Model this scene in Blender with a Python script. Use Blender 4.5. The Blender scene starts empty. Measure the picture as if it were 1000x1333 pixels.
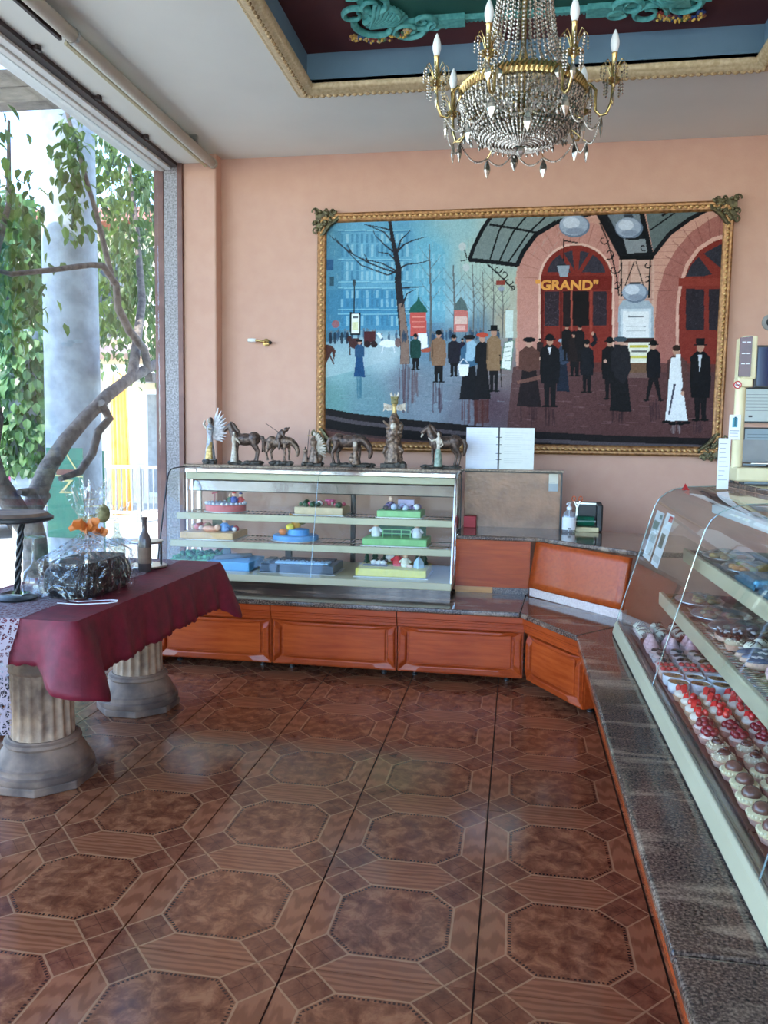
import bpy, bmesh, math, random
from mathutils import Vector, Matrix, Euler
S = bpy.context.scene
COL = S.collection
random.seed(7)
PI = math.pi

# ---------------------------------------------------------------- camera
cam_d = bpy.data.cameras.new('camera'); cam = bpy.data.objects.new('camera', cam_d); COL.objects.link(cam)
cam_d.sensor_fit = 'VERTICAL'; cam_d.sensor_height = 24.0
cam_d.lens = 1033.16 * 24.0 / 1333.0
cam_d.clip_start = 0.02; cam_d.clip_end = 300
_R = Vector((0.98616475, 0.16510297, 0.01483534)); _U = Vector((-0.02987167, 0.08896582, 0.99558664)); _W = Vector((-0.16305447, 0.98225561, -0.09266686))
_m = Matrix((_R, _U, -_W)).transposed().to_4x4(); _m.translation = Vector((0.06745, -1.92465, 1.4023))
cam.matrix_world = _m
S.camera = cam

# ---------------------------------------------------------------- sky, sun, exposure
world = bpy.data.worlds.new('sky'); S.world = world; world.use_nodes = True
wn = world.node_tree.nodes; wl = world.node_tree.links
for n in list(wn): wn.remove(n)
wo = wn.new('ShaderNodeOutputWorld'); wb = wn.new('ShaderNodeBackground'); sky = wn.new('ShaderNodeTexSky')
sky.sky_type = 'NISHITA'; sky.sun_disc = False; sky.sun_elevation = math.radians(60); sky.sun_rotation = math.radians(204)
sky.altitude = 2500; sky.air_density = 1.0; sky.dust_density = 0.0; sky.ozone_density = 1.6
wb.inputs['Strength'].default_value = 0.75
wl.new(sky.outputs[0], wb.inputs['Color']); wl.new(wb.outputs[0], wo.inputs['Surface'])
sun_d = bpy.data.lights.new('sun', 'SUN'); sun_d.energy = 8.0; sun_d.angle = math.radians(0.6); sun_d.color = (1.0, 0.95, 0.87)
sun = bpy.data.objects.new('sun', sun_d); COL.objects.link(sun)
sun.rotation_euler = Vector((0.20, 0.45, -0.87)).to_track_quat('-Z', 'Y').to_euler()
S.view_settings.view_transform = 'Standard'; S.view_settings.look = 'None'; S.view_settings.gamma = 1.0
S.view_settings.use_curve_mapping = False
S.view_settings.exposure = 1.08
S.cycles.max_bounces = 14; S.cycles.diffuse_bounces = 6; S.cycles.glossy_bounces = 6; S.cycles.transmission_bounces = 8
S.cycles.transparent_max_bounces = 32; S.cycles.caustics_reflective = False; S.cycles.caustics_refractive = False
S.cycles.sample_clamp_indirect = 8.0

def portal(loc, rot, sx, sy):
    d = bpy.data.lights.new('daylight_portal', 'AREA'); d.shape = 'RECTANGLE'; d.size = sx; d.size_y = sy; d.cycles.is_portal = True
    o = bpy.data.objects.new('daylight_portal', d); COL.objects.link(o); o.location = loc; o.rotation_euler = rot

# ---------------------------------------------------------------- mesh builder
class MB:
    def __init__(s): s.v = []; s.f = []; s.c = []
    def add(s, vs, fs, c=None):
        b = len(s.v); s.v += [tuple(v) for v in vs]
        for f in fs: s.f.append(tuple(b + i for i in f)); s.c.append(c)
        return s
    def box(s, x0, x1, y0, y1, z0, z1, c=None):
        vs = [(x0,y0,z0),(x1,y0,z0),(x1,y1,z0),(x0,y1,z0),(x0,y0,z1),(x1,y0,z1),(x1,y1,z1),(x0,y1,z1)]
        return s.add(vs, [(0,3,2,1),(4,5,6,7),(0,1,5,4),(1,2,6,5),(2,3,7,6),(3,0,4,7)], c)
    def obox(s, ctr, dim, rot=(0,0,0), c=None):
        m = Euler(rot).to_matrix(); h = [d/2 for d in dim]; o = Vector(ctr)
        vs = [o + m @ Vector((sx*h[0], sy*h[1], sz*h[2])) for sz in (-1,1) for sx, sy in ((-1,-1),(1,-1),(1,1),(-1,1))]
        return s.add(vs, [(0,3,2,1),(4,5,6,7),(0,1,5,4),(1,2,6,5),(2,3,7,6),(3,0,4,7)], c)
    def prism(s, poly, a0, a1, axis='z', c=None):
        n = len(poly)
        def P(p, a):
            return (p[0],p[1],a) if axis == 'z' else ((p[0],a,p[1]) if axis == 'y' else (a,p[0],p[1]))
        vs = [P(p,a0) for p in poly] + [P(p,a1) for p in poly]
        fs = [tuple(range(n-1,-1,-1)), tuple(range(n,2*n))] + [(i,(i+1)%n,n+(i+1)%n,n+i) for i in range(n)]
        return s.add(vs, fs, c)
    def lathe(s, prof, n=24, ctr=(0,0,0), cap=True, c=None, rx=1.0, ry=1.0, rot=None):
        vs = []; fs = []; o = Vector(ctr); m = Euler(rot).to_matrix() if rot else None
        for r, z in prof:
            for k in range(n):
                a = 2*PI*k/n; q = Vector((r*rx*math.cos(a), r*ry*math.sin(a), z)); vs.append(o + (m @ q if m else q))
        for j in range(len(prof)-1):
            for k in range(n): fs.append((j*n+k, j*n+(k+1)%n, (j+1)*n+(k+1)%n, (j+1)*n+k))
        if cap:
            if prof[0][0] > 1e-5: fs.append(tuple(range(n-1,-1,-1)))
            if prof[-1][0] > 1e-5: fs.append(tuple((len(prof)-1)*n+k for k in range(n)))
        return s.add(vs, fs, c)
    def ell(s, ctr, r, n=12, m=8, c=None, rot=None):
        if not isinstance(r, (tuple, list)): r = (r,r,r)
        prof = [(max(1e-6,math.sin(PI*j/m)), -math.cos(PI*j/m)) for j in range(m+1)]
        vs = []; fs = []; o = Vector(ctr); M = Euler(rot).to_matrix() if rot else None
        for q, z in prof:
            for k in range(n):
                a = 2*PI*k/n; w = Vector((r[0]*q*math.cos(a), r[1]*q*math.sin(a), r[2]*z)); vs.append(o + (M @ w if M else w))
        for j in range(m):
            for k in range(n): fs.append((j*n+k, j*n+(k+1)%n, (j+1)*n+(k+1)%n, (j+1)*n+k))
        return s.add(vs, fs, c)
    def tube(s, pts, r, n=8, c=None, closed=False, flat=1.0):
        pts = [Vector(p) for p in pts]; N = len(pts)
        rs = r if isinstance(r, (list, tuple)) else [r]*N
        vs = []; fs = []; nrm = None
        for i, p in enumerate(pts):
            if closed: t = pts[(i+1)%N] - pts[i-1]
            else: t = pts[min(i+1,N-1)] - pts[max(i-1,0)]
            if t.length < 1e-9: t = Vector((0,0,1))
            t.normalize()
            if nrm is None:
                nrm = Vector((0,0,1)) if abs(t.z) < 0.9 else Vector((1,0,0))
            nrm = (nrm - t*nrm.dot(t))
            if nrm.length < 1e-6: nrm = t.orthogonal()
            nrm.normalize(); b = t.cross(nrm)
            for k in range(n):
                a = 2*PI*k/n; vs.append(p + nrm*(rs[i]*math.cos(a)) + b*(rs[i]*flat*math.sin(a)))
        L = N if closed else N-1
        for j in range(L):
            for k in range(n): fs.append((j*n+k, j*n+(k+1)%n, ((j+1)%N)*n+(k+1)%n, ((j+1)%N)*n+k))
        if not closed: fs += [tuple(range(n-1,-1,-1)), tuple((N-1)*n+k for k in range(n))]
        return s.add(vs, fs, c)
    def sweep(s, prof, path, closed=False, c=None):
        # prof: list of (out, up); path: list of (Vector point, Vector out-direction, Vector up-direction)
        n = len(prof); vs = []; fs = []
        for p, o, u in path:
            for a, b in prof: vs.append(Vector(p) + Vector(o)*a + Vector(u)*b)
        N = len(path); L = N if closed else N-1
        for j in range(L):
            for k in range(n): fs.append((j*n+k, j*n+(k+1)%n, ((j+1)%N)*n+(k+1)%n, ((j+1)%N)*n+k))
        if not closed: fs += [tuple(range(n-1,-1,-1)), tuple((N-1)*n+k for k in range(n))]
        return s.add(vs, fs, c)
    def grid(s, nu, nv, fn, c=None, closed_u=False):
        vs = [fn(i/(nu-1 if not closed_u else nu), j/(nv-1)) for j in range(nv) for i in range(nu)]
        fs = [(j*nu+i, j*nu+(i+1)%nu, (j+1)*nu+(i+1)%nu, (j+1)*nu+i) for j in range(nv-1) for i in range(nu if closed_u else nu-1)]
        return s.add(vs, fs, c)
    def xf(s, m):
        s.v = [tuple(m @ Vector(v)) for v in s.v]; return s
    def mesh(s, name, off=Vector((0,0,0)), smooth=None):
        me = bpy.data.meshes.new(name)
        me.from_pydata([tuple(Vector(v)-off) for v in s.v], [], s.f); me.update()
        if any(c is not None for c in s.c):
            ca = me.color_attributes.new('col', 'FLOAT_COLOR', 'CORNER'); i = 0
            for p, c in zip(me.polygons, s.c):
                cc = c or (0.5,0.5,0.5)
                for _ in range(p.loop_total): ca.data[i].color = (cc[0],cc[1],cc[2],1); i += 1
        if smooth is not None:
            for p in me.polygons: p.use_smooth = True
            me.set_sharp_from_angle(angle=math.radians(smooth))
        return me
    def build(s, name, mat, parent=None, smooth=None, bevel=0, seg=2, world=True, sub=0):
        off = wloc(parent) if (parent is not None and world) else Vector((0,0,0))
        me = s.mesh(name, off, smooth)
        o = bpy.data.objects.new(name, me); COL.objects.link(o)
        if mat is not None: me.materials.append(mat)
        if parent is not None: o.parent = parent
        if bevel:
            b = o.modifiers.new('bevel', 'BEVEL'); b.width = bevel; b.segments = seg; b.limit_method = 'ANGLE'; b.angle_limit = math.radians(40)
        if sub:
            b = o.modifiers.new('sub', 'SUBSURF'); b.levels = sub; b.render_levels = sub
        return o
def wloc(o):
    p = Vector((0,0,0))
    while o is not None: p += o.location; o = o.parent
    return p
def thing(name, label, cat, loc=(0,0,0), rotz=0, group=None):
    o = bpy.data.objects.new(name, None); COL.objects.link(o); o.empty_display_size = 0.05
    o.location = loc; o.rotation_euler = (0,0,rotz); o['label'] = label; o['category'] = cat
    if group: o['group'] = group
    return o
def tag(o, label, cat, group=None):
    o['label'] = label; o['category'] = cat
    if group: o['group'] = group
    return o
def struct(o, label=None):
    o['kind'] = 'structure'
    if label: o['label'] = label
    return o
def copy_tree(o, parent=None):
    c = o.copy(); COL.objects.link(c); c.parent = parent
    for ch in list(o.children): copy_tree(ch, c)
    return c
def inst(name, me, parent, loc, rot=(0,0,0), sc=(1,1,1), world=True):
    o = bpy.data.objects.new(name, me); COL.objects.link(o); o.parent = parent
    o.location = Vector(loc) - (wloc(parent) if (parent is not None and world) else Vector((0,0,0)))
    o.rotation_euler = rot; o.scale = sc if isinstance(sc, (tuple, list)) else (sc,sc,sc)
    return o

# ---------------------------------------------------------------- materials
def lin(c):
    return tuple((x/12.92 if x <= 0.04045 else ((x+0.055)/1.055)**2.4) for x in (v/255 for v in c))
def newmat(name):
    m = bpy.data.materials.new(name); m.use_nodes = True; nt = m.node_tree
    return m, nt, nt.nodes['Principled BSDF']
def N(nt, t, **kw):
    n = nt.nodes.new(t)
    for k, v in kw.items(): setattr(n, k, v)
    return n
def ramp(nt, stops):
    r = N(nt, 'ShaderNodeValToRGB'); e = r.color_ramp.elements
    while len(e) < len(stops): e.new(0.5)
    for k, (p, c) in enumerate(stops): e[k].position = p; e[k].color = (*c, 1)
    return r
def pmat(name, c1, c2=None, rough=0.5, metal=0.0, scale=8.0, bump=0.0, bscale=None, detail=4.0, stretch=(1,1,1), spec=None, coat=0.0, sheen=0.0, coords='Object', lo=0.35, hi=0.65):
    m, nt, b = newmat(name)
    c1 = lin(c1); c2 = lin(c2) if c2 else tuple(x*0.85 for x in c1)
    tc = N(nt, 'ShaderNodeTexCoord'); mp = N(nt, 'ShaderNodeMapping'); mp.inputs['Scale'].default_value = stretch
    nt.links.new(tc.outputs[coords], mp.inputs[0])
    nz = N(nt, 'ShaderNodeTexNoise'); nz.inputs['Scale'].default_value = scale; nz.inputs['Detail'].default_value = detail
    nt.links.new(mp.outputs[0], nz.inputs['Vector'])
    r = ramp(nt, [(lo, c1), (hi, c2)]); nt.links.new(nz.outputs[0], r.inputs[0]); nt.links.new(r.outputs[0], b.inputs['Base Color'])
    b.inputs['Roughness'].default_value = rough; b.inputs['Metallic'].default_value = metal
    if spec is not None: b.inputs['Specular IOR Level'].default_value = spec
    if coat: b.inputs['Coat Weight'].default_value = coat; b.inputs['Coat Roughness'].default_value = 0.08
    if sheen: b.inputs['Sheen Weight'].default_value = sheen
    if bump:
        n2 = N(nt, 'ShaderNodeTexNoise'); n2.inputs['Scale'].default_value = bscale or scale*4; n2.inputs['Detail'].default_value = 5
        nt.links.new(mp.outputs[0], n2.inputs['Vector'])
        bp = N(nt, 'ShaderNodeBump'); bp.inputs['Strength'].default_value = bump; bp.inputs['Distance'].default_value = 0.01
        nt.links.new(n2.outputs[0], bp.inputs['Height']); nt.links.new(bp.outputs[0], b.inputs['Normal'])
    return m
def vcol(name, rough=0.6, metal=0.0, noise=0.12, nscale=30.0, bump=0.0, coat=0.0, spec=0.5):
    # colours carried by the mesh (paint, print, moulded resin) with a little procedural mottling
    m, nt, b = newmat(name)
    at = N(nt, 'ShaderNodeAttribute', attribute_name='col'); tc = N(nt, 'ShaderNodeTexCoord')
    nz = N(nt, 'ShaderNodeTexNoise'); nz.inputs['Scale'].default_value = nscale; nz.inputs['Detail'].default_value = 4
    nt.links.new(tc.outputs['Object'], nz.inputs['Vector'])
    mr = N(nt, 'ShaderNodeMapRange'); mr.inputs['From Min'].default_value = 0.3; mr.inputs['From Max'].default_value = 0.7
    mr.inputs['To Min'].default_value = 1-noise; mr.inputs['To Max'].default_value = 1+noise
    nt.links.new(nz.outputs[0], mr.inputs[0])
    mx = N(nt, 'ShaderNodeMix', data_type='RGBA', blend_type='MULTIPLY'); mx.inputs[0].default_value = 1.0
    nt.links.new(at.outputs['Color'], mx.inputs[6]); nt.links.new(mr.outputs[0], mx.inputs[7])
    nt.links.new(mx.outputs[2], b.inputs['Base Color'])
    b.inputs['Roughness'].default_value = rough; b.inputs['Metallic'].default_value = metal
    b.inputs['Specular IOR Level'].default_value = spec
    if coat: b.inputs['Coat Weight'].default_value = coat
    if bump:
        bp = N(nt, 'ShaderNodeBump'); bp.inputs['Strength'].default_value = bump; bp.inputs['Distance'].default_value = 0.004
        nt.links.new(nz.outputs[0], bp.inputs['Height']); nt.links.new(bp.outputs[0], b.inputs['Normal'])
    return m
def glassmat(name, tint=(1,1,1), rough=0.02, refl=1.0, base=0.04, haze=0.0, hazecol=(0.9,0.95,1.0), crinkle=0.0):
    # thin sheet glass or film: mostly straight-through with a Fresnel reflection
    m, nt, b = newmat(name); nt.nodes.remove(b); out = nt.nodes['Material Output']
    tr = N(nt, 'ShaderNodeBsdfTransparent'); tr.inputs[0].default_value = (*tint, 1)
    gl = N(nt, 'ShaderNodeBsdfGlossy'); gl.inputs['Roughness'].default_value = rough
    fr = N(nt, 'ShaderNodeLayerWeight'); fr.inputs['Blend'].default_value = 0.5
    pw = N(nt, 'ShaderNodeMath', operation='POWER'); pw.inputs[1].default_value = 5.0; nt.links.new(fr.outputs['Facing'], pw.inputs[0])
    mu = N(nt, 'ShaderNodeMath', operation='MULTIPLY_ADD'); mu.inputs[1].default_value = 0.9*refl; mu.inputs[2].default_value = base
    mu.use_clamp = True
    nt.links.new(pw.outputs[0], mu.inputs[0])
    mx = N(nt, 'ShaderNodeMixShader'); nt.links.new(mu.outputs[0], mx.inputs[0]); nt.links.new(tr.outputs[0], mx.inputs[1]); nt.links.new(gl.outputs[0], mx.inputs[2])
    last = mx
    if crinkle:
        tc = N(nt, 'ShaderNodeTexCoord'); vo = N(nt, 'ShaderNodeTexVoronoi', feature='DISTANCE_TO_EDGE'); vo.inputs['Scale'].default_value = 16
        nz = N(nt, 'ShaderNodeTexNoise'); nz.inputs['Scale'].default_value = 9; nt.links.new(tc.outputs['Object'], nz.inputs['Vector'])
        va = N(nt, 'ShaderNodeVectorMath', operation='ADD'); nt.links.new(tc.outputs['Object'], va.inputs[0])
        vs_ = N(nt, 'ShaderNodeVectorMath', operation='SCALE'); vs_.inputs['Scale'].default_value = 0.12; nt.links.new(nz.outputs['Color'], vs_.inputs[0]); nt.links.new(vs_.outputs[0], va.inputs[1]); nt.links.new(va.outputs[0], vo.inputs['Vector'])
        bp = N(nt, 'ShaderNodeBump'); bp.inputs['Strength'].default_value = crinkle; bp.inputs['Distance'].default_value = 0.03
        nt.links.new(vo.outputs['Distance'], bp.inputs['Height']); nt.links.new(bp.outputs[0], gl.inputs['Normal']); nt.links.new(bp.outputs[0], fr.inputs['Normal'])
    if haze:
        df = N(nt, 'ShaderNodeBsdfDiffuse'); df.inputs[0].default_value = (*hazecol, 1)
        m2 = N(nt, 'ShaderNodeMixShader'); m2.inputs[0].default_value = haze
        nt.links.new(mx.outputs[0], m2.inputs[1]); nt.links.new(df.outputs[0], m2.inputs[2]); last = m2
    nt.links.new(last.outputs[0], out.inputs[0])
    return m
def woodmat(name, c1, c2, scale=6.0, axis=0, rough=0.3, coat=0.3, dist=3.0):
    m, nt, b = newmat(name); c1 = lin(c1); c2 = lin(c2)
    tc = N(nt, 'ShaderNodeTexCoord'); mp = N(nt, 'ShaderNodeMapping')
    st = [9.0, 9.0, 9.0]; st[axis] = 0.9; mp.inputs['Scale'].default_value = st
    nt.links.new(tc.outputs['Object'], mp.inputs[0])
    nz = N(nt, 'ShaderNodeTexNoise'); nz.inputs['Scale'].default_value = scale; nz.inputs['Detail'].default_value = 6; nz.inputs['Distortion'].default_value = 0.6
    nt.links.new(mp.outputs[0], nz.inputs['Vector'])
    n2 = N(nt, 'ShaderNodeTexNoise'); n2.inputs['Scale'].default_value = 1.6; nt.links.new(tc.outputs['Object'], n2.inputs['Vector'])
    mx = N(nt, 'ShaderNodeMath', operation='MULTIPLY_ADD'); mx.inputs[1].default_value = 0.45; nt.links.new(n2.outputs[0], mx.inputs[0]); 
    m3 = N(nt, 'ShaderNodeMath', operation='MULTIPLY'); m3.inputs[1].default_value = 0.6; nt.links.new(nz.outputs[0], m3.inputs[0]); nt.links.new(m3.outputs[0], mx.inputs[2])
    r = ramp(nt, [(0.36, c2), (0.64, c1)]); nt.links.new(mx.outputs[0], r.inputs[0]); nt.links.new(r.outputs[0], b.inputs['Base Color'])
    b.inputs['Roughness'].default_value = rough; b.inputs['Specular IOR Level'].default_value = 0.28; b.inputs['Coat Weight'].default_value = coat; b.inputs['Coat Roughness'].default_value = 0.12
    return m
M = {}
M['plaster'] = pmat('pink_plaster', (206,164,145), (202,159,140), rough=0.85, scale=9.0, bump=0.10, bscale=80, detail=8)
M['ceil'] = pmat('ceiling_paint', (226,226,218), (221,221,213), rough=0.9, scale=2.0)
M['cherry'] = woodmat('cherry_veneer', (182,80,34), (152,58,22), axis=0, rough=0.22, coat=0.0)
M['cherry_y'] = woodmat('cherry_veneer_long', (182,80,34), (152,58,22), axis=1, rough=0.22, coat=0.0)
M['cream'] = pmat('cream_enamel', (192,184,153), (185,177,146), rough=0.45, scale=4)
M['steel'] = pmat('brushed_steel', (190,190,186), (170,170,168), rough=0.28, metal=1.0, scale=3, stretch=(1,1,40))
M['chrome'] = pmat('chrome', (225,225,225), (215,215,215), rough=0.08, metal=1.0)
M['mirror'] = pmat('mirror', (220,222,220), (214,216,214), rough=0.03, metal=1.0)
M['dark'] = pmat('black_plastic', (26,26,28), (34,34,36), rough=0.4)
M['brownmetal'] = pmat('brown_aluminium', (120,86,78), (108,76,70), rough=0.45, metal=0.3, scale=12)
M['darkbrown'] = pmat('dark_brown_track', (62,46,44), (52,40,38), rough=0.5, scale=12)
M['glass'] = glassmat('clear_glass', (0.96,0.985,0.975))
M['shopglass'] = glassmat('window_glass', (0.93,0.97,0.98), base=0.05)
M['whitepaint'] = pmat('white_paint', (230,230,226), (222,222,220), rough=0.6)
M['paper'] = pmat('white_paper', (238,238,240), (230,230,234), rough=0.8, scale=3)
M['gold'] = pmat('gold_leaf', (190,150,90), (120,88,48), rough=0.4, metal=0.75, scale=60)
M['brass'] = pmat('polished_brass', (206,180,124), (184,154,96), rough=0.26, metal=0.9, scale=20)

# ---------------------------------------------------------------- granite and glazed tile
def granite():
    m, nt, b = newmat('polished_granite'); tc = N(nt, 'ShaderNodeTexCoord')
    v1 = N(nt, 'ShaderNodeTexNoise'); v1.inputs['Scale'].default_value = 150; v1.inputs['Detail'].default_value = 3
    v2 = N(nt, 'ShaderNodeTexNoise'); v2.inputs['Scale'].default_value = 7; v2.inputs['Detail'].default_value = 7; v2.inputs['Distortion'].default_value = 0.8
    mp = N(nt, 'ShaderNodeMapping'); mp.inputs['Rotation'].default_value = (0,0,0.5); mp.inputs['Scale'].default_value = (0.35,1.6,1)
    nt.links.new(tc.outputs['Object'], mp.inputs[0]); nt.links.new(tc.outputs['Object'], v1.inputs['Vector']); nt.links.new(mp.outputs[0], v2.inputs['Vector'])
    r1 = ramp(nt, [(0.34, lin((44,34,30))), (0.5, lin((88,70,60))), (0.66, lin((134,112,96)))]); nt.links.new(v1.outputs[0], r1.inputs[0])
    r2 = ramp(nt, [(0.52, (0,0,0)), (0.64, (1,1,1))]); nt.links.new(v2.outputs[0], r2.inputs[0])
    mx = N(nt, 'ShaderNodeMix', data_type='RGBA'); 
    ml = N(nt, 'ShaderNodeMath', operation='MULTIPLY'); nt.links.new(r2.outputs[0], ml.inputs[0])
    nt.links.new(v1.outputs[0], ml.inputs[1]); nt.links.new(ml.outputs[0], mx.inputs[0])
    nt.links.new(r1.outputs[0], mx.inputs[6]); mx.inputs[7].default_value = (*lin((186,158,132)),1)
    nt.links.new(mx.outputs[2], b.inputs['Base Color']); b.inputs['Roughness'].default_value = 0.09; b.inputs['Specular IOR Level'].default_value = 0.5
    return m
M['granite'] = granite()
M['granite_grey'] = pmat('grey_granite_jamb', (176,170,172), (120,114,116), rough=0.4, scale=75, detail=3)

def tilemat():
    m, nt, b = newmat('glazed_floor_tile'); L = nt.links
    tc = N(nt, 'ShaderNodeTexCoord'); oi = N(nt, 'ShaderNodeObjectInfo'); sp = N(nt, 'ShaderNodeSeparateXYZ'); L.new(tc.outputs['Object'], sp.inputs[0])
    def mth(op, a, bb=None, cc=None):
        n = N(nt, 'ShaderNodeMath', operation=op)
        for i, q in enumerate((a, bb, cc)):
            if q is None: continue
            if isinstance(q, (int, float)): n.inputs[i].default_value = q
            else: L.new(q, n.inputs[i])
        return n.outputs[0]
    A = 0.155; TL = 0.5
    u = mth('SUBTRACT', 0.5, mth('DIVIDE', mth('ABSOLUTE', sp.outputs[0]), TL))
    v = mth('SUBTRACT', 0.5, mth('DIVIDE', mth('ABSOLUTE', sp.outputs[1]), TL))
    s = mth('ADD', u, v); d = mth('ABSOLUTE', mth('SUBTRACT', u, v)); mn = mth('MINIMUM', u, v)
    lt = lambda a, x: mth('LESS_THAN', a, x)
    gt = lambda a, x: mth('GREATER_THAN', a, x)
    corner = lt(s, A)
    inband = lt(d, A)
    diamond = mth('MULTIPLY', mth('MULTIPLY', gt(s, A), lt(s, 3*A)), inband)
    octa = mth('MULTIPLY', gt(mn, A), gt(s, 3*A))
    # pale printed lines
    W = 0.0065
    near = lambda x, c, w: lt(mth('ABSOLUTE', mth('SUBTRACT', x, c)), w)
    l1 = near(s, A, W*1.2)
    l2 = mth('MULTIPLY', near(s, 3*A, W*1.3), lt(d, A+W))
    l3 = mth('MULTIPLY', near(d, A, W*1.3), mth('MULTIPLY', gt(s, A), lt(s, 3*A)))
    l4 = mth('MULTIPLY', near(mn, A, W), gt(s, 3*A-W))
    line = mth('MAXIMUM', mth('MAXIMUM', l1, l2), mth('MAXIMUM', l3, l4))
    # beaded border just inside the octagon
    e1 = mth('SUBTRACT', mn, A); e2 = mth('MULTIPLY', mth('SUBTRACT', s, 3*A), 0.707); ed = mth('MINIMUM', e1, e2)
    band = mth('MULTIPLY', octa, near(ed, 0.020, 0.008))
    diag = lt(e2, e1); 
    along = mth('ADD', mth('MULTIPLY', diag, mth('MULTIPLY', mth('SUBTRACT', u, v), 0.707)), mth('MULTIPLY', mth('SUBTRACT', 1.0, diag), mth('MAXIMUM', u, v)))
    dots = gt(mth('SINE', mth('MULTIPLY', along, 2*PI*42)), -0.1)
    bead = mth('MULTIPLY', band, dots)
    # cross lines inside each small square
    x1 = mth('MULTIPLY', near(s, 2*A, 0.0035), diamond); x2 = mth('MULTIPLY', lt(d, 0.0035), diamond)
    thin = mth('MAXIMUM', x1, x2)
    # noises, shifted per tile
    vm = N(nt, 'ShaderNodeVectorMath', operation='ADD'); L.new(tc.outputs['Object'], vm.inputs[0]); L.new(oi.outputs['Location'], vm.inputs[1])
    nb = N(nt, 'ShaderNodeTexNoise'); nb.inputs['Scale'].default_value = 17; nb.inputs['Detail'].default_value = 9; nb.inputs['Roughness'].default_value = 0.68; nb.inputs['Distortion'].default_value = 0.5; L.new(vm.outputs[0], nb.inputs['Vector'])
    burl = ramp(nt, [(0.36, lin((100,54,36))), (0.5, lin((132,78,52))), (0.64, lin((166,108,74)))]); L.new(nb.outputs[0], burl.inputs[0])
    horiz = lt(v, u)      # wood strips run along the nearest edge
    def wood(scx, scy):
        mp = N(nt, 'ShaderNodeMapping'); mp.inputs['Scale'].default_value = (scx, scy, 1); L.new(vm.outputs[0], mp.inputs[0])
        w = N(nt, 'ShaderNodeTexWave', wave_type='RINGS'); w.inputs['Scale'].default_value = 1.3; w.inputs['Distortion'].default_value = 7; w.inputs['Detail'].default_value = 3; w.inputs['Detail Scale'].default_value = 1.6; L.new(mp.outputs[0], w.inputs['Vector'])
        return w.outputs[1]
    wv = N(nt, 'ShaderNodeMix', data_type='FLOAT'); L.new(horiz, wv.inputs[0]); L.new(wood(11,2.4), wv.inputs[2]); L.new(wood(2.4,11), wv.inputs[3])
    wr = ramp(nt, [(0.15, lin((132,78,52))), (0.75, lin((154,96,66)))]); L.new(wv.outputs[0], wr.inputs[0])
    dr = ramp(nt, [(0.36, lin((98,52,36))), (0.62, lin((140,84,58)))]); L.new(nb.outputs[0], dr.inputs[0])
    def mixc(f, a, bb):
        n = N(nt, 'ShaderNodeMix', data_type='RGBA'); L.new(f, n.inputs[0])
        for i, q in ((6,a),(7,bb)):
            if isinstance(q, tuple): n.inputs[i].default_value = (*q,1)
            else: L.new(q, n.inputs[i])
        return n.outputs[2]
    c = mixc(octa, wr.outputs[0], burl.outputs[0])
    c = mixc(mth('MAXIMUM', diamond, corner), c, dr.outputs[0])
    c = mixc(mth('MULTIPLY', thin, 0.6), c, lin((70,40,30)))
    c = mixc(bead, c, lin((62,38,30)))
    c = mixc(mth('MULTIPLY', line, 0.62), c, lin((186,138,100)))
    hv = N(nt, 'ShaderNodeHueSaturation'); L.new(c, hv.inputs['Color'])
    rv = N(nt, 'ShaderNodeMapRange'); rv.inputs['To Min'].default_value = 0.9; rv.inputs['To Max'].default_value = 1.08; L.new(oi.outputs['Random'], rv.inputs[0]); L.new(rv.outputs[0], hv.inputs['Value'])
    L.new(hv.outputs[0], b.inputs['Base Color'])
    rr = N(nt, 'ShaderNodeMapRange'); rr.inputs['To Min'].default_value = 0.08; rr.inputs['To Max'].default_value = 0.18; L.new(nb.outputs[0], rr.inputs[0]); L.new(rr.outputs[0], b.inputs['Roughness'])
    bp = N(nt, 'ShaderNodeBump'); bp.inputs['Strength'].default_value = 0.08; bp.inputs['Distance'].default_value = 0.003; L.new(nb.outputs[0], bp.inputs['Height']); L.new(bp.outputs[0], b.inputs['Normal'])
    return m
M['tile'] = tilemat()
M['grout'] = pmat('dark_grout', (64,44,34), (50,36,30), rough=0.85, scale=40)

# ---------------------------------------------------------------- room shell
XW = -2.57      # shop window side
YW = 4.0        # wall with the painting
ZC = 3.48
YB = -4.2; XR = 4.2
fl = MB().box(-2.62, XR, YB, YW, -0.10, -0.006).build('floor', M['grout']); struct(fl, 'brown patterned ceramic tile floor')
tm = MB()
tm.box(-0.2474, 0.2474, -0.2490, 0.2490, -0.008, 0.0)
tme = tm.mesh('floor_tile'); tme.materials.append(M['tile'])
for i in range(-5, 2):
    for j in range(-8, 8):
        if i >= 1: continue
        inst('floor_tile', tme, fl, (i*0.5+0.25, j*0.5+0.25, 0))
me2 = MB().box(-0.045, 0.045, -0.2488, 0.2488, -0.008, 0.0).mesh('floor_tile_strip'); me2.materials.append(M['tile'])
for j in range(-8, 8): inst('floor_tile_strip', me2, fl, (0.549, j*0.5+0.25, 0))
me3 = MB().box(-0.018, 0.018, -0.2488, 0.2488, -0.008, 0.0).mesh('floor_tile_strip'); me3.materials.append(M['tile'])
for j in range(-8, 8): inst('floor_tile_strip', me3, fl, (-2.522, j*0.5+0.25, 0))

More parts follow.
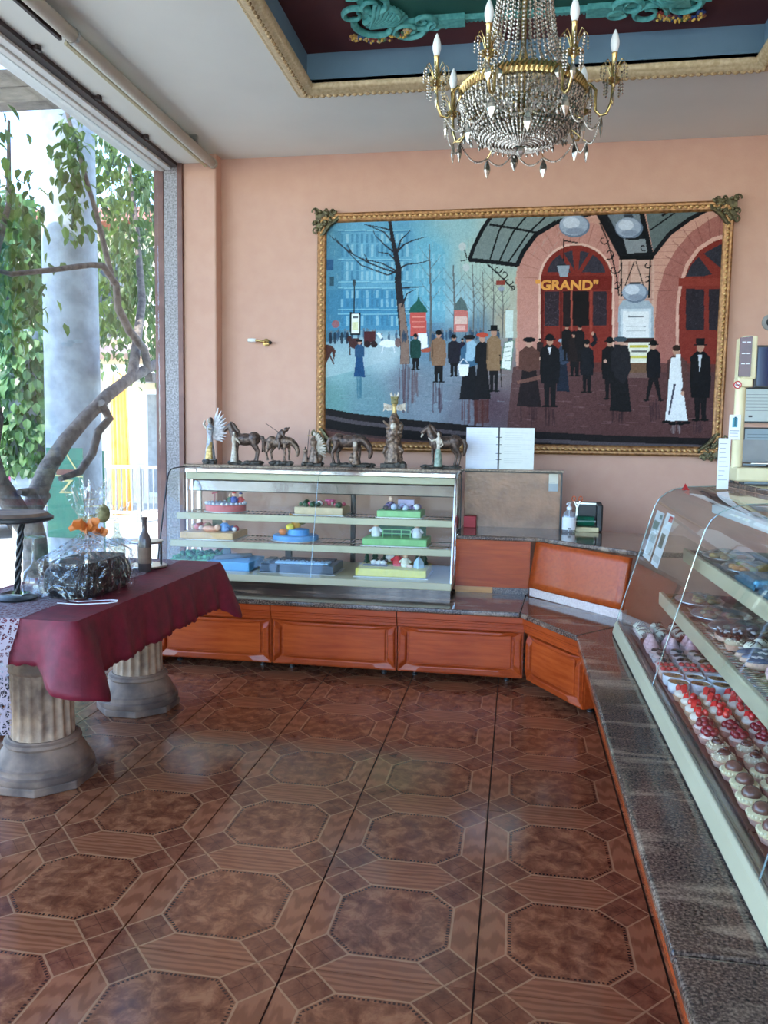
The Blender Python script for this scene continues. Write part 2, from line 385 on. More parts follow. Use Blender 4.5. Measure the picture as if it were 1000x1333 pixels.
# far wall, pillar by the window, right and rear walls
wb_ = MB().box(-2.688, XR+0.2, YW, YW+0.25, -0.1, 4.6).build('wall_back', M['plaster']); struct(wb_)
pl = MB().box(-2.462, -2.20, 3.88, 4.0, 0, 3.5).build('wall_pillar', M['plaster'], bevel=0.012); struct(pl, 'pink plaster pillar beside the shop window')
wr_ = MB().box(XR, XR+0.2, YB, YW, -0.1, 4.6).build('wall_right', M['plaster']); struct(wr_)
wf = MB()
wf.box(-2.9, -2.4, YB-0.2, YB, -0.1, 4.6).box(4.0, XR+0.2, YB-0.2, YB, -0.1, 4.6).box(-2.4, 4.0, YB-0.2, YB, 3.4, 4.6)
wf = wf.build('wall_front', M['plaster']); struct(wf)
wl_ = MB()
wl_.box(-2.688, -2.462, 3.9, 4.0, -0.1, 3.5).box(-2.85, -2.55, YB, 4.0, 3.47, 4.6).box(-2.85, -2.55, YB-0.2, YB+0.3, -0.1, 3.5)
wl_ = wl_.build('wall_left', M['whitepaint']); struct(wl_)
# ceiling with the raised tray
TX0, TX1, TY0, TY1 = -1.24, 1.33, -1.2, 2.90      # tray opening
ZT = 3.68
ce = MB()
for (x0,x1,y0,y1) in ((-2.55,TX0,YB,YW),(TX1,XR,YB,YW),(TX0,TX1,YB,TY0),(TX0,TX1,TY1,YW)): ce.box(x0,x1,y0,y1,ZC,ZC+0.05)
ce = ce.build('ceiling', M['ceil']); struct(ce, 'pale grey painted ceiling around a raised tray')
M['trayblue'] = pmat('blue_paint', (120,152,172), (108,140,160), rough=0.7, scale=3)
M['burgundy'] = pmat('burgundy_paint', (96,48,50), (86,42,45), rough=0.8, scale=3)
M['traygreen'] = pmat('dark_green_paint', (26,92,80), (22,82,72), rough=0.7, scale=3)
M['turq'] = pmat('turquoise_moulding', (108,192,184), (78,162,158), rough=0.55, scale=40)
tb = MB()
e = 0.004
for (x0,x1,y0,y1) in ((TX0-0.02,TX0,TY0,TY1),(TX1,TX1+0.02,TY0,TY1),(TX0,TX1,TY0-0.02,TY0),(TX0,TX1,TY1,TY1+0.02)): tb.box(x0,x1,y0,y1,ZC-0.02,ZT+0.02)
tb = tb.build('tray_side', M['trayblue'], ce)
tp = MB().box(TX0-0.02,TX1+0.02,TY0-0.02,TY1+0.02,ZT,ZT+0.04).build('tray_panel', M['burgundy'], ce)
GX0, GX1, GY0, GY1 = -0.80, 0.88, -0.75, 2.60
MB().box(GX0,GX1,GY0,GY1,ZT-0.004,ZT+0.01).build('inner_panel', M['traygreen'], ce)
# gilded cornice round the tray opening: moulded profile, egg-and-dart beads
def rect_path(x0,x1,y0,y1,z,up=(0,0,-1)):
    r = math.sqrt(2)
    return [(Vector((x0,y0,z)),Vector((1,1,0)),Vector(up)),(Vector((x1,y0,z)),Vector((-1,1,0)),Vector(up)),(Vector((x1,y1,z)),Vector((-1,-1,0)),Vector(up)),(Vector((x0,y1,z)),Vector((1,-1,0)),Vector(up))]
co = thing('cornice', 'gilded egg-and-dart cornice framing the raised ceiling tray', 'cornice', (0.05, 0.85, ZC)); 
CP = [(-0.075,0.0),(-0.075,0.012),(-0.062,0.020),(-0.055,0.018),(-0.045,0.030),(-0.02,0.042),(-0.012,0.046),(0.012,0.040),(0.022,0.026),(0.035,0.022),(0.045,0.006),(0.045,-0.012),(0.0,-0.012),(0.0,0.0)]
M['cornice'] = pmat('gilded_cornice', (222,202,164), (196,172,130), rough=0.5, metal=0.05, scale=50)
M['cornice_d'] = pmat('antique_gilding', (206,180,136), (150,120,80), rough=0.5, metal=0.1, scale=90)
MB().sweep(CP, rect_path(TX0,TX1,TY0,TY1,ZC), closed=True).build('moulding', M['cornice'], co, smooth=50)
def beads(fr, to, n, r, off):
    b = MB(); a = Vector(fr); d = (Vector(to)-a)
    for k in range(n):
        p = a + d*((k+0.5)/n)
        b.ell(p, (r*1.15 if abs(d.x) > abs(d.y) else r*0.8, r*0.8 if abs(d.x) > abs(d.y) else r*1.15, r*0.8), n=6, m=4)
    return b
zz = ZC-0.042
for fr, to, n in (((TX0,TY1+0.004,zz),(TX1,TY1+0.004,zz),66),((TX0-0.004,TY0,zz),(TX0-0.004,TY1,zz),105),((TX1+0.004,TY0,zz),(TX1+0.004,TY1,zz),105)):
    beads(fr, to, n, 0.016, 0).build('egg_bead_row', M['cornice_d'], co, smooth=60)['kind'] = 'stuff'
zz = ZC-0.016
for fr, to, n in (((TX0,TY1+0.066,zz),(TX1,TY1+0.066,zz),130),((TX0-0.066,TY0,zz),(TX0-0.066,TY1,zz),190)):
    beads(fr, to, n, 0.008, 0).build('dentil_row', M['cornice'], co, smooth=60)['kind'] = 'stuff'

# turquoise moulding round the green panel with rococo corner pieces
tu = thing('panel_moulding', 'turquoise rococo moulding with painted flowers around the green ceiling panel', 'moulding', (0.04, 0.9, ZT))
MP = [(-0.03,0.0),(-0.03,0.012),(-0.018,0.020),(0.0,0.016),(0.012,0.024),(0.03,0.010),(0.03,-0.01),(-0.03,-0.01)]
MB().sweep(MP, rect_path(GX0,GX1,GY0,GY1,ZT), closed=True).build('moulding_bar', M['turq'], tu, smooth=50)
dn = MB()
for k in range(70):
    x = GX0+0.05+(GX1-GX0-0.1)*k/69; dn.box(x-0.006,x+0.006,GY1+0.014,GY1+0.034,ZT-0.018,ZT)
dn.build('dentil_row', M['turq'], tu)['kind'] = 'stuff'
M['flower'] = vcol('painted_flowers', rough=0.5, noise=0.2)
def rococo(cx, cy, sx, sy, idx):
    b = MB()
    # stepped blocks where the bars meet the carving
    b.box(min(cx+sx*0.34,cx+sx*0.52), max(cx+sx*0.34,cx+sx*0.52), cy-0.045, cy+0.045, ZT-0.034, ZT)
    b.box(cx-0.045, cx+0.045, min(cy+sy*0.30,cy+sy*0.5), max(cy+sy*0.30,cy+sy*0.5), ZT-0.034, ZT)
    # C and S scrolls
    def scroll(px, py, r, a0, turns, dirn, th):
        pts = []; rr = []
        for k in range(22):
            t = k/21; a = a0 + dirn*turns*2*PI*t; q = r*(1-0.8*t)
            pts.append((px+q*math.cos(a), py+q*math.sin(a), ZT-0.018-0.012*math.sin(PI*t))); rr.append(th*(1-0.5*t))
        b.tube(pts, rr, 6)
    for (ox,oy,r,a0,tn,dr,th) in ((0.30,0.03,0.09,2.6,1.3,1,0.018),(0.20,-0.05,0.10,0.2,1.4,-1,0.020),(0.05,0.22,0.09,-1.2,1.3,-1,0.018),(-0.06,0.14,0.10,1.2,1.3,1,0.020),(0.04,0.02,0.13,3.6,1.2,1,0.022),(0.36,-0.03,0.06,0.5,1.3,1,0.014),(-0.04,0.34,0.06,2.2,1.2,1,0.014),(0.12,0.10,0.08,4.0,1.2,-1,0.016)):
        scroll(cx+sx*ox, cy+sy*oy, r, a0, tn, dr*sx*sy, th)
    for k in range(9):      # fan shell
        a = (0.25+1.1*k/8); x = cx+sx*(0.02+0.13*math.cos(a)); y = cy+sy*(0.02+0.13*math.sin(a))
        b.tube([(cx+sx*0.0,cy+sy*0.0,ZT-0.03),(x,y,ZT-0.04),(cx+sx*(0.02+0.2*math.cos(a)),cy+sy*(0.02+0.2*math.sin(a)),ZT-0.012)],[0.008,0.016,0.010],6)
    b.build('rococo_corner', M['turq'], tu, smooth=60)
    fb = MB(); rnd = random.Random(idx)
    pal = [(40,70,130),(150,60,60),(196,150,80),(60,110,150),(30,50,60),(214,190,150),(110,60,70),(80,120,80)]
    for k in range(26):
        t = rnd.random(); a = -0.9+2.0*t + 0
        x = cx - sx*0.10 + sx*0.28*(t) + rnd.uniform(-0.03,0.03); y = cy - sy*(0.13) + sy*0.10*abs(t-0.4) + rnd.uniform(-0.025,0.025)
        c = lin(rnd.choice(pal)); q = rnd.uniform(0.012,0.022)
        for p in range(5): fb.ell((x+q*0.8*math.cos(p*1.257),y+q*0.8*math.sin(p*1.257),ZT-0.03),(q*0.6,q*0.6,0.008),n=6,m=4,c=c)
        fb.ell((x,y,ZT-0.036),(q*0.45,q*0.45,0.01),n=6,m=4,c=lin((226,190,90)))
    fb.build('painted_flowers', M['flower'], tu, smooth=60)
rococo(GX0, GY1, 1, -1, 1); rococo(GX1, GY1, -1, -1, 2); rococo(GX0, GY0, 1, 1, 3); rococo(GX1, GY0, -1, 1, 4)

# soffit along the window, tracks, roller tube, jamb
so = MB().box(-2.55, -2.27, YB, 3.9, ZC-0.06, ZC).build('trim_1', M['ceil']); struct(so, 'lowered soffit strip above the shop window')
t2 = MB().box(-2.545, -2.495, YB, 3.88, ZC-0.085, ZC-0.055).build('trim_2', M['darkbrown']); struct(t2, 'dark brown track along the window head')
t3 = MB()
t3.box(-2.60,-2.548,YB,3.88,ZC-0.10,ZC-0.05).box(-2.64,-2.605,YB,3.88,ZC-0.11,ZC-0.05).box(-2.75,-2.645,YB,3.88,ZC-0.10,ZC-0.05)
t3 = t3.build('trim_3', M['whitepaint'], bevel=0.003); struct(t3, 'white stepped window head frame')
for k in range(9):
    y = 3.3 - k*0.62
    MB().box(-2.50,-2.455,y,y+0.02,ZC-0.078,ZC-0.06).box(-2.475,-2.46,y-0.01,y+0.03,ZC-0.088,ZC-0.06).build('track_clip', M['darkbrown'], t2)
j1 = MB().box(-2.50,-2.458,3.86,3.9,0,ZC-0.06).build('trim_4', M['brownmetal'], bevel=0.004); struct(j1, 'brown metal strip at the inner edge of the window jamb')
j2 = MB().box(-2.615,-2.50,3.88,3.93,0,ZC-0.06).build('trim_5', M['granite_grey'], bevel=0.003); struct(j2, 'speckled grey granite window jamb')
j3 = MB().box(-2.69,-2.615,3.875,3.93,0,ZC-0.06).build('trim_6', M['brownmetal'], bevel=0.004); struct(j3, 'brown metal outer frame of the shop window')
rt = thing('roller_blind', 'grey-beige blind tube with side rail running along the window ceiling', 'blind', (-2.22, 1.5, ZC))
def rtube(y0, y1, r, x=-2.215, z=None):
    z = z if z is not None else ZC-0.075
    return MB().tube([(x,y0,z),(x,y1,z)], r, 16)
M['rollergrey'] = pmat('greige_enamel', (178,168,154), (168,158,144), rough=0.4, scale=4)
rtube(YB+0.1, 1.98, 0.036).build('tube', M['rollergrey'], rt, smooth=40)
rtube(1.98, 3.84, 0.031).build('tube', M['rollergrey'], rt, smooth=40)
rtube(1.965, 1.985, 0.041).build('coupling_ring', M['steel'], rt, smooth=40)
rtube(3.84, 3.87, 0.036).build('end_cap', M['rollergrey'], rt, smooth=40)
MB().box(-2.275,-2.258,YB+0.1,1.95,ZC-0.105,ZC-0.06).build('side_rail', M['darkbrown'], rt)
MB().tube([(-2.268,2.0,ZC-0.095),(-2.268,3.84,ZC-0.095)],0.010,8).tube([(-2.255,2.0,ZC-0.10),(-2.255,3.84,ZC-0.10)],0.006,8).build('side_rail', M['cream'], rt)
for y in (0.5,3.5): MB().box(-2.245,-2.19,y,y+0.03,ZC-0.05,ZC).build('bracket', M['steel'], rt)

# shop window and unseen rear shopfront, enlarged to brighten the room
w1 = thing('window_1', 'large frameless shop window pane beside the gift table', 'window'); w1['kind'] = 'structure'; del w1['category']
w1.location = (-2.66, 0, 0)
for y0, y1 in ((-3.85,-0.2),(-0.19,3.87)):
    MB().box(-2.664,-2.656,y0,y1,0.09,ZC-0.1).build('pane', M['shopglass'], w1)
MB().box(-2.70,-2.61,YB,3.88,0,0.09).build('sill', M['granite_grey'], w1, bevel=0.004)
MB().box(-2.685,-2.635,-0.22,-0.17,0.09,ZC-0.1).build('mullion', M['brownmetal'], w1)
w2 = thing('window_2', 'unseen glazed shopfront behind the viewer, enlarged for more daylight', 'window'); w2['kind'] = 'structure'; del w2['category']
w2.location = (0, YB-0.1, 0)
for k in range(3):
    x0 = -2.4 + k*6.4/3
    MB().box(x0+0.03,x0+6.4/3-0.03,YB-0.104,YB-0.096,0.12,3.37).build('pane', M['shopglass'], w2)
fr = MB()
for k in range(4):
    x = -2.4+k*6.4/3; fr.box(x-0.03,x+0.03,YB-0.13,YB-0.07,0.0,3.4)
fr.box(-2.4,4.0,YB-0.13,YB-0.07,0,0.12).box(-2.4,4.0,YB-0.13,YB-0.07,3.37,3.4)
fr.build('window_frame', M['brownmetal'], w2)
portal((-2.72, 0, 1.75), (0, math.radians(-90), 0), 3.3, 7.8)
portal((0.8, YB-0.16, 1.75), (math.radians(90), 0, 0), 6.3, 3.2)

# ---------------------------------------------------------------- outdoors: ground, street, canopy
M['pave'] = pmat('pale_paving', (186,182,174), (170,166,158), rough=0.8, scale=6, bump=0.1)
M['concrete'] = pmat('painted_concrete', (158,166,174), (132,140,148), rough=0.85, scale=9, bump=0.3, bscale=50)
M['asphalt'] = pmat('asphalt', (128,126,124), (112,112,112), rough=0.9, scale=20)
M['beam'] = pmat('weathered_beam', (138,128,120), (112,104,98), rough=0.85, scale=10, bump=0.3, stretch=(1,6,6))
gr = MB().box(-60,-2.69,-40,60,-0.30,-0.16).build('ground', M['pave']); struct(gr, 'sunlit pale paving outside the window')
pv = MB().box(-3.9,-2.70,YB-2,9,-0.16,-0.06).build('pavement', M['pave']); struct(pv, 'pale pavement slab along the shopfront')
g2 = MB().box(-60,60,-40,YB-0.25,-0.30,-0.12).build('ground_front', M['pave']); struct(g2, 'paving in front of the rear shopfront')
cn = MB().box(-4.9,-2.80,-6,3.40,3.99,4.12).build('porch_roof', M['whitepaint']); struct(cn, 'white porch roof slab over the pavement')
bm = thing('porch_beam', 'weathered beam of the porch above the concrete post', 'beam', (-3.6,3.5,3.7))
MB().prism([(3.44,3.74),(3.60,3.74),(3.60,3.97),(3.52,3.99),(3.44,3.97)], -4.6, -2.85, 'x').build('beam_body', M['beam'], bm, bevel=0.01)
MB().box(-4.6,-2.86,3.425,3.44,3.84,3.87).build('groove_strip', M['beam'], bm)
co_ = thing('concrete_post', 'round pale concrete post outside the shop window', 'post', (-3.62, 4.27, -0.16))
MB().lathe([(0.225,-0.16),(0.222,1.5),(0.215,3.0),(0.21,4.3)], 32, (-3.62,4.27,0)).build('shaft', M['concrete'], co_, smooth=40)
MB().lathe([(0.245,-0.16),(0.245,0.05),(0.226,0.07)], 32, (-3.62,4.27,0)).build('foot_collar', M['concrete'], co_, smooth=40)

# ---------------------------------------------------------------- base cabinets
ZL = 0.44            # granite ledge top
M['cherry_dark'] = woodmat('cherry_frame', (172,72,30), (144,54,20), axis=0, rough=0.22, coat=0.0)
M['shoe'] = pmat('dark_foot_metal', (90,86,84), (74,70,68), rough=0.4, metal=0.6)
def base_cabinet(label, x, y, ang, w, group=None, door=True, back=0.0):
    t = thing('base_cabinet', label, 'cabinet', (x, y, 0), ang, group)
    def P(b, name, mat, par=t, **k): return b.build(name, mat, par, world=False, **k)
    P(MB().box(0.0, w, 0.03+back, 0.50, 0.05, 0.405), 'body', M['cherry'])
    # stepped rail under the granite
    P(MB().prism([(0.03,0.318),(0.006,0.318),(-0.002,0.324),(-0.002,0.338),(-0.008,0.342),(-0.008,0.358),(-0.014,0.362),(-0.014,0.370),(-0.020,0.376),(-0.020,0.4085),(0.03+back,0.4085),(0.03+back,0.318)], 0.0, w, 'x'), 'top_rail', M['cherry_dark'])
    if door:
        d = P(MB().box(0.004, w-0.004, 0.018, 0.03, 0.05, 0.315), 'door', M['cherry'])
        x0, x1, z0, z1 = 0.006, w-0.006, 0.052, 0.314; fw = 0.050; h = 0.02
        def rail(pts, nm):       # a mitred, pillow-faced frame member
            n = len(pts); o = [Vector((p[0],0.018,p[1])) for p in pts]; c = sum(o, Vector())/n
            mid = [Vector((p.x+(c.x-p.x)*0.28, 0.018-h, p.z+(c.z-p.z)*0.28)) for p in o]
            P(MB().add(o+mid, [tuple(range(2*n-1,n-1,-1))]+[(i,n+i,n+(i+1)%n,(i+1)%n) for i in range(n)]), nm, M['cherry_dark'], d, bevel=0.006, seg=3)
        rail([(x0,z0),(x1,z0),(x1-fw,z0+fw*0.95),(x0+fw,z0+fw*0.95)], 'frame_rail')
        rail([(x0,z0+0.006),(x0+fw,z0+fw),(x0+fw,z1-fw*0.6),(x0+0.004,z1)], 'frame_stile')
        rail([(x1,z0+0.006),(x1-0.004,z1),(x1-fw,z1-fw*0.6),(x1-fw,z0+fw)], 'frame_stile')
        P(MB().prism([(x0+fw+0.01,z0+fw+0.004),(x1-fw-0.01,z0+fw+0.004),(x1-fw-0.01,z1-0.02),(x0+fw+0.01,z1-0.02)], 0.006, 0.018, 'y'), 'door_panel', M['cherry'], d, bevel=0.006)
        rail([(x0+0.01,z1),(x0+fw,z1-fw*0.55),(x1-fw,z1-fw*0.55),(x1-0.01,z1)], 'frame_rail')
    for fx in (0.09, w-0.09):
        P(MB().lathe([(0.016,0.0),(0.016,0.008),(0.009,0.012),(0.009,0.05)], 12, (fx,0.13+back,0)), 'foot', M['shoe'], smooth=40)
        P(MB().lathe([(0.018,0.0),(0.018,0.012),(0.010,0.016),(0.010,0.05)], 12, (fx,0.44,0)), 'foot', M['chrome'], smooth=40)
    return t
base_cabinet('leftmost cherry base cabinet behind the draped tablecloth corner', -2.07, 2.545, 0, 0.722, 'cherry base cabinets')
base_cabinet('middle cherry base cabinet with framed panel under the display case', -1.343, 2.545, 0, 0.752, 'cherry base cabinets')
base_cabinet('wide cherry base cabinet with framed panel next to the angled one', -0.586, 2.545, 0, 0.722, 'cherry base cabinets')
DA = math.atan2(2.075-2.545, 0.425-0.142)
dl = math.hypot(2.075-2.545, 0.425-0.142)
base_cabinet('short angled cherry base cabinet turning the counter corner', 0.140, 2.542, DA, dl-0.012, 'cherry base cabinets')
for k in range(5):
    base_cabinet('cherry base cabinet under the granite ledge of the pastry case, number %s from the corner' % ('one','two','three','four','five')[k], 0.412, 2.06-0.88*k, -PI/2, 0.877, 'cherry base cabinets', door=False, back=0.12)
sk = MB().box(-2.09,-2.074,2.55,3.4,0.0,0.40).build('end_panel', M['cherry']); tag(sk, 'narrow cherry end panel closing the cabinet row by the window', 'panel')

# granite ledges
def slab(name, label, poly, z0, z1, bev=0.009, cat='ledge'):
    o = MB().prism(poly, z0, z1, 'z').build(name, M['granite'], bevel=bev, seg=3); tag(o, label, cat); return o
A0 = (0.112, 2.515); A1 = (0.385, 2.055)
slab('granite_ledge', 'long dark granite ledge in front of the cake display case', [(-2.20,2.515),A0,(0.155,3.13),(-2.20,3.13)], 0.41, ZL)
slab('granite_ledge', 'angled granite ledge piece at the counter corner', [(A0[0]+0.002,A0[1]-0.002),A1,(0.70,2.40),(0.70,2.45),(0.16,2.99),(0.158,3.13)], 0.41, ZL)
slab('granite_ledge', 'granite ledge running along the pastry case', [A1,(0.385,-0.43),(0.72,-0.43),(0.72,2.42)], 0.41, ZL)
slab('granite_ledge', 'nearest granite ledge slab at the bottom right corner', [(0.385,-0.433),(0.385,-2.4),(0.72,-2.4),(0.72,-0.433)], 0.41, ZL)

# ---------------------------------------------------------------- cake display case on the far counter
CX0, CX1 = -2.20, -0.30
M['kick'] = pmat('dull_steel_kick', (120,104,92), (96,84,76), rough=0.12, metal=0.8, scale=30, stretch=(1,1,0.1))
dc = thing('display_case', 'long curved-glass cake display case with cream shelves', 'display case', (-1.25, 3.15, ZL))
MB().box(CX0+0.02, CX1-0.01, 2.86, 3.50, ZL, 0.485).build('kick_plate', M['kick'], dc)
MB().box(CX0, CX1, 2.82, 3.52, 0.485, 0.53).build('deck', M['cream'], dc, bevel=0.006)
M['cream_wire'] = M['cream']
def wire_shelf(y0, y1, z, x0, x1, par):
    sh = MB().box(x0, x1, y0, y0+0.022, z-0.044, z).build('shelf', M['cream'], par, bevel=0.004)
    w = MB()
    n = int((x1-x0)/0.03)
    for k in range(n+1):
        x = x0+0.005+(x1-x0-0.01)*k/n; w.tube([(x,y0+0.02,z-0.006),(x,y1,z-0.006)], 0.0022, 4)
    for q in (0.1, 0.5, 0.95): w.tube([(x0,y0+(y1-y0)*q,z-0.010),(x1,y0+(y1-y0)*q,z-0.010)], 0.003, 4)
    o = w.build('wire_rack', M['chrome'], sh); o['kind'] = 'stuff'
    return sh
wire_shelf(3.12, 3.46, 0.882, CX0+0.005, CX1-0.02, dc)
wire_shelf(3.02, 3.46, 0.708, CX0+0.005, CX1-0.02, dc)
MB().box(CX0+0.01, CX1-0.015, 3.27, 3.295, 1.102, 1.148).build('canopy_rail', M['cream'], dc, bevel=0.004)
M['wavy'] = pmat('canopy_reflector', (206,208,208), (196,198,200), rough=0.09, metal=1.0, bump=0.12, bscale=7)
MB().prism([(3.300,1.10),(3.303,1.10),(3.283,1.026),(3.280,1.026)], CX0+0.03, CX1-0.03, 'x').build('reflector', M['wavy'], dc)
MB().box(CX0+0.01, CX1-0.01, 3.25, 3.30, 1.15, 1.178).build('light_channel', M['chrome'], dc, bevel=0.003)
GP = [(2.825,0.53),(2.86,0.67),(2.905,0.82),(2.95,0.97),(2.985,1.085),(3.0,1.125),(3.022,1.155),(3.055,1.174),(3.10,1.181),(3.262,1.186)]
def glass_sheet(prof, a0, a1, axis, par, name='glass_panel', th=0.004):
    v = []
    n = len(prof); mb = MB()
    for a in (a0, a1):
        for p in prof: v.append((a,p[0],p[1]) if axis == 'x' else (p[0],a,p[1]))
    return mb.add(v, [(i,i+1,n+i+1,n+i) for i in range(n-1)]).build(name, M['glass'], par, smooth=60)
glass_sheet(GP, CX0, -1.182, 'x', dc); glass_sheet(GP, -1.176, CX1-0.004, 'x', dc)
M['seal'] = glassmat('glass_edge', (0.6,0.74,0.70), base=0.2, haze=0.25, hazecol=(0.5,0.62,0.6))
def edge_strip(prof, a, axis, par, r=0.0035, mat=None, nm='glass_edge'):
    MB().tube([(a,p[0],p[1]) if axis == 'x' else (p[0],a,p[1]) for p in prof], r, 5).build(nm, mat or M['seal'], par)
edge_strip(GP, -1.179, 'x', dc, 0.0022); 
edge_strip(GP, CX0, 'x', dc, 0.005, M['dark'], 'seal_strip'); edge_strip(GP, CX1-0.002, 'x', dc, 0.009, M['steel'], 'end_trim')
for x, nm in ((CX0+0.001,'left'),(CX1,'right')):
    pts = GP + [(3.50,1.186),(3.50,0.53)]
    MB().add([(x,p[0],p[1]) for p in pts], [tuple(range(len(pts)))]).build('end_glass', M['glass'], dc)
for x in (CX0+0.012, CX0+0.05):
    MB().box(x-0.006, x+0.006, 3.28, 3.292, 0.53, 1.15).build('post', M['chrome'], dc)
MB().box(CX1-0.03, CX1-0.012, 3.28, 3.296, 0.53, 1.15).build('post', M['chrome'], dc)
MB().box(CX1-0.03, CX1+0.003, 3.48, 3.51, 0.53, 1.186).build('post', M['dark'], dc)
MB().box(-1.065, -1.035, 3.48, 3.51, 0.53, 1.10).build('post', M['dark'], dc)
MB().box(CX0, CX0+0.03, 3.48, 3.51, 0.53, 1.186).build('post', M['steel'], dc)
for a, b in ((CX0+0.03,-1.065),(-1.035,CX1-0.03)):
    MB().add([(a,3.495,0.53),(b,3.495,0.53),(b,3.495,1.10),(a,3.495,1.10)], [(0,1,2,3)]).build('rear_pane', M['glass'], dc)
MB().box(CX0, CX1, 3.48, 3.51, 1.005, 1.03).build('rear_rail', M['dark'], dc)
ts = MB().box(CX0-0.01, CX1+0.015, 3.262, 3.56, 1.182, 1.206).build('case_top_slab', M['granite'], bevel=0.006); tag(ts, 'granite top slab of the cake display case carrying the figurines', 'slab')

# ---------------------------------------------------------------- tall corner counter with worktop
cc = thing('corner_counter', 'cherry corner counter with angled front panel below the granite worktop', 'counter', (0.2, 3.1, ZL))
B0 = Vector((0.170, 3.03)); B1 = Vector((0.655, 2.475))
MB().box(-0.295, 0.168, 3.07, 3.60, ZL+0.036, 0.775).build('straight_panel', M['cherry'], cc)
M['lightwood'] = woodmat('light_wood', (206,150,92), (186,128,74), axis=0)
MB().box(-0.295, -0.06, 3.062, 3.30, ZL, ZL+0.036).build('kick_plate', M['lightwood'], cc)
MB().box(-0.058, 0.166, 3.062, 3.30, ZL, ZL+0.036).build('kick_plate', M['granite'], cc)
# angled panel with softly bowed face
nrm = Vector((B1.y-B0.y, -(B1.x-B0.x))).normalized()
if nrm.y > 0: nrm = -nrm
g = MB(); nu, nv = 14, 8
def bow(u, v):
    p = B0.lerp(B1, u); q = 0.012*math.sin(PI*u)*0 + 0.05*(v**2); lean = -0.028*v
    p = p + (-nrm)*(0.055*v) 
    return (p.x, p.y, ZL+0.052 + v*(0.775-ZL-0.052))
g.grid(nu, nv, bow)
bk = [bow(0,0), bow(1,0), bow(1,1), bow(0,1)]
ap = g.build('angled_panel', M['cherry'], cc, smooth=60)
sf = ap.modifiers.new('thick', 'SOLIDIFY'); sf.thickness = 0.03; sf.offset = 0
M['palestone'] = pmat('pale_pink_stone', (232,212,202), (214,190,180), rough=0.12, scale=90)
kp = MB().prism([(B0.x-0.0,B0.y-0.008),(B1.x-0.0,B1.y-0.008),(B1.x+0.03,B1.y+0.03),(B0.x+0.03,B0.y+0.03)], ZL, ZL+0.05, 'z').build('kick_plate', M['palestone'], cc)
W_ = [(-0.295,3.045),(0.19,3.045),(0.19+0.02,3.052),(0.72,2.575),(0.72,2.56),(1.15,2.56),(1.15,3.42),(0.62,3.52),(0.40,3.66),(-0.295,3.66)]
slab('granite_worktop', 'granite worktop of the corner counter under the sanitiser bottle', W_, 0.775, 0.803, 0.01, 'worktop')

# smoked screen on the worktop beside the case
M['smoked'] = pmat('smoked_glass_painted_reflection', (134,92,66), (106,70,48), rough=0.25, metal=0.1, scale=9, bump=0.10, bscale=40, detail=8)  # brown mottling stands in for the room reflected in the tinted glass
sc = thing('smoked_screen', 'brown smoked glass screen with dark edging above the worktop', 'screen', (0.05, 3.58, 0.803))
MB().box(-0.283, 0.366, 3.585, 3.595, 0.803, 1.178).build('smoked_pane', M['smoked'], sc)
MB().box(-0.284, 0.378, 3.58, 3.60, 1.178, 1.19).build('frame_top', M['dark'], sc)
MB().box(0.366, 0.378, 3.58, 3.60, 0.803, 1.178).build('frame_side', M['dark'], sc)
MB().box(-0.283, 0.38, 3.50, 3.60, 1.19, 1.202).build('top_shelf', M['granite'], sc)
M['print'] = vcol('printed_sheet', rough=0.7, noise=0.03)
def sheet(name, label, cat, ctr, w, h, lines, rotx=0.0, rotz=0.0, base=(236,236,238), ink=(120,124,130), extra=None, thick=0.0015, group=None, parent=None):
    b = MB(); rnd = random.Random(hash(label) % 1000 if False else len(label)*7+int(w*1000))
    b.box(-w/2, w/2, -thick, 0, -h/2, h/2, c=lin(base))
    z = h*0.40
    for k in range(lines):
        L = w*rnd.uniform(0.45,0.8); 
        b.box(-w*0.4, -w*0.4+L, -thick-0.0004, -thick, z-h*0.008, z, c=lin(ink)); z -= h*0.8/max(lines,1)
    if extra:
        for (x0,x1,z0,z1,c) in extra: b.box(x0*w, x1*w, -thick-0.0006, -thick, z0*h, z1*h, c=lin(c))
    o = b.build(name, M['print']); o.location = ctr; o.rotation_euler = (rotx, 0, rotz)
    if label: tag(o, label, cat, group)
    return o
sheet('price_note', 'small pale price note stuck to the smoked screen', 'note', (0.318,3.583,1.118), 0.062, 0.118, 2, base=(220,214,196), extra=[(-0.5,0.5,-0.5,-0.06,(172,178,178))])

# open menu binder standing on top of the screen
mb_ = thing('menu_binder', 'open white ring binder propped against the painting above the screen', 'binder', (-0.05, 3.53, 1.203))
def page(x0, x1, lean, base, ink, name):
    b = MB(); w = x1-x0
    b.box(x0, x1, 3.53, 3.534, 1.204, 1.484, c=lin(base))
    for k in range(14):
        z = 1.45-k*0.0155; L = random.Random(k+int(x0*100)).uniform(0.45,0.8)*w
        b.box(x0+0.03, x0+0.03+L, 3.5292, 3.53, z-0.0016, z, c=lin(ink))
    return b.build(name, M['print'], mb_)
page(-0.276, -0.062, 0, (226,228,238), (208,210,222), 'page'); page(-0.050, 0.180, 0, (222,222,214), (184,186,180), 'page')
MB().box(-0.063,-0.049,3.532,3.546,1.204,1.488).build('spine', M['dark'], mb_)
for z in (1.27,1.31,1.37,1.42): MB().tube([(-0.074,3.526,z),(-0.066,3.518,z),(-0.056,3.516,z),(-0.046,3.518,z),(-0.038,3.526,z)],0.0022,6).build('ring', M['dark'], mb_)
MB().prism([(3.536,1.203),(3.546,1.203),(3.56,1.21),(3.56,1.22),(3.536,1.30)],-0.06,-0.05,'x').build('stand', M['dark'], mb_)

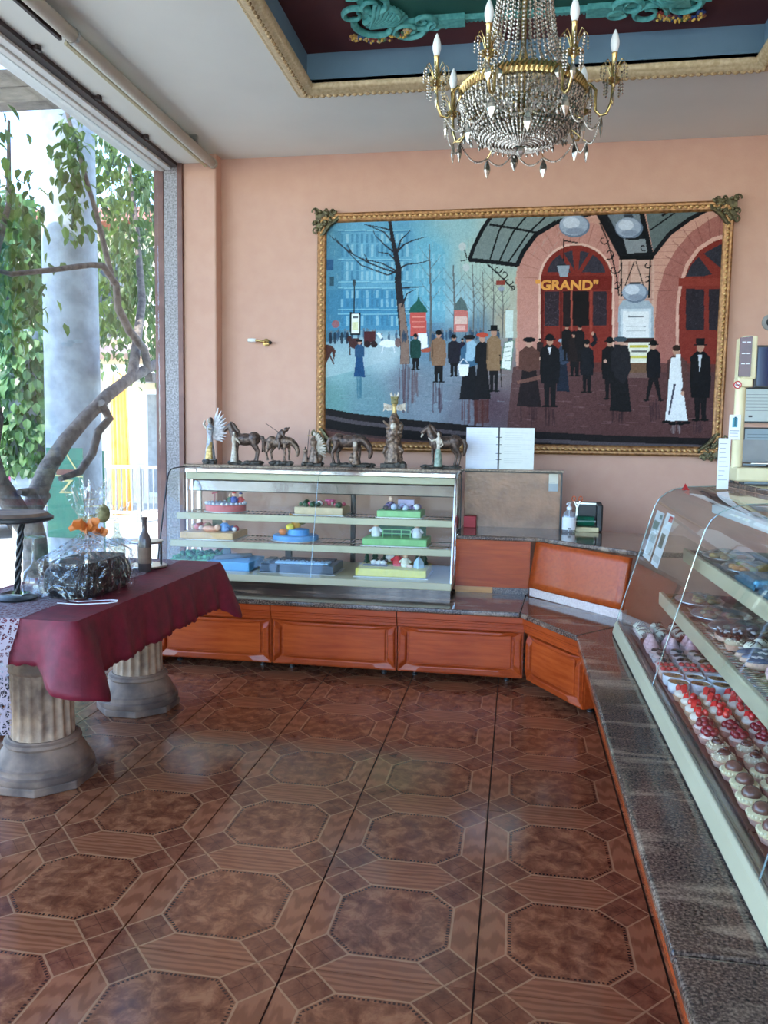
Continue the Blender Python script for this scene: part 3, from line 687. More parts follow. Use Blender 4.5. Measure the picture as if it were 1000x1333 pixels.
# ---------------------------------------------------------------- pastry display case along the right
RY1 = 2.12; RY0 = -2.4
rc = thing('pastry_case', 'long curved-glass pastry display case along the right side', 'display case', (0.85, -0.1, ZL))
RP = [(0.585,0.505),(0.625,0.66),(0.672,0.83),(0.712,0.985),(0.742,1.09),(0.762,1.128),(0.795,1.158),(0.835,1.177),(0.89,1.188),(1.06,1.196)]
seams = [2.12, 1.06, -0.26, -1.5, -2.4]
for a, b in zip(seams[1:], seams[:-1]): glass_sheet(RP, a+0.002, b-0.002, 'y', rc)
for y in seams[1:4]: edge_strip(RP, y, 'y', rc, 0.0022)
edge_strip(RP, RY1, 'y', rc, 0.003)
pts = RP + [(1.30,1.196),(1.30,0.50)]
MB().add([(p[0],RY1,p[1]) for p in pts], [tuple(range(len(pts)))]).build('end_glass', M['glass'], rc)
MB().prism([(0.565,ZL+0.008),(0.575,0.495),(0.583,0.507),(0.60,0.507),(0.612,0.49),(0.64,0.485),(0.64,ZL+0.008)], RY0, RY1, 'y').build('front_rail', M['cream'], rc, bevel=0.003)
MB().box(0.568,0.64,RY0,RY1,ZL,ZL+0.008).build('rail_gasket', M['dark'], rc)
MB().box(0.586,0.590,RY0,RY1-0.01,0.507,0.514).build('glazing_bead', M['steel'], rc)
MB().box(0.593,0.597,RY0,RY1-0.01,0.507,0.512).build('glazing_bead', M['steel'], rc)
M['tray_red'] = pmat('tray_edge', (120,70,60), (96,56,50), rough=0.4)
MB().box(0.61,1.30,RY0,RY1-0.02,0.47,0.492).build('deck', M['steel'], rc)
def rack_y(x0, x1, z, y0, y1, par):
    sh = MB().box(x0, x0+0.02, y0, y1, z-0.062, z).build('shelf', M['cream'], par, bevel=0.005)
    w = MB(); n = int((y1-y0)/0.022)
    for k in range(n+1):
        y = y0+0.005+(y1-y0-0.01)*k/n; w.tube([(x0+0.018,y,z-0.010),(x1,y,z-0.010)], 0.002, 4)
    for q in (0.3, 0.95): w.tube([(x0+(x1-x0)*q,y0,z-0.014),(x0+(x1-x0)*q,y1,z-0.014)], 0.003, 4)
    o = w.build('wire_rack', M['chrome'], sh); o['kind'] = 'stuff'
    return sh
rack_y(0.765, 1.26, 0.685, RY0, 2.03, rc)
rack_y(0.872, 1.26, 0.895, RY0, 2.06, rc)
MB().box(1.285,1.31,RY0,RY1,0.49,1.19).build('rear_panel', M['cream'], rc)
MB().prism([(0.93,1.172),(0.99,1.112),(1.0,1.118),(0.945,1.176)], RY0, 2.05, 'y').build('canopy_reflector', M['wavy'], rc)
MB().box(0.99,1.05,RY0,2.05,1.07,1.115).build('lamp_cover', M['whitepaint'], rc, bevel=0.008)
tr = MB().box(1.06,1.42,RY0,RY1,1.196,1.222).build('case_top_slab', M['granite'], bevel=0.006); tag(tr, 'granite top slab of the pastry case under the weighing scale', 'slab')
pb = thing('case_back_body', 'closed rear body of the pastry case behind the shelves', 'case body', (1.36,-0.1,0)); 
MB().box(1.315,1.42,RY0,RY1,0.0,1.195).build('body', M['cherry_y'], pb)

# ---------------------------------------------------------------- street tree with bent trunk
M['bark'] = pmat('grey_bark', (128,116,108), (88,78,74), rough=0.9, scale=18, bump=0.7, bscale=40)
def leafmat(name, c1, c2):
    m, nt, b = newmat(name); oi = N(nt, 'ShaderNodeObjectInfo'); tc = N(nt, 'ShaderNodeTexCoord')
    nz = N(nt, 'ShaderNodeTexNoise'); nz.inputs['Scale'].default_value = 2.2; nt.links.new(tc.outputs['Object'], nz.inputs['Vector'])
    gm = N(nt, 'ShaderNodeNewGeometry')
    ad = N(nt, 'ShaderNodeMath', operation='ADD'); nt.links.new(gm.outputs['Random Per Island'], ad.inputs[0]); nt.links.new(oi.outputs['Random'], ad.inputs[1])
    fr = N(nt, 'ShaderNodeMath', operation='FRACT'); nt.links.new(ad.outputs[0], fr.inputs[0])
    r = ramp(nt, [(0.0, lin(c1)), (1.0, lin(c2))]); nt.links.new(fr.outputs[0], r.inputs[0]); nt.links.new(r.outputs[0], b.inputs['Base Color'])
    b.inputs['Roughness'].default_value = 0.45
    out = nt.nodes['Material Output']; tl = N(nt, 'ShaderNodeBsdfTranslucent'); hs = N(nt, 'ShaderNodeHueSaturation'); hs.inputs['Value'].default_value = 1.5; hs.inputs['Saturation'].default_value = 1.1
    nt.links.new(r.outputs[0], hs.inputs['Color']); nt.links.new(hs.outputs[0], tl.inputs[0])
    mx = N(nt, 'ShaderNodeMixShader'); mx.inputs[0].default_value = 0.4; nt.links.new(b.outputs[0], mx.inputs[1]); nt.links.new(tl.outputs[0], mx.inputs[2]); nt.links.new(mx.outputs[0], out.inputs[0])
    return m
M['leaf'] = leafmat('tree_leaf', (46,70,34), (98,120,60))
M['ivy'] = leafmat('ivy_leaf', (44,76,40), (88,120,66))
def leafgeo(L, W):
    # folded, slightly drooping blade with a point
    return [(0,0,0),(L*0.3,W*0.5,0.10*W),(L*0.3,-W*0.5,0.10*W),(L*0.3,0,-0.06*W),(L*0.7,W*0.38,-0.02*W),(L*0.7,-W*0.38,-0.02*W),(L*0.7,0,-0.16*W),(L,0,-0.35*W)], [(0,3,1),(0,2,3),(3,6,4,1),(3,2,5,6),(6,7,4),(6,5,7)]
tree = thing('street_tree', 'leafy street tree with a bent grey trunk outside the shop window', 'tree', (-3.05, 2.83, -0.06))
X0 = -3.05
def P3(l, dx=0): return [(X0+dx, y, z) for y, z in l]
MB().tube(P3([(2.84,-0.08),(2.83,0.3),(2.82,0.70),(2.77,0.86),(2.87,1.02),(2.98,1.165),(3.20,1.345),(3.46,1.51),(3.80,1.70),(4.17,1.86),(4.60,2.0),(5.2,2.2)]), [0.12,0.09,0.074,0.07,0.064,0.06,0.055,0.051,0.048,0.044,0.042,0.036], 12).build('trunk', M['bark'], tree, smooth=50)
MB().tube(P3([(2.80,0.80),(2.66,0.95),(2.52,1.11),(2.46,1.28),(2.53,1.49),(2.40,1.9),(2.2,2.5),(2.0,3.2)], -0.05), [0.075,0.07,0.06,0.055,0.045,0.04,0.03,0.02], 10).build('branch', M['bark'], tree, smooth=50)
MB().tube(P3([(4.44,1.95),(4.38,2.11),(4.12,2.23),(3.94,2.385),(3.92,2.557),(3.72,2.655),(3.55,2.624),(3.02,2.477),(2.61,2.37),(2.3,2.36)], 0.02), [0.035,0.034,0.033,0.032,0.028,0.024,0.02,0.018,0.015,0.01], 8).build('branch', M['bark'], tree, smooth=50)
MB().tube(P3([(3.60,1.63),(3.73,1.52),(3.56,1.42),(3.47,1.26),(3.29,1.13),(3.05,1.094)], 0.05), [0.036,0.034,0.03,0.03,0.028,0.02], 8).build('branch', M['bark'], tree, smooth=50)
MB().tube(P3([(2.90,1.0),(2.82,0.93),(2.74,1.02),(2.62,1.03)], 0.03), [0.04,0.045,0.035,0.02], 8).build('branch', M['bark'], tree, smooth=50)
MB().tube([(X0,4.2,1.87),(X0-0.25,4.9,2.6),(X0-0.5,5.3,3.4),(X0-0.7,5.5,4.3)], [0.045,0.035,0.026,0.012], 8).build('branch', M['bark'], tree, smooth=50)
MB().tube([(X0,3.92,2.55),(X0-0.15,3.95,3.1),(X0-0.3,3.85,3.75),(X0-0.4,3.8,4.2)], [0.026,0.02,0.016,0.01], 8).build('branch', M['bark'], tree, smooth=50)
MB().tube([(X0-0.05,2.40,1.9),(X0-0.3,2.9,2.5),(X0-0.45,3.3,3.0),(X0-0.5,3.4,3.6)], [0.035,0.026,0.02,0.01], 8).build('branch', M['bark'], tree, smooth=50)
MB().obox((X0+0.02,4.62,1.89),(0.07,0.34,0.075),(0.03,0,0)).build('prop_board', M['beam'], tree, bevel=0.004)
hang = [(-3.32,3.791,3.693),(-3.32,3.807,3.56),(-3.32,3.728,3.394),(-3.32,3.828,3.286),(-3.32,3.876,3.158),(-3.32,3.865,3.439),(-3.34,3.926,3.028)]
right = [(5.071,4.154),(5.432,4.146),(5.829,4.062),(5.204,3.929),(4.985,3.654),(5.576,3.762),(5.994,3.81),(5.116,3.419),(5.408,3.355),(5.812,3.457),(6.071,3.366),(5.033,3.054),(5.475,3.044),(5.885,3.016),(5.163,2.696),(5.706,2.678),(6.049,2.495),(5.301,2.396),(5.864,2.237),(5.629,2.853),(4.878,2.544),(6.096,4.302),(5.5,4.6),(6.0,4.8)]
left = [(3.311,3.497),(3.387,3.289),(3.335,3.089),(3.474,3.238),(3.562,3.157),(3.281,2.865),(3.506,2.924),(3.55,3.087),(3.315,2.663),(3.545,2.77),(3.262,2.44),(3.533,2.491),(3.389,2.356),(3.573,2.332),(3.232,2.171),(3.265,3.429),(3.60,2.804),(3.0,3.0),(2.9,2.6),(3.0,3.4),(2.8,3.2)]
rl = random.Random(11); spots = []
for p in hang:
    for k in range(24): spots.append((p[0]+rl.gauss(0,0.05), p[1]+rl.gauss(0,0.06), p[2]+rl.gauss(0,0.07), 1))
for y, z in right:
    for k in range(105):
        d = rl.uniform(-0.5,0.35); q = (-3.7+d-X0*0-0.0675)/(-3.7-0.0675)
        spots.append((-3.7+d+rl.gauss(0,0.1), y+rl.gauss(0,0.15)+d*-0.9, z+rl.gauss(0,0.15), 0))
for y, z in [q for q in left if q[0] < 3.5 and (q[1] < 3.15 or q[0] < 3.1)]:
    for k in range(48): spots.append((-3.5+rl.gauss(0,0.12), y+rl.gauss(0,0.09), z+rl.gauss(0,0.11), 0))
rl.shuffle(spots)
spots.sort(key=lambda p: -p[0] if p[3] == 0 else -9)
LV, LF = leafgeo(0.092, 0.046)
lme = MB().add(LV, LF).mesh('leaf'); lme.materials.append(M['leaf'])
def leafrot(r): return (r.uniform(-0.5,0.5), r.uniform(0.3,1.5), r.uniform(0,2*PI))
fo = MB()
for i, p in enumerate(spots):
    rot = leafrot(rl); sc_ = rl.uniform(0.75,1.35)
    if i < 290: inst('leaf', lme, tree, p[:3], rot, sc_)
    else:
        mt = Matrix.Translation(p[:3]) @ Euler(rot).to_matrix().to_4x4() @ Matrix.Scale(sc_, 4)
        fo.add([mt @ Vector(v) for v in LV], LF)
f_ = fo.build('foliage', M['leaf'], tree); f_['kind'] = 'stuff'

# green banner tied to the post
M['green'] = pmat('green_banner', (18,112,82), (14,98,74), rough=0.5, scale=5)
M['goldink'] = pmat('gold_print', (206,188,120), (190,170,104), rough=0.5)
sg = thing('green_banner', 'dark green banner with gold triangle and letter Z tied to the concrete post', 'banner', (-3.55, 4.02, 0.6))
MB().box(-3.72,-3.40,4.02,4.03,0.55,1.285).build('cloth', M['green'], sg)
def strip(a, b, w, y=4.016, par=sg, mat=None, nm='print_line'):
    a = Vector((a[0],y,a[1])); b = Vector((b[0],y,b[1])); d = (b-a).normalized(); n = Vector((-d.z,0,d.x))*w/2
    MB().add([a+n,b+n,b-n,a-n,a+n+Vector((0,0.003,0)),b+n+Vector((0,0.003,0)),b-n+Vector((0,0.003,0)),a-n+Vector((0,0.003,0))],[(0,1,2,3),(0,4,5,1),(1,5,6,2),(2,6,7,3),(3,7,4,0)]).build(nm, mat or M['goldink'], par)
strip((-3.63,1.12),(-3.55,1.25),0.012); strip((-3.55,1.25),(-3.42,1.06),0.012); strip((-3.71,1.06),(-3.40,1.055),0.010); strip((-3.63,1.12),(-3.66,1.12),0.01)
M['redink'] = pmat('brown_red_print', (120,64,44), (104,54,40), rough=0.6)
MB().box(-3.63,-3.46,4.014,4.018,1.065,1.11).build('print_band', M['redink'], sg)
def textobj(txt, size, loc, rot, mat, parent, name='lettering', extrude=0.0006, align='CENTER', sx=1.0, bold=0.0):
    cu = bpy.data.curves.new('txt', 'FONT'); cu.body = txt; cu.size = size; cu.extrude = extrude; cu.align_x = align; cu.align_y = 'CENTER'; cu.resolution_u = 3; cu.offset = bold
    ob = bpy.data.objects.new('txt', cu); COL.objects.link(ob)
    dg = bpy.context.evaluated_depsgraph_get(); me = bpy.data.meshes.new_from_object(ob.evaluated_get(dg)); bpy.data.objects.remove(ob)
    me.materials.clear(); me.materials.append(mat)
    o = bpy.data.objects.new(name, me); COL.objects.link(o); o.parent = parent
    o.location = Vector(loc) - (wloc(parent) if parent else Vector((0,0,0))); o.rotation_euler = rot; o.scale = (sx,1,1)
    return o
textobj('Z', 0.16, (-3.545,4.015,0.965), (PI/2,0,0), M['goldink'], sg, sx=1.3)
for z in (0.80,0.86):
    MB().tube([(-3.62+0.232*math.cos(a),4.27+0.232*math.sin(a),z) for a in [k*2*PI/24 for k in range(24)]],0.004,5,closed=True).build('tie_cord', M['goldink'], sg)
s2 = MB().box(-3.67,-3.62,4.75,4.77,-0.1,1.25).build('green_board', M['green']); tag(s2, 'narrow green board standing behind the concrete post', 'board')

# closed white parasol, ivy pillar, fence, house across the street
M['canvas_w'] = pmat('white_canvas', (226,230,232), (208,212,216), rough=0.8, scale=4)
um = thing('patio_parasol', 'closed white patio parasol at the left edge outside', 'parasol', (-4.3, 3.95, -0.16))
MB().grid(20, 14, lambda u, v: (-4.3+(0.05+0.17*(1-v)**0.8*(0.75+0.25*math.cos(5*2*PI*u)))*math.cos(2*PI*u), 3.95+(0.05+0.17*(1-v)**0.8*(0.75+0.25*math.cos(5*2*PI*u)))*math.sin(2*PI*u), 0.75+1.55*v), closed_u=True).build('folded_canopy', M['canvas_w'], um, smooth=50)
MB().tube([(-4.3,3.95,-0.16),(-4.3,3.95,2.4)],0.022,10).build('pole', M['steel'], um)
MB().lathe([(0.26,-0.16),(0.26,-0.08),(0.05,-0.03)],20,(-4.3,3.95,0)).build('foot', M['concrete'], um)
iv = thing('ivy_pillar', 'ivy covered pillar across the street left of the post', 'ivy', (-6.2, 7.5, -0.16))
MB().box(-6.35,-6.05,7.35,7.65,-0.16,2.7).build('pillar', M['concrete'], iv)
LV2, LF2 = leafgeo(0.15, 0.11); fv = MB()
for k in range(900):
    a = rl.uniform(0,2*PI); z = rl.uniform(0.9,2.75); r_ = 0.25+rl.gauss(0,0.05)
    mt = Matrix.Translation((-6.2+r_*math.cos(a), 7.5+r_*math.sin(a), z)) @ Euler((rl.uniform(-0.6,0.6), rl.uniform(0.5,1.6), a+rl.uniform(-0.5,0.5))).to_matrix().to_4x4()
    fv.add([mt @ Vector(v) for v in LV2], LF2)
o_ = fv.build('ivy_foliage', M['ivy'], iv); o_['kind'] = 'stuff'
M['cream_wall'] = pmat('cream_render', (226,212,184), (218,202,172), rough=0.9, scale=3)
M['pinkband'] = pmat('pink_balcony_edge', (216,184,176), (206,172,166), rough=0.8)
M['roof'] = pmat('red_tile_roof', (164,92,70), (140,74,58), rough=0.8, scale=30)
M['shutter'] = pmat('grey_shutter', (150,150,148), (134,134,132), rough=0.7)
M['darkglass'] = pmat('dark_pane', (70,80,88), (58,66,72), rough=0.15)
ho = thing('house', 'cream house with pink edged balconies across the street', 'house', (-10, 15, -0.16))
MB().box(-22,-4,15,22,-0.2,5.9).build('wall', M['cream_wall'], ho)
for z in (3.1,):
    bl = MB().box(-16,-4,13.9,15,z,z+0.18).build('balcony', M['pinkband'], ho)
    r_ = MB().box(-16,-4,13.93,13.96,z+1.0,z+1.04)
    r_.build('rail', M['whitepaint'], bl)
    rb = MB()
    for k in range(100): rb.box(-16+k*0.12,-15.985+k*0.12,13.94,13.955,z+0.18,z+1.0)
    o_ = rb.build('balusters', M['whitepaint'], bl); o_['kind'] = 'stuff'
for x in (-15.0,-12.6,-9.3,-7.0):
    for z in (3.5,):
        w_ = MB().box(x-0.6,x+0.6,14.94,15.0,z,z+1.7).build('window', M['shutter'], ho)
        MB().box(x-0.5,x+0.5,14.92,14.945,z+0.08,z+1.6).build('pane', M['darkglass'], w_)
for x in (-13.6,-10.6,-7.7,-6.0):
    w_ = MB().box(x-0.55,x+0.55,14.94,15.0,0.0,2.4).build('window', M['whitepaint'], ho)
    MB().box(x-0.45,x+0.45,14.92,14.945,0.1,2.3).build('pane', M['shutter'], w_)
MB().prism([(14.2,5.9),(22,5.9),(18,7.3)], -22.5, -3.5, 'x').build('roof', M['roof'], ho)
MB().box(-8.3,-4.2,13.2,15,2.55,2.8).build('awning', M['whitepaint'], ho, bevel=0.02)
M['orange'] = pmat('orange_cloth', (246,206,128), (236,186,100), rough=0.8, scale=6)
cu_ = MB().grid(24, 10, lambda u, v: (-7.62+0.42*u-0.10*v*u, 12.3+0.05*math.sin(u*30), -0.16+2.73*v)).build('orange_curtain', M['orange'], smooth=60)
md = cu_.modifiers.new('thick','SOLIDIFY'); md.thickness = 0.01; tag(cu_, 'orange curtain hanging on the terrace across the street', 'curtain')
MB_ = thing('terrace_fence', 'white terrace railing with thin bars across the street', 'fence', (-6.4, 11.3, -0.16))
MB().box(-9.5,-4.6,11.28,11.32,0.80,0.85).build('top_rail', M['whitepaint'], MB_)
MB().box(-9.5,-4.6,11.28,11.32,-0.02,0.03).build('bottom_rail', M['whitepaint'], MB_)
bmesh_ = MB().box(-0.012,0.012,-0.012,0.012,0,0.80).mesh('bar'); bmesh_.materials.append(M['shutter'])
for k in range(48): inst('bar', bmesh_, MB_, (-9.45+k*0.102, 11.3, 0.0))
for k in range(6): inst('post', bmesh_, MB_, (-9.5+k*0.98, 11.3, -0.16), sc=(3,3,1.26))
def patio_chair(x, y, rz, label):
    t = thing('patio_chair', label, 'chair', (x,y,-0.16), rz, 'patio chairs across the street')
    def P(b, n): b.build(n, M['whitepaint'], t, world=False)
    P(MB().box(-0.22,0.22,-0.22,0.22,0.42,0.45), 'seat'); P(MB().box(-0.22,0.22,0.2,0.23,0.5,0.85), 'backrest')
    for sx in (-0.2,0.2):
        for sy in (-0.2,0.2): P(MB().tube([(sx,sy,0),(sx,sy,0.43 if sy < 0 else 0.85)],0.014,6), 'leg')
patio_chair(-6.2,12.1,0.4,'white patio chair behind the railing under the awning'); patio_chair(-5.4,12.4,-0.5,'white patio chair behind the railing near the window jamb')
MB_t = thing('patio_table', 'round white patio table behind the terrace railing', 'table', (-5.85,11.75,-0.16))
MB().lathe([(0.4,0.56),(0.4,0.59)],20,(-5.85,11.75,0)).build('table_top', M['whitepaint'], MB_t); MB().tube([(-5.85,11.75,-0.16),(-5.85,11.75,0.56)],0.03,8).build('leg', M['steel'], MB_t)
M['carred'] = pmat('dark_pink_car_paint', (150,60,90), (140,54,84), rough=0.2, coat=0.8)
# parked car seen low at the left edge
car = thing('parked_car', 'dark pink parked car low at the left edge outside', 'car', (-8.6, 8.6, -0.16), 0.7)
def CP_(b, n, m, **k): return b.build(n, m, car, world=False, **k)
CP_(MB().prism([(-2.0,0.25),(2.0,0.25),(2.05,0.6),(1.9,0.82),(1.1,0.9),(0.5,1.38),(-1.0,1.42),(-1.7,0.98),(-2.05,0.85)], -0.82, 0.82, 'y'), 'body', M['carred'], bevel=0.06, seg=3)
CP_(MB().prism([(1.0,0.93),(0.48,1.32),(-0.95,1.36),(-1.5,0.98)], -0.835, 0.835, 'y'), 'side_window', M['darkglass'])
for sx in (-1.25,1.3):
    for sy in (-0.78,0.78): CP_(MB().lathe([(0.31,-0.1),(0.32,0),(0.31,0.1)],20,(sx,sy,0.31),rot=(PI/2,0,0)), 'wheel', M['dark'], smooth=40)
# far greenery and hill line behind the houses
def bush(x, y, z, r, label, n, seed):
    t = thing('background_tree', label, 'tree', (x,y,-0.16), 0, 'trees across the street'); q = random.Random(seed); fb = MB(); V, Fc = leafgeo(0.32,0.2)
    MB().tube([(x,y,-0.16),(x,y,z)],[0.16,0.09],8).build('trunk', M['bark'], t)
    for k in range(n):
        d = Vector((q.gauss(0,1),q.gauss(0,1),q.gauss(0,1))).normalized()*r*q.uniform(0.6,1.0)
        mt = Matrix.Translation((x+d.x,y+d.y,z+d.z*0.9)) @ Euler((q.uniform(-1,1),q.uniform(0,2),q.uniform(0,6.28))).to_matrix().to_4x4()
        fb.add([mt @ Vector(v) for v in V], Fc)
    o = fb.build('crown', M['ivy'], t); o['kind'] = 'stuff'
bush(-9.6, 12.2, 4.6, 1.5, 'round green tree in front of the cream house', 1500, 3)
bush(-9.5, 24.5, 8.6, 2.2, 'tall green tree rising behind the cream house', 1300, 4)

# ---------------------------------------------------------------- the painting: canvas coloured point by point on its own mesh
import numpy as np
def painting():
    X0, X1, Z0, Z1, YP = -1.392, 1.432, 1.352, 3.0, 3.957
    H = np.array(HOM)
    nx, nz = 620, 362
    gx, gz = np.meshgrid(np.linspace(X0,X1,nx), np.linspace(Z1,Z0,nz))
    q = np.stack([gx.ravel(),gz.ravel(),np.ones(gx.size)]); w = H @ q
    px = (w[0]/w[2]); py = (w[1]/w[2])          # image pixel coordinates, in which the shapes below are traced
    img = np.zeros((px.size,3)); rng = np.random.default_rng(5)
    base = [(430,300,98,150,170),(480,300,116,178,204),(520,310,104,168,198),(560,330,124,188,206),(600,290,150,190,195),(640,290,166,190,186),(620,340,170,194,184),(650,380,178,188,168),(440,350,92,152,178),(490,350,122,186,212),(450,400,70,140,180),(500,400,82,152,192),(560,390,112,178,202),(600,400,152,192,205),(430,430,78,128,152),(470,440,124,162,180),(440,480,132,172,176),(500,460,168,192,200),(560,440,96,134,162),(620,430,104,134,152),(430,520,108,152,152),(480,520,112,148,158),(530,500,122,132,146),(560,530,128,142,156),(600,540,118,122,136),(640,530,98,78,88),(650,480,134,118,118),(700,540,92,64,68),(750,530,102,72,77),(800,540,88,60,64),(850,520,112,82,87),(900,560,82,62,68),(920,540,98,78,88),(660,420,170,160,140),(600,470,128,140,156),(640,460,140,140,148)]
    B = np.array(base, float); acc = np.zeros_like(img); ws = np.zeros(px.size)
    for x,y,r,g,b in B:
        k = 1/(((px-x)**2+(py-y)**2)**1.6+40); acc += k[:,None]*np.array([r,g,b]); ws += k
    img[:] = acc/ws[:,None]
    def inside(poly):
        p = np.asarray(poly, float); ins = np.zeros(px.size, bool)
        bb = (px>=p[:,0].min())&(px<=p[:,0].max())&(py>=p[:,1].min())&(py<=p[:,1].max()); id_ = np.nonzero(bb)[0]
        if not len(id_): return id_
        x = px[id_]; y = py[id_]; c = np.zeros(len(id_), bool); j = len(p)-1
        for i in range(len(p)):
            xi,yi = p[i]; xj,yj = p[j]
            if yi != yj: c ^= ((yi>y)!=(yj>y)) & (x < (xj-xi)*(y-yi)/(yj-yi)+xi)
            j = i
        return id_[c]
    def fill(poly, col, a=1.0):
        i = inside(poly); img[i] = img[i]*(1-a)+np.array(col)*a
    def rect(x0,x1,y0,y1,col,a=1.0): fill([(x0,y0),(x1,y0),(x1,y1),(x0,y1)],col,a)
    def ell(cx,cy,rx,ry,col,a=1.0):
        i = np.nonzero(((px-cx)/rx)**2+((py-cy)/ry)**2 < 1)[0]; img[i] = img[i]*(1-a)+np.array(col)*a
    def line(pts, w0, col, w1=None, a=1.0):
        w1 = w0 if w1 is None else w1; n = len(pts)-1
        for k in range(n):
            x0,y0 = pts[k]; x1,y1 = pts[k+1]; wa = w0+(w1-w0)*k/n; wb = w0+(w1-w0)*(k+1)/n
            d = math.hypot(x1-x0,y1-y0) or 1; nx_,ny_ = -(y1-y0)/d,(x1-x0)/d
            fill([(x0+nx_*wa/2,y0+ny_*wa/2),(x1+nx_*wb/2,y1+ny_*wb/2),(x1-nx_*wb/2,y1-ny_*wb/2),(x0-nx_*wa/2,y0-ny_*wa/2)],col,a)
    arc = lambda cx,cy,rx,ry,a0,a1,n=20: [(cx+rx*math.cos(math.radians(a0+(a1-a0)*k/n)), cy+ry*math.sin(math.radians(a0+(a1-a0)*k/n))) for k in range(n+1)]
    # --- hazy blue buildings on the left
    fill([(424,286),(470,283),(528,283),(538,300),(538,428),(424,430)], (96,160,192), 0.55)
    fill([(538,320),(556,308),(574,320),(580,330),(580,420),(538,420)], (104,176,204), 0.5)
    rect(424,524,378,430,(58,134,176),0.5); rect(424,444,300,420,(70,120,140),0.35)
    for y in (299,337,366,374,402,408): rect(440,536,y,y+1.6,(150,204,216),0.6); rect(440,536,y+1.6,y+3,(60,120,156),0.5)
    rw = np.random.default_rng(9)
    for y0,y1 in ((304,316),(318,334),(341,352),(353,365),(378,388),(389,400),(411,424)):
        x = 444
        while x < 534:
            rect(x,x+3.2,y0,y1,(168,206,214) if rw.random()<0.6 else (66,124,156),0.55); x += 6.5
    for y0 in (330,350,372,392): 
        for x in range(542,578,7): rect(x,x+3,y0,y0+12,(160,206,218),0.4)
    rect(425,434,338,352,(46,88,130),0.8); rect(429,435,360,372,(46,70,80),0.7)
    for k in range(260):
        x = rng.uniform(424,670); y = rng.uniform(285,420); line([(x,y),(x+rng.normal(0,1.5),y+rng.uniform(3,9))],0.8,(190,205,200) if rng.random()<0.6 else (80,130,160),a=0.22)
    # haze between trees
    for x in range(600,666,5): line([(x,300+abs(x-630)*0.6),(x,440)],1.0,(150,160,150),a=0.4)
    # --- thin trees
    tw = (104,104,104)
    for x,y0,y1,w in ((560,318,470,4),(591,345,452,4),(616,345,440,2.2),(629,352,440,2),(642,345,432,2),(654,360,440,2)):
        line([(x-1,y0),(x+1,(y0+y1)/2),(x,y1)],w*0.4,tw,w,a=0.85)
        for k in range(7):
            yy = y0+8+k*(y1-y0)*0.07; s_ = 1 if k%2 else -1
            line([(x,yy+14),(x+s_*8,yy+4),(x+s_*15,yy-6)],1.1,tw,0.4,a=0.6)
    # --- big bare tree
    bk = (54,52,58)
    line([(507,285),(511,310),(515,330),(519,350),(518,365),(521,390),(524,420),(527,450),(527,473)],4,bk,13)
    line([(522,395),(525,420),(527,450),(527,474)],7,(142,116,104),12)
    for br in ([(517,355),(500,350),(480,342),(458,330),(440,316),(428,305)],[(517,353),(498,343),(470,336)],[(519,352),(505,358),(470,345),(436,310)],[(515,330),(500,318),(488,306),(486,300)],[(513,318),(500,302),(478,293)],[(510,300),(496,296),(474,292)],[(517,328),(526,318),(540,312),(556,308)],[(516,340),(506,330),(492,328)],[(519,350),(530,344),(548,342),(562,338)],[(521,375),(535,374),(552,373)],[(518,325),(522,312),(534,300)],[(523,400),(530,382),(542,376)],[(458,330),(452,318)],[(480,342),(474,330)]):
        line(br,2.6,bk,0.8,a=0.9)
    # --- street, carriages, far crowd
    fill([(424,446),(440,440),(520,436),(522,462),(470,480),(424,492)],(172,192,198),0.55)
    for k in range(60):
        x = rng.uniform(430,670); y = 428+rng.uniform(0,8); ell(x,y+6,1.6,6,(50,74,100),0.6); ell(x,y-1,1.2,1.5,(120,110,110),0.6)
    for x in (430,436,445,452): ell(x,440,2.2,8,(40,52,66),0.8)
    fill([(424,448),(432,450),(437,456),(435,470),(432,458),(424,474)],(92,56,48)); line([(428,460),(435,474)],2,(92,56,48))
    ell(463,447,9,7,(86,54,52)); line([(455,450),(456,462)],1.6,(70,46,44)); line([(470,448),(474,460)],1.6,(70,46,44)); ell(455,441,3,4,(80,50,48))
    rect(474,489,431,446,(92,48,52)); ell(478,448,4.5,4.5,(60,40,44)); ell(487,448,4.5,4.5,(60,40,44)); ell(437,422,5,5,(176,96,96),0.8)
    ell(505,447,11,5,(226,232,236)); line([(497,440),(492,433)],4,(226,232,236)); line([(499,450),(497,460)],1.5,(210,216,222)); line([(512,450),(514,459)],1.5,(210,216,222)); ell(518,446,4,6,(120,84,80),0.8)
    # lamp post and board
    line([(461,366),(461,408)],1.6,(36,44,52)); ell(461,368,2.4,4.5,(70,84,90)); rect(455.5,469.5,406.5,436,(36,42,46)); rect(457.5,467.5,408.5,434,(226,230,226)); rect(459,466,412,414,(90,100,104)); rect(458.5,466.5,419,430,(214,216,170))
    # kiosks
    rect(534,555,407,437,(206,92,84)); fill([(532,407),(534,401),(543,391),(545,384),(547,391),(555,401),(557,407)],(44,104,92)); line([(545,384),(545,378)],1,(44,104,92))
    for y in (412,418,425): rect(536,553,y,y+1.2,(240,170,150),0.7)
    rect(591,609,404,432,(206,120,112)); fill([(590,404),(594,394),(600,386),(606,394),(610,404)],(96,116,116)); rect(592,608,412,422,(226,214,200),0.7); rect(594,606,424,430,(236,200,190),0.6)
    fill([(544,434),(556,434),(557,452),(546,455)],(230,232,236)); fill([(548,455),(560,452),(560,458),(549,459)],(180,90,70))
    # --- hotel front
    st = (204,152,134)
    fill([(672,480),(670,372),(674,345),(684,320),(704,300),(730,286),(780,272),(950,262),(945,482),(672,482)], st)
    for y in range(300,480,9): rect(672,945,y,y+0.9,(168,116,102),0.55)
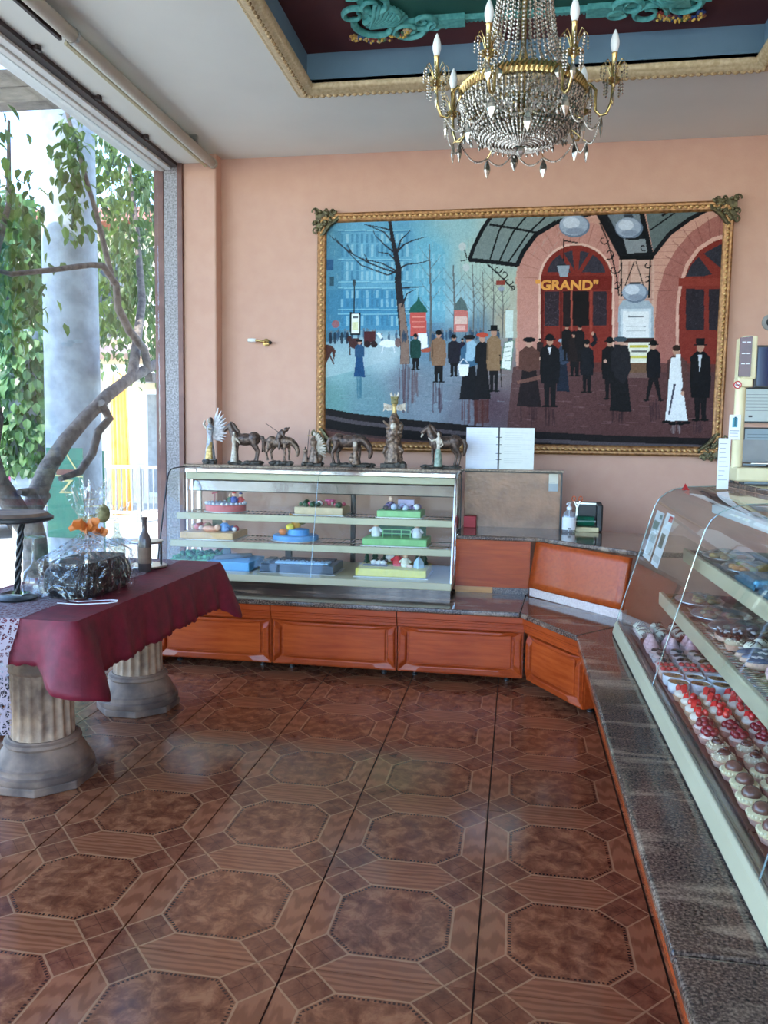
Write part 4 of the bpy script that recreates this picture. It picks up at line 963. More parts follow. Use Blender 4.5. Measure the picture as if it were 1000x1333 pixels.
    for k in range(90):
        x = rng.uniform(674,940); y = rng.uniform(300,470); rect(x,x+0.9,y,y+9,(168,116,102),0.4)
    rect(664,673,370,440,(176,176,160)); rect(658,668,404,440,(200,214,208))
    # left arch
    fill([(674,482),(674,372)]+arc(749,368,76,82,180,360)+[(824,482)], (196,138,124))
    for a_ in range(185,356,13):
        p0 = (749+50*math.cos(math.radians(a_)),366+50*math.sin(math.radians(a_))); p1 = (749+76*math.cos(math.radians(a_)),368+82*math.sin(math.radians(a_))); line([p0,p1],0.9,(160,104,94),a=0.6)
    fill([(701,482),(701,366)]+arc(750.5,366,49.5,50,180,360)+[(800,482)], (224,180,160))
    fill([(704,484),(704,366)]+arc(750.5,366,46.5,47,180,360)+[(797,484)], (140,54,44))
    for a0,a1 in ((186,236),(244,262),(278,296),(304,354)):
        c_ = arc(750.5,358,38,32,a0,a1,8); fill([(750.5+8*math.cos(math.radians((a0+a1)/2)),358+6*math.sin(math.radians((a0+a1)/2)))]+c_,(66,62,72))
    rect(704,797,359,377,(126,42,34)); 
    for x0,x1,c_ in ((709,728,(62,50,58)),(733,743,(48,34,36)),(745,767,(34,22,24)),(772,790,(62,50,58))): rect(x0,x1,379,424,c_)
    rect(704,708,376,484,(112,40,34)); rect(729,732,376,470,(112,40,34)); rect(768,771,376,470,(160,70,56)); rect(743,745.5,376,430,(170,84,70))
    for k in range(40):
        x = rng.choice([rng.uniform(709,728),rng.uniform(772,790)]); y = rng.uniform(380,422); line([(x,y),(x+rng.normal(0,3),y+3)],0.8,(110,100,110),a=0.4)
    # pillar and posters
    rect(806,852,338,484,(206,164,146)); rect(818,821,340,484,(176,128,112),0.6); rect(846,849,340,484,(176,128,112),0.6)
    for y in range(345,480,11): rect(806,852,y,y+1,(170,124,110),0.6)
    fill([(805,444),(805,400),(811,391),(845,391),(851,400),(851,444)],(160,174,186)); rect(808,848,402,442,(196,206,214)); rect(811,845,405,442,(222,224,226)); rect(818,838,411,413,(120,124,130)); rect(815,841,424,425.5,(170,174,178)); rect(815,841,430,431.5,(170,174,178))
    rect(806,852,440,446,(70,48,46)); rect(818,846,446,492,(226,224,208)); rect(820,844,449,453,(200,188,70)); rect(822,842,456,459,(110,110,104)); rect(820,844,463,466,(206,196,90)); rect(820,842,472,485,(216,206,104)); rect(858,873,430,468,(112,44,36)); rect(860,871,433,465,(150,96,84))
    # right arch
    fill([(853,484)]+[(853,420),(856,385),(866,350),(880,325),(900,302),(925,285),(950,274),(950,484)], (170,108,98))
    for t in range(8):
        a_ = 186+t*13; line([(930+46*math.cos(math.radians(a_)),385+74*math.sin(math.radians(a_))),(930+76*math.cos(math.radians(a_)),390+108*math.sin(math.radians(a_)))],1,(136,84,78),a=0.7)
    fill([(880,484),(880,400),(884,370),(893,343),(908,322),(928,309),(950,303),(950,484)],(214,164,146))
    fill([(884,484),(884,400),(888,372),(897,346),(911,326),(930,314),(950,308),(950,484)],(140,56,46))
    fill([(893,360),(900,345),(910,334),(927,357),(915,360)],(58,58,68)); fill([(916,330),(938,318),(944,318),(942,352)],(58,58,68)); rect(884,950,362,372,(150,64,52))
    rect(893,917,376,430,(54,48,56)); rect(923,943,376,430,(54,48,56))
    for k in range(30): x = rng.uniform(893,940); y = rng.uniform(378,428); line([(x,y),(x+rng.normal(0,2),y+3)],0.8,(96,90,100),a=0.4)
    # iron and glass canopy
    gl = (126,140,138); ir = (30,32,38)
    fill([(640,278),(628,297),(616,321),(611,338),(673,345),(680,330),(698,306),(725,290),(781,275)], gl)
    for o in range(30): x = rng.uniform(622,740); y = rng.uniform(280,335); line([(x,y),(x+4,y-7)],0.7,(170,184,178),a=0.3)
    line([(642,278),(629,297),(617,321),(611,339)],5,ir); line([(610,338),(640,341),(674,345)],5.5,ir); line([(781,275),(725,289),(698,305),(681,328),(673,346)],6,ir)
    line([(637,292),(668,297),(700,303)],3,ir); line([(622,312),(622,312)],2,ir)
    for b_ in ([(664,277),(650,300),(638,338)],[(690,276),(668,302),(650,340)],[(718,275),(688,303),(662,341)]): line(b_,2.2,ir)
    fill([(840,272),(935,266),(900,285),(872,304),(851,330)],(104,116,116)); line([(930,268),(898,285),(872,304),(850,332)],5.5,ir); line([(862,281),(878,270)],3,ir); line([(846,300),(880,276)],2,ir)
    fill([(774,275),(808,338),(852,336),(838,272)], ir); fill([(789,276),(832,274),(836,300),(806,306)],(122,132,140)); fill([(812,311),(840,311),(843,328),(817,330)],(140,146,150))
    for k in range(25): x = rng.uniform(792,834); y = rng.uniform(277,300); line([(x,y),(x+3,y+4)],0.6,(60,66,72),a=0.5)
    rect(806,850,333,338,(22,24,28))
    # scroll ironwork
    def curl(cx,cy,r,a0,turn,w=1.5): line([(cx+r*(1-0.75*t/14)*math.cos(a0+turn*t/14), cy+r*(1-0.75*t/14)*math.sin(a0+turn*t/14)) for t in range(15)],w,ir)
    line([(781,290),(790,310),(797,335),(803,360),(806,385)],1.8,ir); line([(809,338),(809,386)],2,ir); line([(847,338),(845,388)],2,ir)
    for c_ in ((786,312,7,0,5),(793,330,8,2,-5),(800,350,8,0,5),(803,370,6,2,-5),(843,345,5,0,5),(842,362,5,2,-5),(841,378,5,1,5),(838,322,5,1,5)): curl(*c_)
    for c_ in ((648,350,6,0,5),(656,357,6,2,-5),(662,366,6,0,5),(667,374,4,2,-5)): curl(*c_)
    line([(635,344),(650,358),(668,376)],2,ir)
    line([(604,322),(608,336)],1.6,ir); ell(602,321,4.5,5.5,(196,200,198),0.9); ell(607,348,4.5,5,(190,196,196),0.9); line([(608,338),(600,340)],1.2,ir); rect(646,658,365,371,(150,70,60)); ell(653,376,4,3,(150,160,180))
    # oval lamps
    for cx,cy,rx,ry in ((748,294,20,15),(819,297,18,14),(827,381,17,13)):
        ell(cx,cy,rx,ry,(112,126,146)); ell(cx-1,cy-1,rx-1.5,ry-1.5,(158,170,188)); ell(cx-4,cy-4,rx*0.55,ry*0.5,(196,204,216)); ell(cx+1,cy+ry*0.45,rx*0.6,ry*0.3,(130,142,160),0.7)
    rect(813,824,279,283,(60,66,74)); rect(820,834,367,370,(40,42,46)); line([(826,340),(814,372)],1.3,ir); line([(828,340),(838,372)],1.3,ir); line([(814,311),(832,311)],2,ir)
    line([(734,310),(734,340)],1.2,ir); line([(733,313),(752,316)],1.6,ir); fill([(725,345),(742,345),(739,360),(729,360)],(150,160,170)); line([(725,345),(742,345)],1.5,(50,54,60))
    # --- wet pavement of the court with streaks
    def streak(x,y0,y1,w,col,a=0.5,n=8):
        for k in range(n):
            xx = x+rng.uniform(-w/2,w/2); ya = y0+rng.uniform(-4,6); line([(xx,ya),(xx+rng.normal(0,1),y1-rng.uniform(0,(y1-y0)*0.4))],rng.uniform(1,2.5),col,a=a)
    fill([(668,478),(700,470),(945,474),(930,575),(660,560)],(98,64,62),0.8)
    for k in range(70): x = rng.uniform(660,930); y = rng.uniform(490,560); line([(x,y),(x+rng.uniform(4,16),y+0.5)],1,(140,112,116) if rng.random()<0.5 else (76,50,54),a=0.4)
    for k in range(70): x = rng.uniform(426,650); y = rng.uniform(480,555); line([(x,y),(x+rng.uniform(4,16),y+0.5)],1,(150,176,182) if rng.random()<0.6 else (90,112,124),a=0.35)
    streak(527,476,540,14,(98,76,84)); streak(541,482,530,10,(110,90,96)); streak(570,500,540,14,(86,66,78)); streak(607,520,556,26,(96,62,66)); streak(628,518,556,20,(92,50,50),0.7,12); streak(688,528,556,22,(70,46,50)); streak(468,490,520,10,(70,120,140)); streak(716,530,556,16,(64,42,46)); streak(851,522,552,14,(70,48,54)); streak(910,548,566,16,(66,50,58)); streak(806,534,552,20,(60,42,46)); streak(882,552,566,18,(150,146,150),0.4)
    # --- people
    def man(x,y0,y1,w,coat,leg=(34,30,34),hat='bowler',skin=(186,140,118),coatlen=0.68,hatc=(26,24,28),stride=0.0):
        h = y1-y0; hd = h*0.062
        fill([(x-w*0.24+(-stride*w),y1-h*0.02),(x-w*0.30,y0+h*coatlen-2),(x+w*0.30,y0+h*coatlen-2),(x+w*0.26+stride*w,y1-h*0.02),(x+w*0.06+stride*w,y1-h*0.02),(x,y0+h*coatlen+4),(x-w*0.06-stride*w,y1-h*0.02)],leg)
        ell(x-w*0.2-stride*w,y1-h*0.012,w*0.2,h*0.016,(24,20,22)); ell(x+w*0.2+stride*w,y1-h*0.012,w*0.2,h*0.016,(24,20,22))
        fill([(x-w*0.16,y0+h*0.15),(x+w*0.16,y0+h*0.15),(x+w*0.46,y0+h*0.22),(x+w*0.5,y0+h*0.5),(x+w*0.42,y0+h*coatlen),(x-w*0.42,y0+h*coatlen),(x-w*0.5,y0+h*0.5),(x-w*0.46,y0+h*0.22)],coat)
        fill([(x-w*0.46,y0+h*0.24),(x-w*0.36,y0+h*0.24),(x-w*0.34,y0+h*0.52),(x-w*0.48,y0+h*0.52)],tuple(c*0.75 for c in coat),0.8)
        ell(x,y0+h*0.10,hd*0.75,hd,skin)
        if hat == 'bowler': ell(x,y0+h*0.055,hd*0.95,hd*0.8,hatc); rect(x-hd*1.3,x+hd*1.3,y0+h*0.07,y0+h*0.085,hatc)
        elif hat == 'top': rect(x-hd*0.85,x+hd*0.85,y0-h*0.01,y0+h*0.07,hatc); rect(x-hd*1.4,x+hd*1.4,y0+h*0.063,y0+h*0.08,hatc)
        elif hat == 'none': ell(x,y0+h*0.065,hd*0.8,hd*0.6,(60,40,32))
    def woman(x,y0,y1,w,top,skirt,hatc=(30,28,34),skin=(196,150,130),flare=1.0):
        h = y1-y0; hd = h*0.06
        fill([(x-w*0.26,y0+h*0.42),(x+w*0.26,y0+h*0.42),(x+w*0.4*flare,y0+h*0.75),(x+w*0.5*flare,y1),(x-w*0.5*flare,y1-1),(x-w*0.4*flare,y0+h*0.75)],skirt)
        fill([(x-w*0.14,y0+h*0.14),(x+w*0.14,y0+h*0.14),(x+w*0.42,y0+h*0.22),(x+w*0.42,y0+h*0.46),(x,y0+h*0.5),(x-w*0.42,y0+h*0.46),(x-w*0.42,y0+h*0.22)],top)
        ell(x,y0+h*0.095,hd*0.75,hd,skin); ell(x,y0+h*0.045,hd*1.5,hd*0.6,hatc)
    woman(468,441,491,15,(50,90,126),(38,84,128)); 
    man(541,434,481,15,(36,78,72)); man(571,429,498,20,(146,112,88)); man(591,435,490,17,(44,42,54)); man(602,440,470,9,(50,44,66))
    woman(611,435,521,26,(70,110,140),(30,30,38),flare=1.0); fill([(608,446),(616,442),(622,450),(616,470),(606,470)],(150,186,208)); fill([(596,474),(611,474),(609,489),(599,490)],(230,232,236)); line([(598,474),(603,467),(610,473)],1,(220,220,224))
    fill([(617,520),(634,520),(637,550),(618,552)],(96,54,48),0.6)
    woman(628,432,520,22,(32,30,36),(34,30,36),hatc=(200,80,60)); line([(634,462),(641,460)],3,(32,30,36))
    man(643,424,510,20,(150,118,88),hat='top'); line([(651,462),(653,504)],1.2,(40,34,34))
    fill([(657,446),(669,443),(665,482),(652,479)],(226,230,222)); line([(657,446),(669,443),(665,482),(652,479),(657,446)],1.2,(110,140,120)); 
    for y in (452,458,464,470): line([(657,y),(665,y-1)],1,(140,160,150))
    man(703,440,470,9,(60,44,44)); woman(733,440,510,17,(64,76,96),(40,48,64),hatc=(150,170,190)); man(738,421,470,14,(34,26,28)); man(748,430,490,20,(48,34,34),hat='bowler'); man(755,422,470,13,(34,26,30))
    woman(689,438,530,32,(104,70,62),(46,34,38)); fill([(673,496),(705,488),(704,494),(674,500)],(140,96,84),0.8)
    man(716,434,530,27,(30,28,34)); fill([(713,452),(718,452),(716,462)],(214,214,220))
    man(764,441,511,19,(34,34,42)); line([(770,450),(776,444),(773,434)],5,(34,34,42)); ell(772,434,2,2.4,(196,146,124))
    man(794,438,520,22,(30,28,32)); ell(788,470,2.4,2.4,(200,156,136)); woman(808,437,536,30,(44,42,48),(32,30,34),hatc=(70,86,96),flare=0.95); fill([(800,448),(818,450),(822,480),(812,500),(800,490)],(46,44,50))
    man(851,442,522,19,(30,30,38),hat='bowler',coatlen=0.62,stride=0.3)
    man(881,446,553,26,(104,70,66),hat='none',coatlen=0.5); fill([(874,466),(886,464),(888,492),(894,540),(896,548),(866,548),(870,510),(872,480)],(222,226,230)); fill([(877,500),(880,500),(872,540),(870,540)],(80,80,96)); line([(892,470),(893,500),(889,510)],5,(100,68,64)); ell(889,512,2.4,3,(196,150,128)); ell(868,549,6,2,(22,20,24)); ell(894,550,6,2,(22,20,24)); rect(880,886,461,466,(232,234,238))
    man(912,441,548,28,(26,26,32),hat='top',coatlen=0.72); fill([(909,462),(914,462),(911,486)],(206,210,218))
    # dark curved kerb at the bottom
    def band(off, th, col):
        top = [(418,530),(460,538),(520,545),(607,553),(700,562),(800,567),(946,571)]
        fill([(x,y+off) for x,y in top]+[(x,y+off+th) for x,y in reversed(top)], col)
    band(0,60,(112,74,66)); band(0,9,(40,32,34)); band(9,5,(92,82,86)); band(14,12,(34,27,28)); band(26,3,(84,62,60))
    img[:] = np.clip((img-120)*1.10+106 + rng.normal(0,4.5,(px.size,1)),0,255)
    lum = img @ np.array([0.3,0.55,0.15]); img[:] = img*0.84+lum[:,None]*0.16
    lo = rng.normal(0,1,(nz//5+2,nx//5+2)); yy,xx = np.mgrid[0:nz,0:nx]; lo = lo[yy//5,xx//5]; img[:] = np.clip(img+1.8*lo.reshape(-1,1),0,255)
    s_ = img/255.0; col = np.where(s_<=0.04045, s_/12.92, ((s_+0.055)/1.055)**2.4)
    rgba = np.ones((px.size,4),np.float32); rgba[:,:3] = col
    me = bpy.data.meshes.new('canvas')
    co = np.stack([gx.ravel(),np.full(px.size,YP),gz.ravel()],1)
    idx = np.arange(nx*nz).reshape(nz,nx); fs = np.stack([idx[1:,:-1],idx[1:,1:],idx[:-1,1:],idx[:-1,:-1]],-1).reshape(-1,4)
    org = np.array([0.02,3.97,1.3])
    me.vertices.add(len(co)); me.vertices.foreach_set('co',(co-org).astype(np.float32).ravel())
    me.loops.add(fs.size); me.loops.foreach_set('vertex_index',fs.astype(np.int32).ravel())
    me.polygons.add(len(fs)); me.polygons.foreach_set('loop_start',np.arange(0,fs.size,4,dtype=np.int32)); me.polygons.foreach_set('loop_total',np.full(len(fs),4,np.int32))
    me.update(calc_edges=True)
    ca = me.color_attributes.new('col','FLOAT_COLOR','POINT'); ca.data.foreach_set('color',rgba.ravel())
    t = thing('framed_painting', 'large gilt-framed painting of a hotel entrance with people in old dress', 'painting', tuple(org))
    o = bpy.data.objects.new('canvas', me); COL.objects.link(o); o.parent = t
    me.materials.append(vcol('oil_paint', rough=0.6, noise=0.06, nscale=120, bump=0.1, spec=0.15))
    M['ochre'] = pmat('ochre_paint', (222,150,58), (206,134,48), rough=0.6)
    textobj('"GRAND"', 0.092, (0.378,3.9545,2.497), (PI/2,0.02,0), M['ochre'], t, sx=1.12, bold=0.0035)
    MB().box(X0-0.01,X1+0.01,3.96,3.975,Z0-0.01,Z1+0.01).build('backing_board', M['cherry'], t)
    # carved frame: moulding, rope beads, corner cartouches
    FP = [(-0.042,0.0),(-0.042,0.016),(-0.03,0.026),(-0.016,0.022),(-0.004,0.034),(0.012,0.030),(0.022,0.018),(0.028,0.012),(0.028,0.0)]
    fx0,fx1,fz0,fz1 = X0-0.005,X1+0.005,Z0-0.005,Z1+0.005; yb = 3.968
    up = Vector((0,-1,0)); path = [(Vector((fx0,yb,fz0)),Vector((1,0,1)),up),(Vector((fx1,yb,fz0)),Vector((-1,0,1)),up),(Vector((fx1,yb,fz1)),Vector((-1,0,-1)),up),(Vector((fx0,yb,fz1)),Vector((1,0,-1)),up)]
    MB().sweep(FP, path, closed=True).build('frame', M['gilt'], t, smooth=50)
    def rope(a, b, n):
        m = MB(); a = Vector(a); b = Vector(b); d = (b-a); hz = abs(d.x) > abs(d.z)
        for k in range(n): m.ell(a+d*((k+0.5)/n), (0.016 if hz else 0.012,0.010,0.012 if hz else 0.016), n=6, m=4, rot=(0,0.6,0))
        o2 = m.build('leaf_bead_row', M['gilt_l'], t, smooth=60); o2['kind'] = 'stuff'
    yr = yb-0.032
    rope((fx0,yr,fz1+0.004),(fx1,yr,fz1+0.004),76); rope((fx0,yr,fz0-0.004),(fx1,yr,fz0-0.004),76); rope((fx0-0.004,yr,fz0),(fx0-0.004,yr,fz1),44); rope((fx1+0.004,yr,fz0),(fx1+0.004,yr,fz1),44)
    def cart(cx, cz, sx, sz):
        m = MB(); rnd = random.Random(3)
        m.prism([(cx-sx*0.055,cz-sz*0.055),(cx+sx*0.10,cz-sz*0.055),(cx+sx*0.085,cz-sz*0.02),(cx+sx*0.02,cz+sz*0.04),(cx-sx*0.02,cz+sz*0.085),(cx-sx*0.055,cz+sz*0.10)][::(1 if sx*sz>0 else -1)],3.94,3.968,'y')
        for k in range(26):
            u = rnd.uniform(-0.06,0.085); v = rnd.uniform(-0.06,0.085)
            if u+v > 0.085: continue
            m.ell((cx+sx*u,3.936,cz+sz*v),(rnd.uniform(0.01,0.018),0.016,rnd.uniform(0.008,0.014)),n=7,m=5,rot=(0,rnd.uniform(0,3),0))
        for (u,v,r,a0) in ((0.08,-0.05,0.026,0),(-0.05,0.08,0.026,1.5),(-0.05,-0.05,0.03,3),(0.03,-0.055,0.02,1),(-0.055,0.03,0.02,2)):
            m.tube([(cx+sx*(u+r*(1-0.06*q)*math.cos(a0+0.5*q)),3.934-0.004*math.sin(q),cz+sz*(v+r*(1-0.06*q)*math.sin(a0+0.5*q))) for q in range(13)],0.007,6)
        # slanting bar across the corner
        m.tube([(cx+sx*0.125,3.945,cz-sz*0.01),(cx+sx*0.05,3.938,cz+sz*0.05),(cx-sx*0.01,3.945,cz+sz*0.125)],0.016,6)
        m.build('corner_cartouche', M['gilt_d'], t, smooth=60)
    cart(fx0,fz1,1,-1); cart(fx1,fz1,-1,-1); cart(fx1,fz0,-1,1); cart(fx0,fz0,1,1)
HOM = [[937.33874,-31.00615,3870.85371],[-77.81359,-1090.36276,4843.08099],[-0.16305,-0.09267,5.91626]]   # canvas metres -> image pixels
M['gilt'] = pmat('gilt_frame', (172,124,78), (120,80,46), rough=0.42, metal=0.45, scale=40)
M['gilt_l'] = pmat('pale_gilt', (208,168,112), (168,124,72), rough=0.4, metal=0.5, scale=60)  # paler gilt for the raised bead rows
M['gilt_d'] = pmat('bronze_cartouche', (120,112,80), (74,66,48), rough=0.45, metal=0.5, scale=50)
painting()

# ---------------------------------------------------------------- crystal chandelier
M['crystal'] = pmat('cut_crystal', (222,214,200), (128,122,112), rough=0.10, metal=0.75, scale=70)
M['crystal_clear'] = glassmat('clear_crystal', (0.86,0.88,0.88), rough=0.03, base=0.22, haze=0.12, hazecol=(0.8,0.82,0.82))
M['bulb'] = pmat('frosted_bulb', (238,238,240), (230,230,234), rough=0.35)
def chandelier(cx, cy):
    t = thing('chandelier', 'brass chandelier with crystal strands and candle bulbs below the ceiling tray', 'chandelier', (cx, cy, 2.54))
    RR = 0.235; ZR = 2.768
    C3 = lambda r, a, z: Vector((cx+r*math.sin(a), cy-r*math.cos(a), z))
    def bead(b, p, r, e=1.35):
        p = Vector(p); v = [p+Vector((r,0,0)),p+Vector((0,r,0)),p+Vector((-r,0,0)),p+Vector((0,-r,0)),p+Vector((0,0,r*e)),p+Vector((0,0,-r*e))]
        b.add(v, [(0,1,4),(1,2,4),(2,3,4),(3,0,4),(1,0,5),(2,1,5),(3,2,5),(0,3,5)])
    def strand(b, pts, step, r):
        d = 0.0
        for a_, c_ in zip(pts[:-1], pts[1:]):
            a_ = Vector(a_); c_ = Vector(c_); L = (c_-a_).length
            while d < L: bead(b, a_+(c_-a_)*(d/L), r); d += step
            d -= L
    # stem, canopy cup, rim
    MB().lathe([(0.010,2.58),(0.010,2.70),(0.030,2.72),(0.012,2.76),(0.012,2.88),(0.020,2.90),(0.011,2.94),(0.011,3.25),(0.022,3.27),(0.011,3.30),(0.011,3.62)], 14, (cx,cy,0)).build('stem', M['brass'], t, smooth=40)
    MB().lathe([(0.012,3.585),(0.06,3.60),(0.085,3.63),(0.09,3.674)], 20, (cx,cy,0)).build('ceiling_cup', M['brass'], t, smooth=40)
    rim = MB().lathe([(RR-0.009,ZR-0.02),(RR+0.007,ZR-0.016),(RR+0.013,ZR),(RR+0.003,ZR+0.02),(RR-0.009,ZR+0.024),(RR-0.017,ZR+0.002)], 48, (cx,cy,0), cap=False).build('rim_band', M['brass'], t, smooth=40)
    rb = MB()
    for k in range(84):
        a = 2*PI*k/84; rb.tube([C3(RR+0.005,a,ZR-0.018),C3(RR+0.015,a+0.035,ZR+0.002),C3(RR+0.003,a+0.07,ZR+0.022)],0.006,5)
    o = rb.build('woven_braid', M['brass'], rim, smooth=60); o['kind'] = 'stuff'
    MB().lathe([(0.150,2.70),(0.158,2.70),(0.158,2.715),(0.150,2.715)], 32, (cx,cy,0), cap=False).build('inner_ring', M['brass'], t)
    MB().lathe([(0.095,3.30),(0.105,3.295),(0.11,3.32),(0.10,3.34)], 28, (cx,cy,0), cap=False).build('crown_ring', M['brass'], t, smooth=40)
    for k in range(4):
        a = k*PI/2+0.4; MB().tube([C3(0.0,a,ZR-0.008),C3(RR-0.005,a,ZR-0.006)],0.005,6).build('spoke', M['brass'], t)
        MB().tube([C3(0.0,a,3.32),C3(0.10,a,3.32)],0.004,6).build('spoke', M['brass'], t)
    # strands rising to the crown
    up = MB()
    for k in range(34):
        a = 2*PI*k/34; strand(up, [C3(0.100-0.006,a,3.30),C3(0.105,a,3.12),C3(0.125,a,2.98),C3(0.16,a,2.87),C3(RR-0.01,a,ZR+0.02)], 0.0165, 0.0068)
    o = up.build('upper_strands', M['crystal'], t); o['kind'] = 'stuff'
    # basket of strands below the rim
    dn = MB()
    for k in range(64):
        a = 2*PI*k/64
        pts = [C3(RR*1.03*math.cos(q*PI/2*0.93)**0.85 if q < 1 else 0.03, a, 2.735-0.165*math.sin(q*PI/2)**1.3) for q in [j/10 for j in range(11)]]
        strand(dn, pts, 0.0140, 0.0076)
    o = dn.build('basket_strands', M['crystal'], t); o['kind'] = 'stuff'
    fr = MB()
    for k in range(84):
        a = 2*PI*k/84; L = 0.085+0.03*math.sin(k*1.7); strand(fr, [C3(RR-0.004,a,ZR-0.02),C3(RR,a,ZR-0.02-L)], 0.0150, 0.0062); bead(fr, C3(RR,a,ZR-0.03-L-0.006), 0.007, 2.2)
    for k in range(40):
        a = 2*PI*k/40; strand(fr, [C3(0.18,a,2.655),C3(0.182,a,2.61)], 0.0150, 0.0062)
    for k in range(30):
        a = 2*PI*k/30; strand(fr, [C3(0.12,a,2.615),C3(0.122,a,2.57)], 0.0150, 0.0062)
    o = fr.build('fringe', M['crystal'], t); o['kind'] = 'stuff'
    dropm = MB(); 
    dropm.lathe([(0.001,-0.062),(0.007,-0.050),(0.013,-0.034),(0.012,-0.022),(0.005,-0.006),(0.001,0.0)], 6, rx=1, ry=0.45); dm = dropm.mesh('crystal_drop'); dm.materials.append(M['crystal'])
    inst('bottom_finial', dm, t, (cx,cy,2.572), sc=(1.4,2.6,0.75))
    # arms with candles
    sl = MB().lathe([(0.013,0),(0.013,0.012),(0.010,0.02),(0.0095,0.10),(0.012,0.104),(0.0085,0.108)],12).mesh('candle_sleeve',smooth=40); sl.materials.append(M['brass'])
    bu = MB().lathe([(0.008,0),(0.012,0.008),(0.0165,0.026),(0.0165,0.042),(0.011,0.064),(0.005,0.078),(0.001,0.085)],14).mesh('bulb',smooth=60); bu.materials.append(M['bulb'])
    cup = MB().lathe([(0.006,-0.022),(0.010,-0.010),(0.028,0.0),(0.033,0.006),(0.030,0.008),(0.010,0.004)],16).mesh('drip_cup',smooth=40); cup.materials.append(M['brass'])
    ang = [math.radians(-72+51.43*k) for k in range(7)]
    for a in ang:
        z0 = 2.775; R_ = 0.348
        arm = MB().tube([C3(0.235,a,2.765),C3(0.262,a,2.775),C3(0.284,a,2.75),C3(0.282,a,2.71),C3(0.284,a,2.675),C3(0.302,a,2.655),C3(0.326,a,2.66),C3(0.342,a,2.70),C3(R_,a,z0)],0.0058,7).build('arm', M['brass'], t, smooth=60)
        inst('drip_cup', cup, arm, C3(R_,a,z0)); inst('candle_sleeve', sl, arm, C3(R_,a,z0)); inst('bulb', bu, arm, C3(R_,a,z0+0.106))
        sp = MB(); bd = MB()
        for k in range(8):
            b_ = 2*PI*k/8; c0 = C3(R_,a,z0); q = lambda r, z: c0+Vector((r*math.cos(b_),r*math.sin(b_),z))
            sp.tube([q(0.012,0.02),q(0.022,0.055),q(0.036,0.072),q(0.046,0.062),q(0.048,0.05)],0.0016,4)
            strand(bd, [q(0.048,0.048),q(0.049,0.008)], 0.0115, 0.0048)
            strand(bd, [q(0.033,0.0),q(0.034,-0.05)], 0.0115, 0.0048)
        sp.build('leaf_spray', M['brass'], arm); o = bd.build('bead_fringe', M['crystal'], arm); o['kind'] = 'stuff'
        inst('crystal_drop', dm, arm, C3(R_,a,z0-0.028), (0,0,a), 1.0)
        inst('crystal_drop', dm, arm, C3(0.308,a,2.652), (0,0,a), 1.3)
        inst('crystal_drop', dm, arm, C3(0.262,a,2.770), (0,0,a), (1.6,1.6,0.9))
    fs = MB()
    for k in range(7):
        a0 = ang[k]; a1 = ang[k]+2*PI/7; p0 = C3(0.308,a0,2.655); p1 = C3(0.308,a1,2.655); mid = C3(0.275,(a0+a1)/2,2.605)
        pts = []
        for (s_, e_) in ((p0,mid),(mid,p1)):
            for j in range(9):
                u = j/8; q = s_.lerp(e_,u); q.z -= 0.045*math.sin(PI*u); pts.append(q)
        strand(fs, pts, 0.0085, 0.0044)
        inst('crystal_drop', dm, t, mid-Vector((0,0,0.005)), (0,0,(a0+a1)/2), 1.25)
        MB().tube([C3(0.19,(a0+a1)/2,2.66),C3(0.255,(a0+a1)/2,2.615),mid],0.0025,5).build('festoon_hook', M['brass'], t)
    o = fs.build('bead_festoons', M['crystal'], t); o['kind'] = 'stuff'
chandelier(0.045, 1.40)

# small brass wall hook lamp on the plaster
wl2 = thing('wall_bracket', 'small brass wall lamp bracket without a shade left of the painting', 'wall lamp', (-1.86, 3.99, 2.11))
MB().lathe([(0.026,0.0),(0.030,0.006),(0.028,0.016),(0.014,0.022)],18,(-1.845,4.0,2.115),rot=(PI/2,0,0)).build('back_plate', M['brass'], wl2, smooth=40)
MB().tube([(-1.845,3.98,2.115),(-1.85,3.955,2.118),(-1.90,3.95,2.125),(-1.93,3.95,2.128)],0.009,10).build('arm', M['brass'], wl2, smooth=40)
MB().lathe([(0.013,-0.03),(0.016,0.0),(0.013,0.03)],12,(-1.945,3.95,2.128),rot=(0,PI/2,0)).build('lamp_holder', M['whitepaint'], wl2, smooth=40)
MB().lathe([(0.010,-0.01),(0.016,0.0),(0.004,0.014)],12,(-1.805,3.965,2.112),rot=(0,PI/2,0)).build('end_knob', M['dark'], wl2, smooth=40)
MB().tube([(-1.845,3.97,2.115),(-1.81,3.966,2.112)],0.007,8).build('stub', M['brass'], wl2)

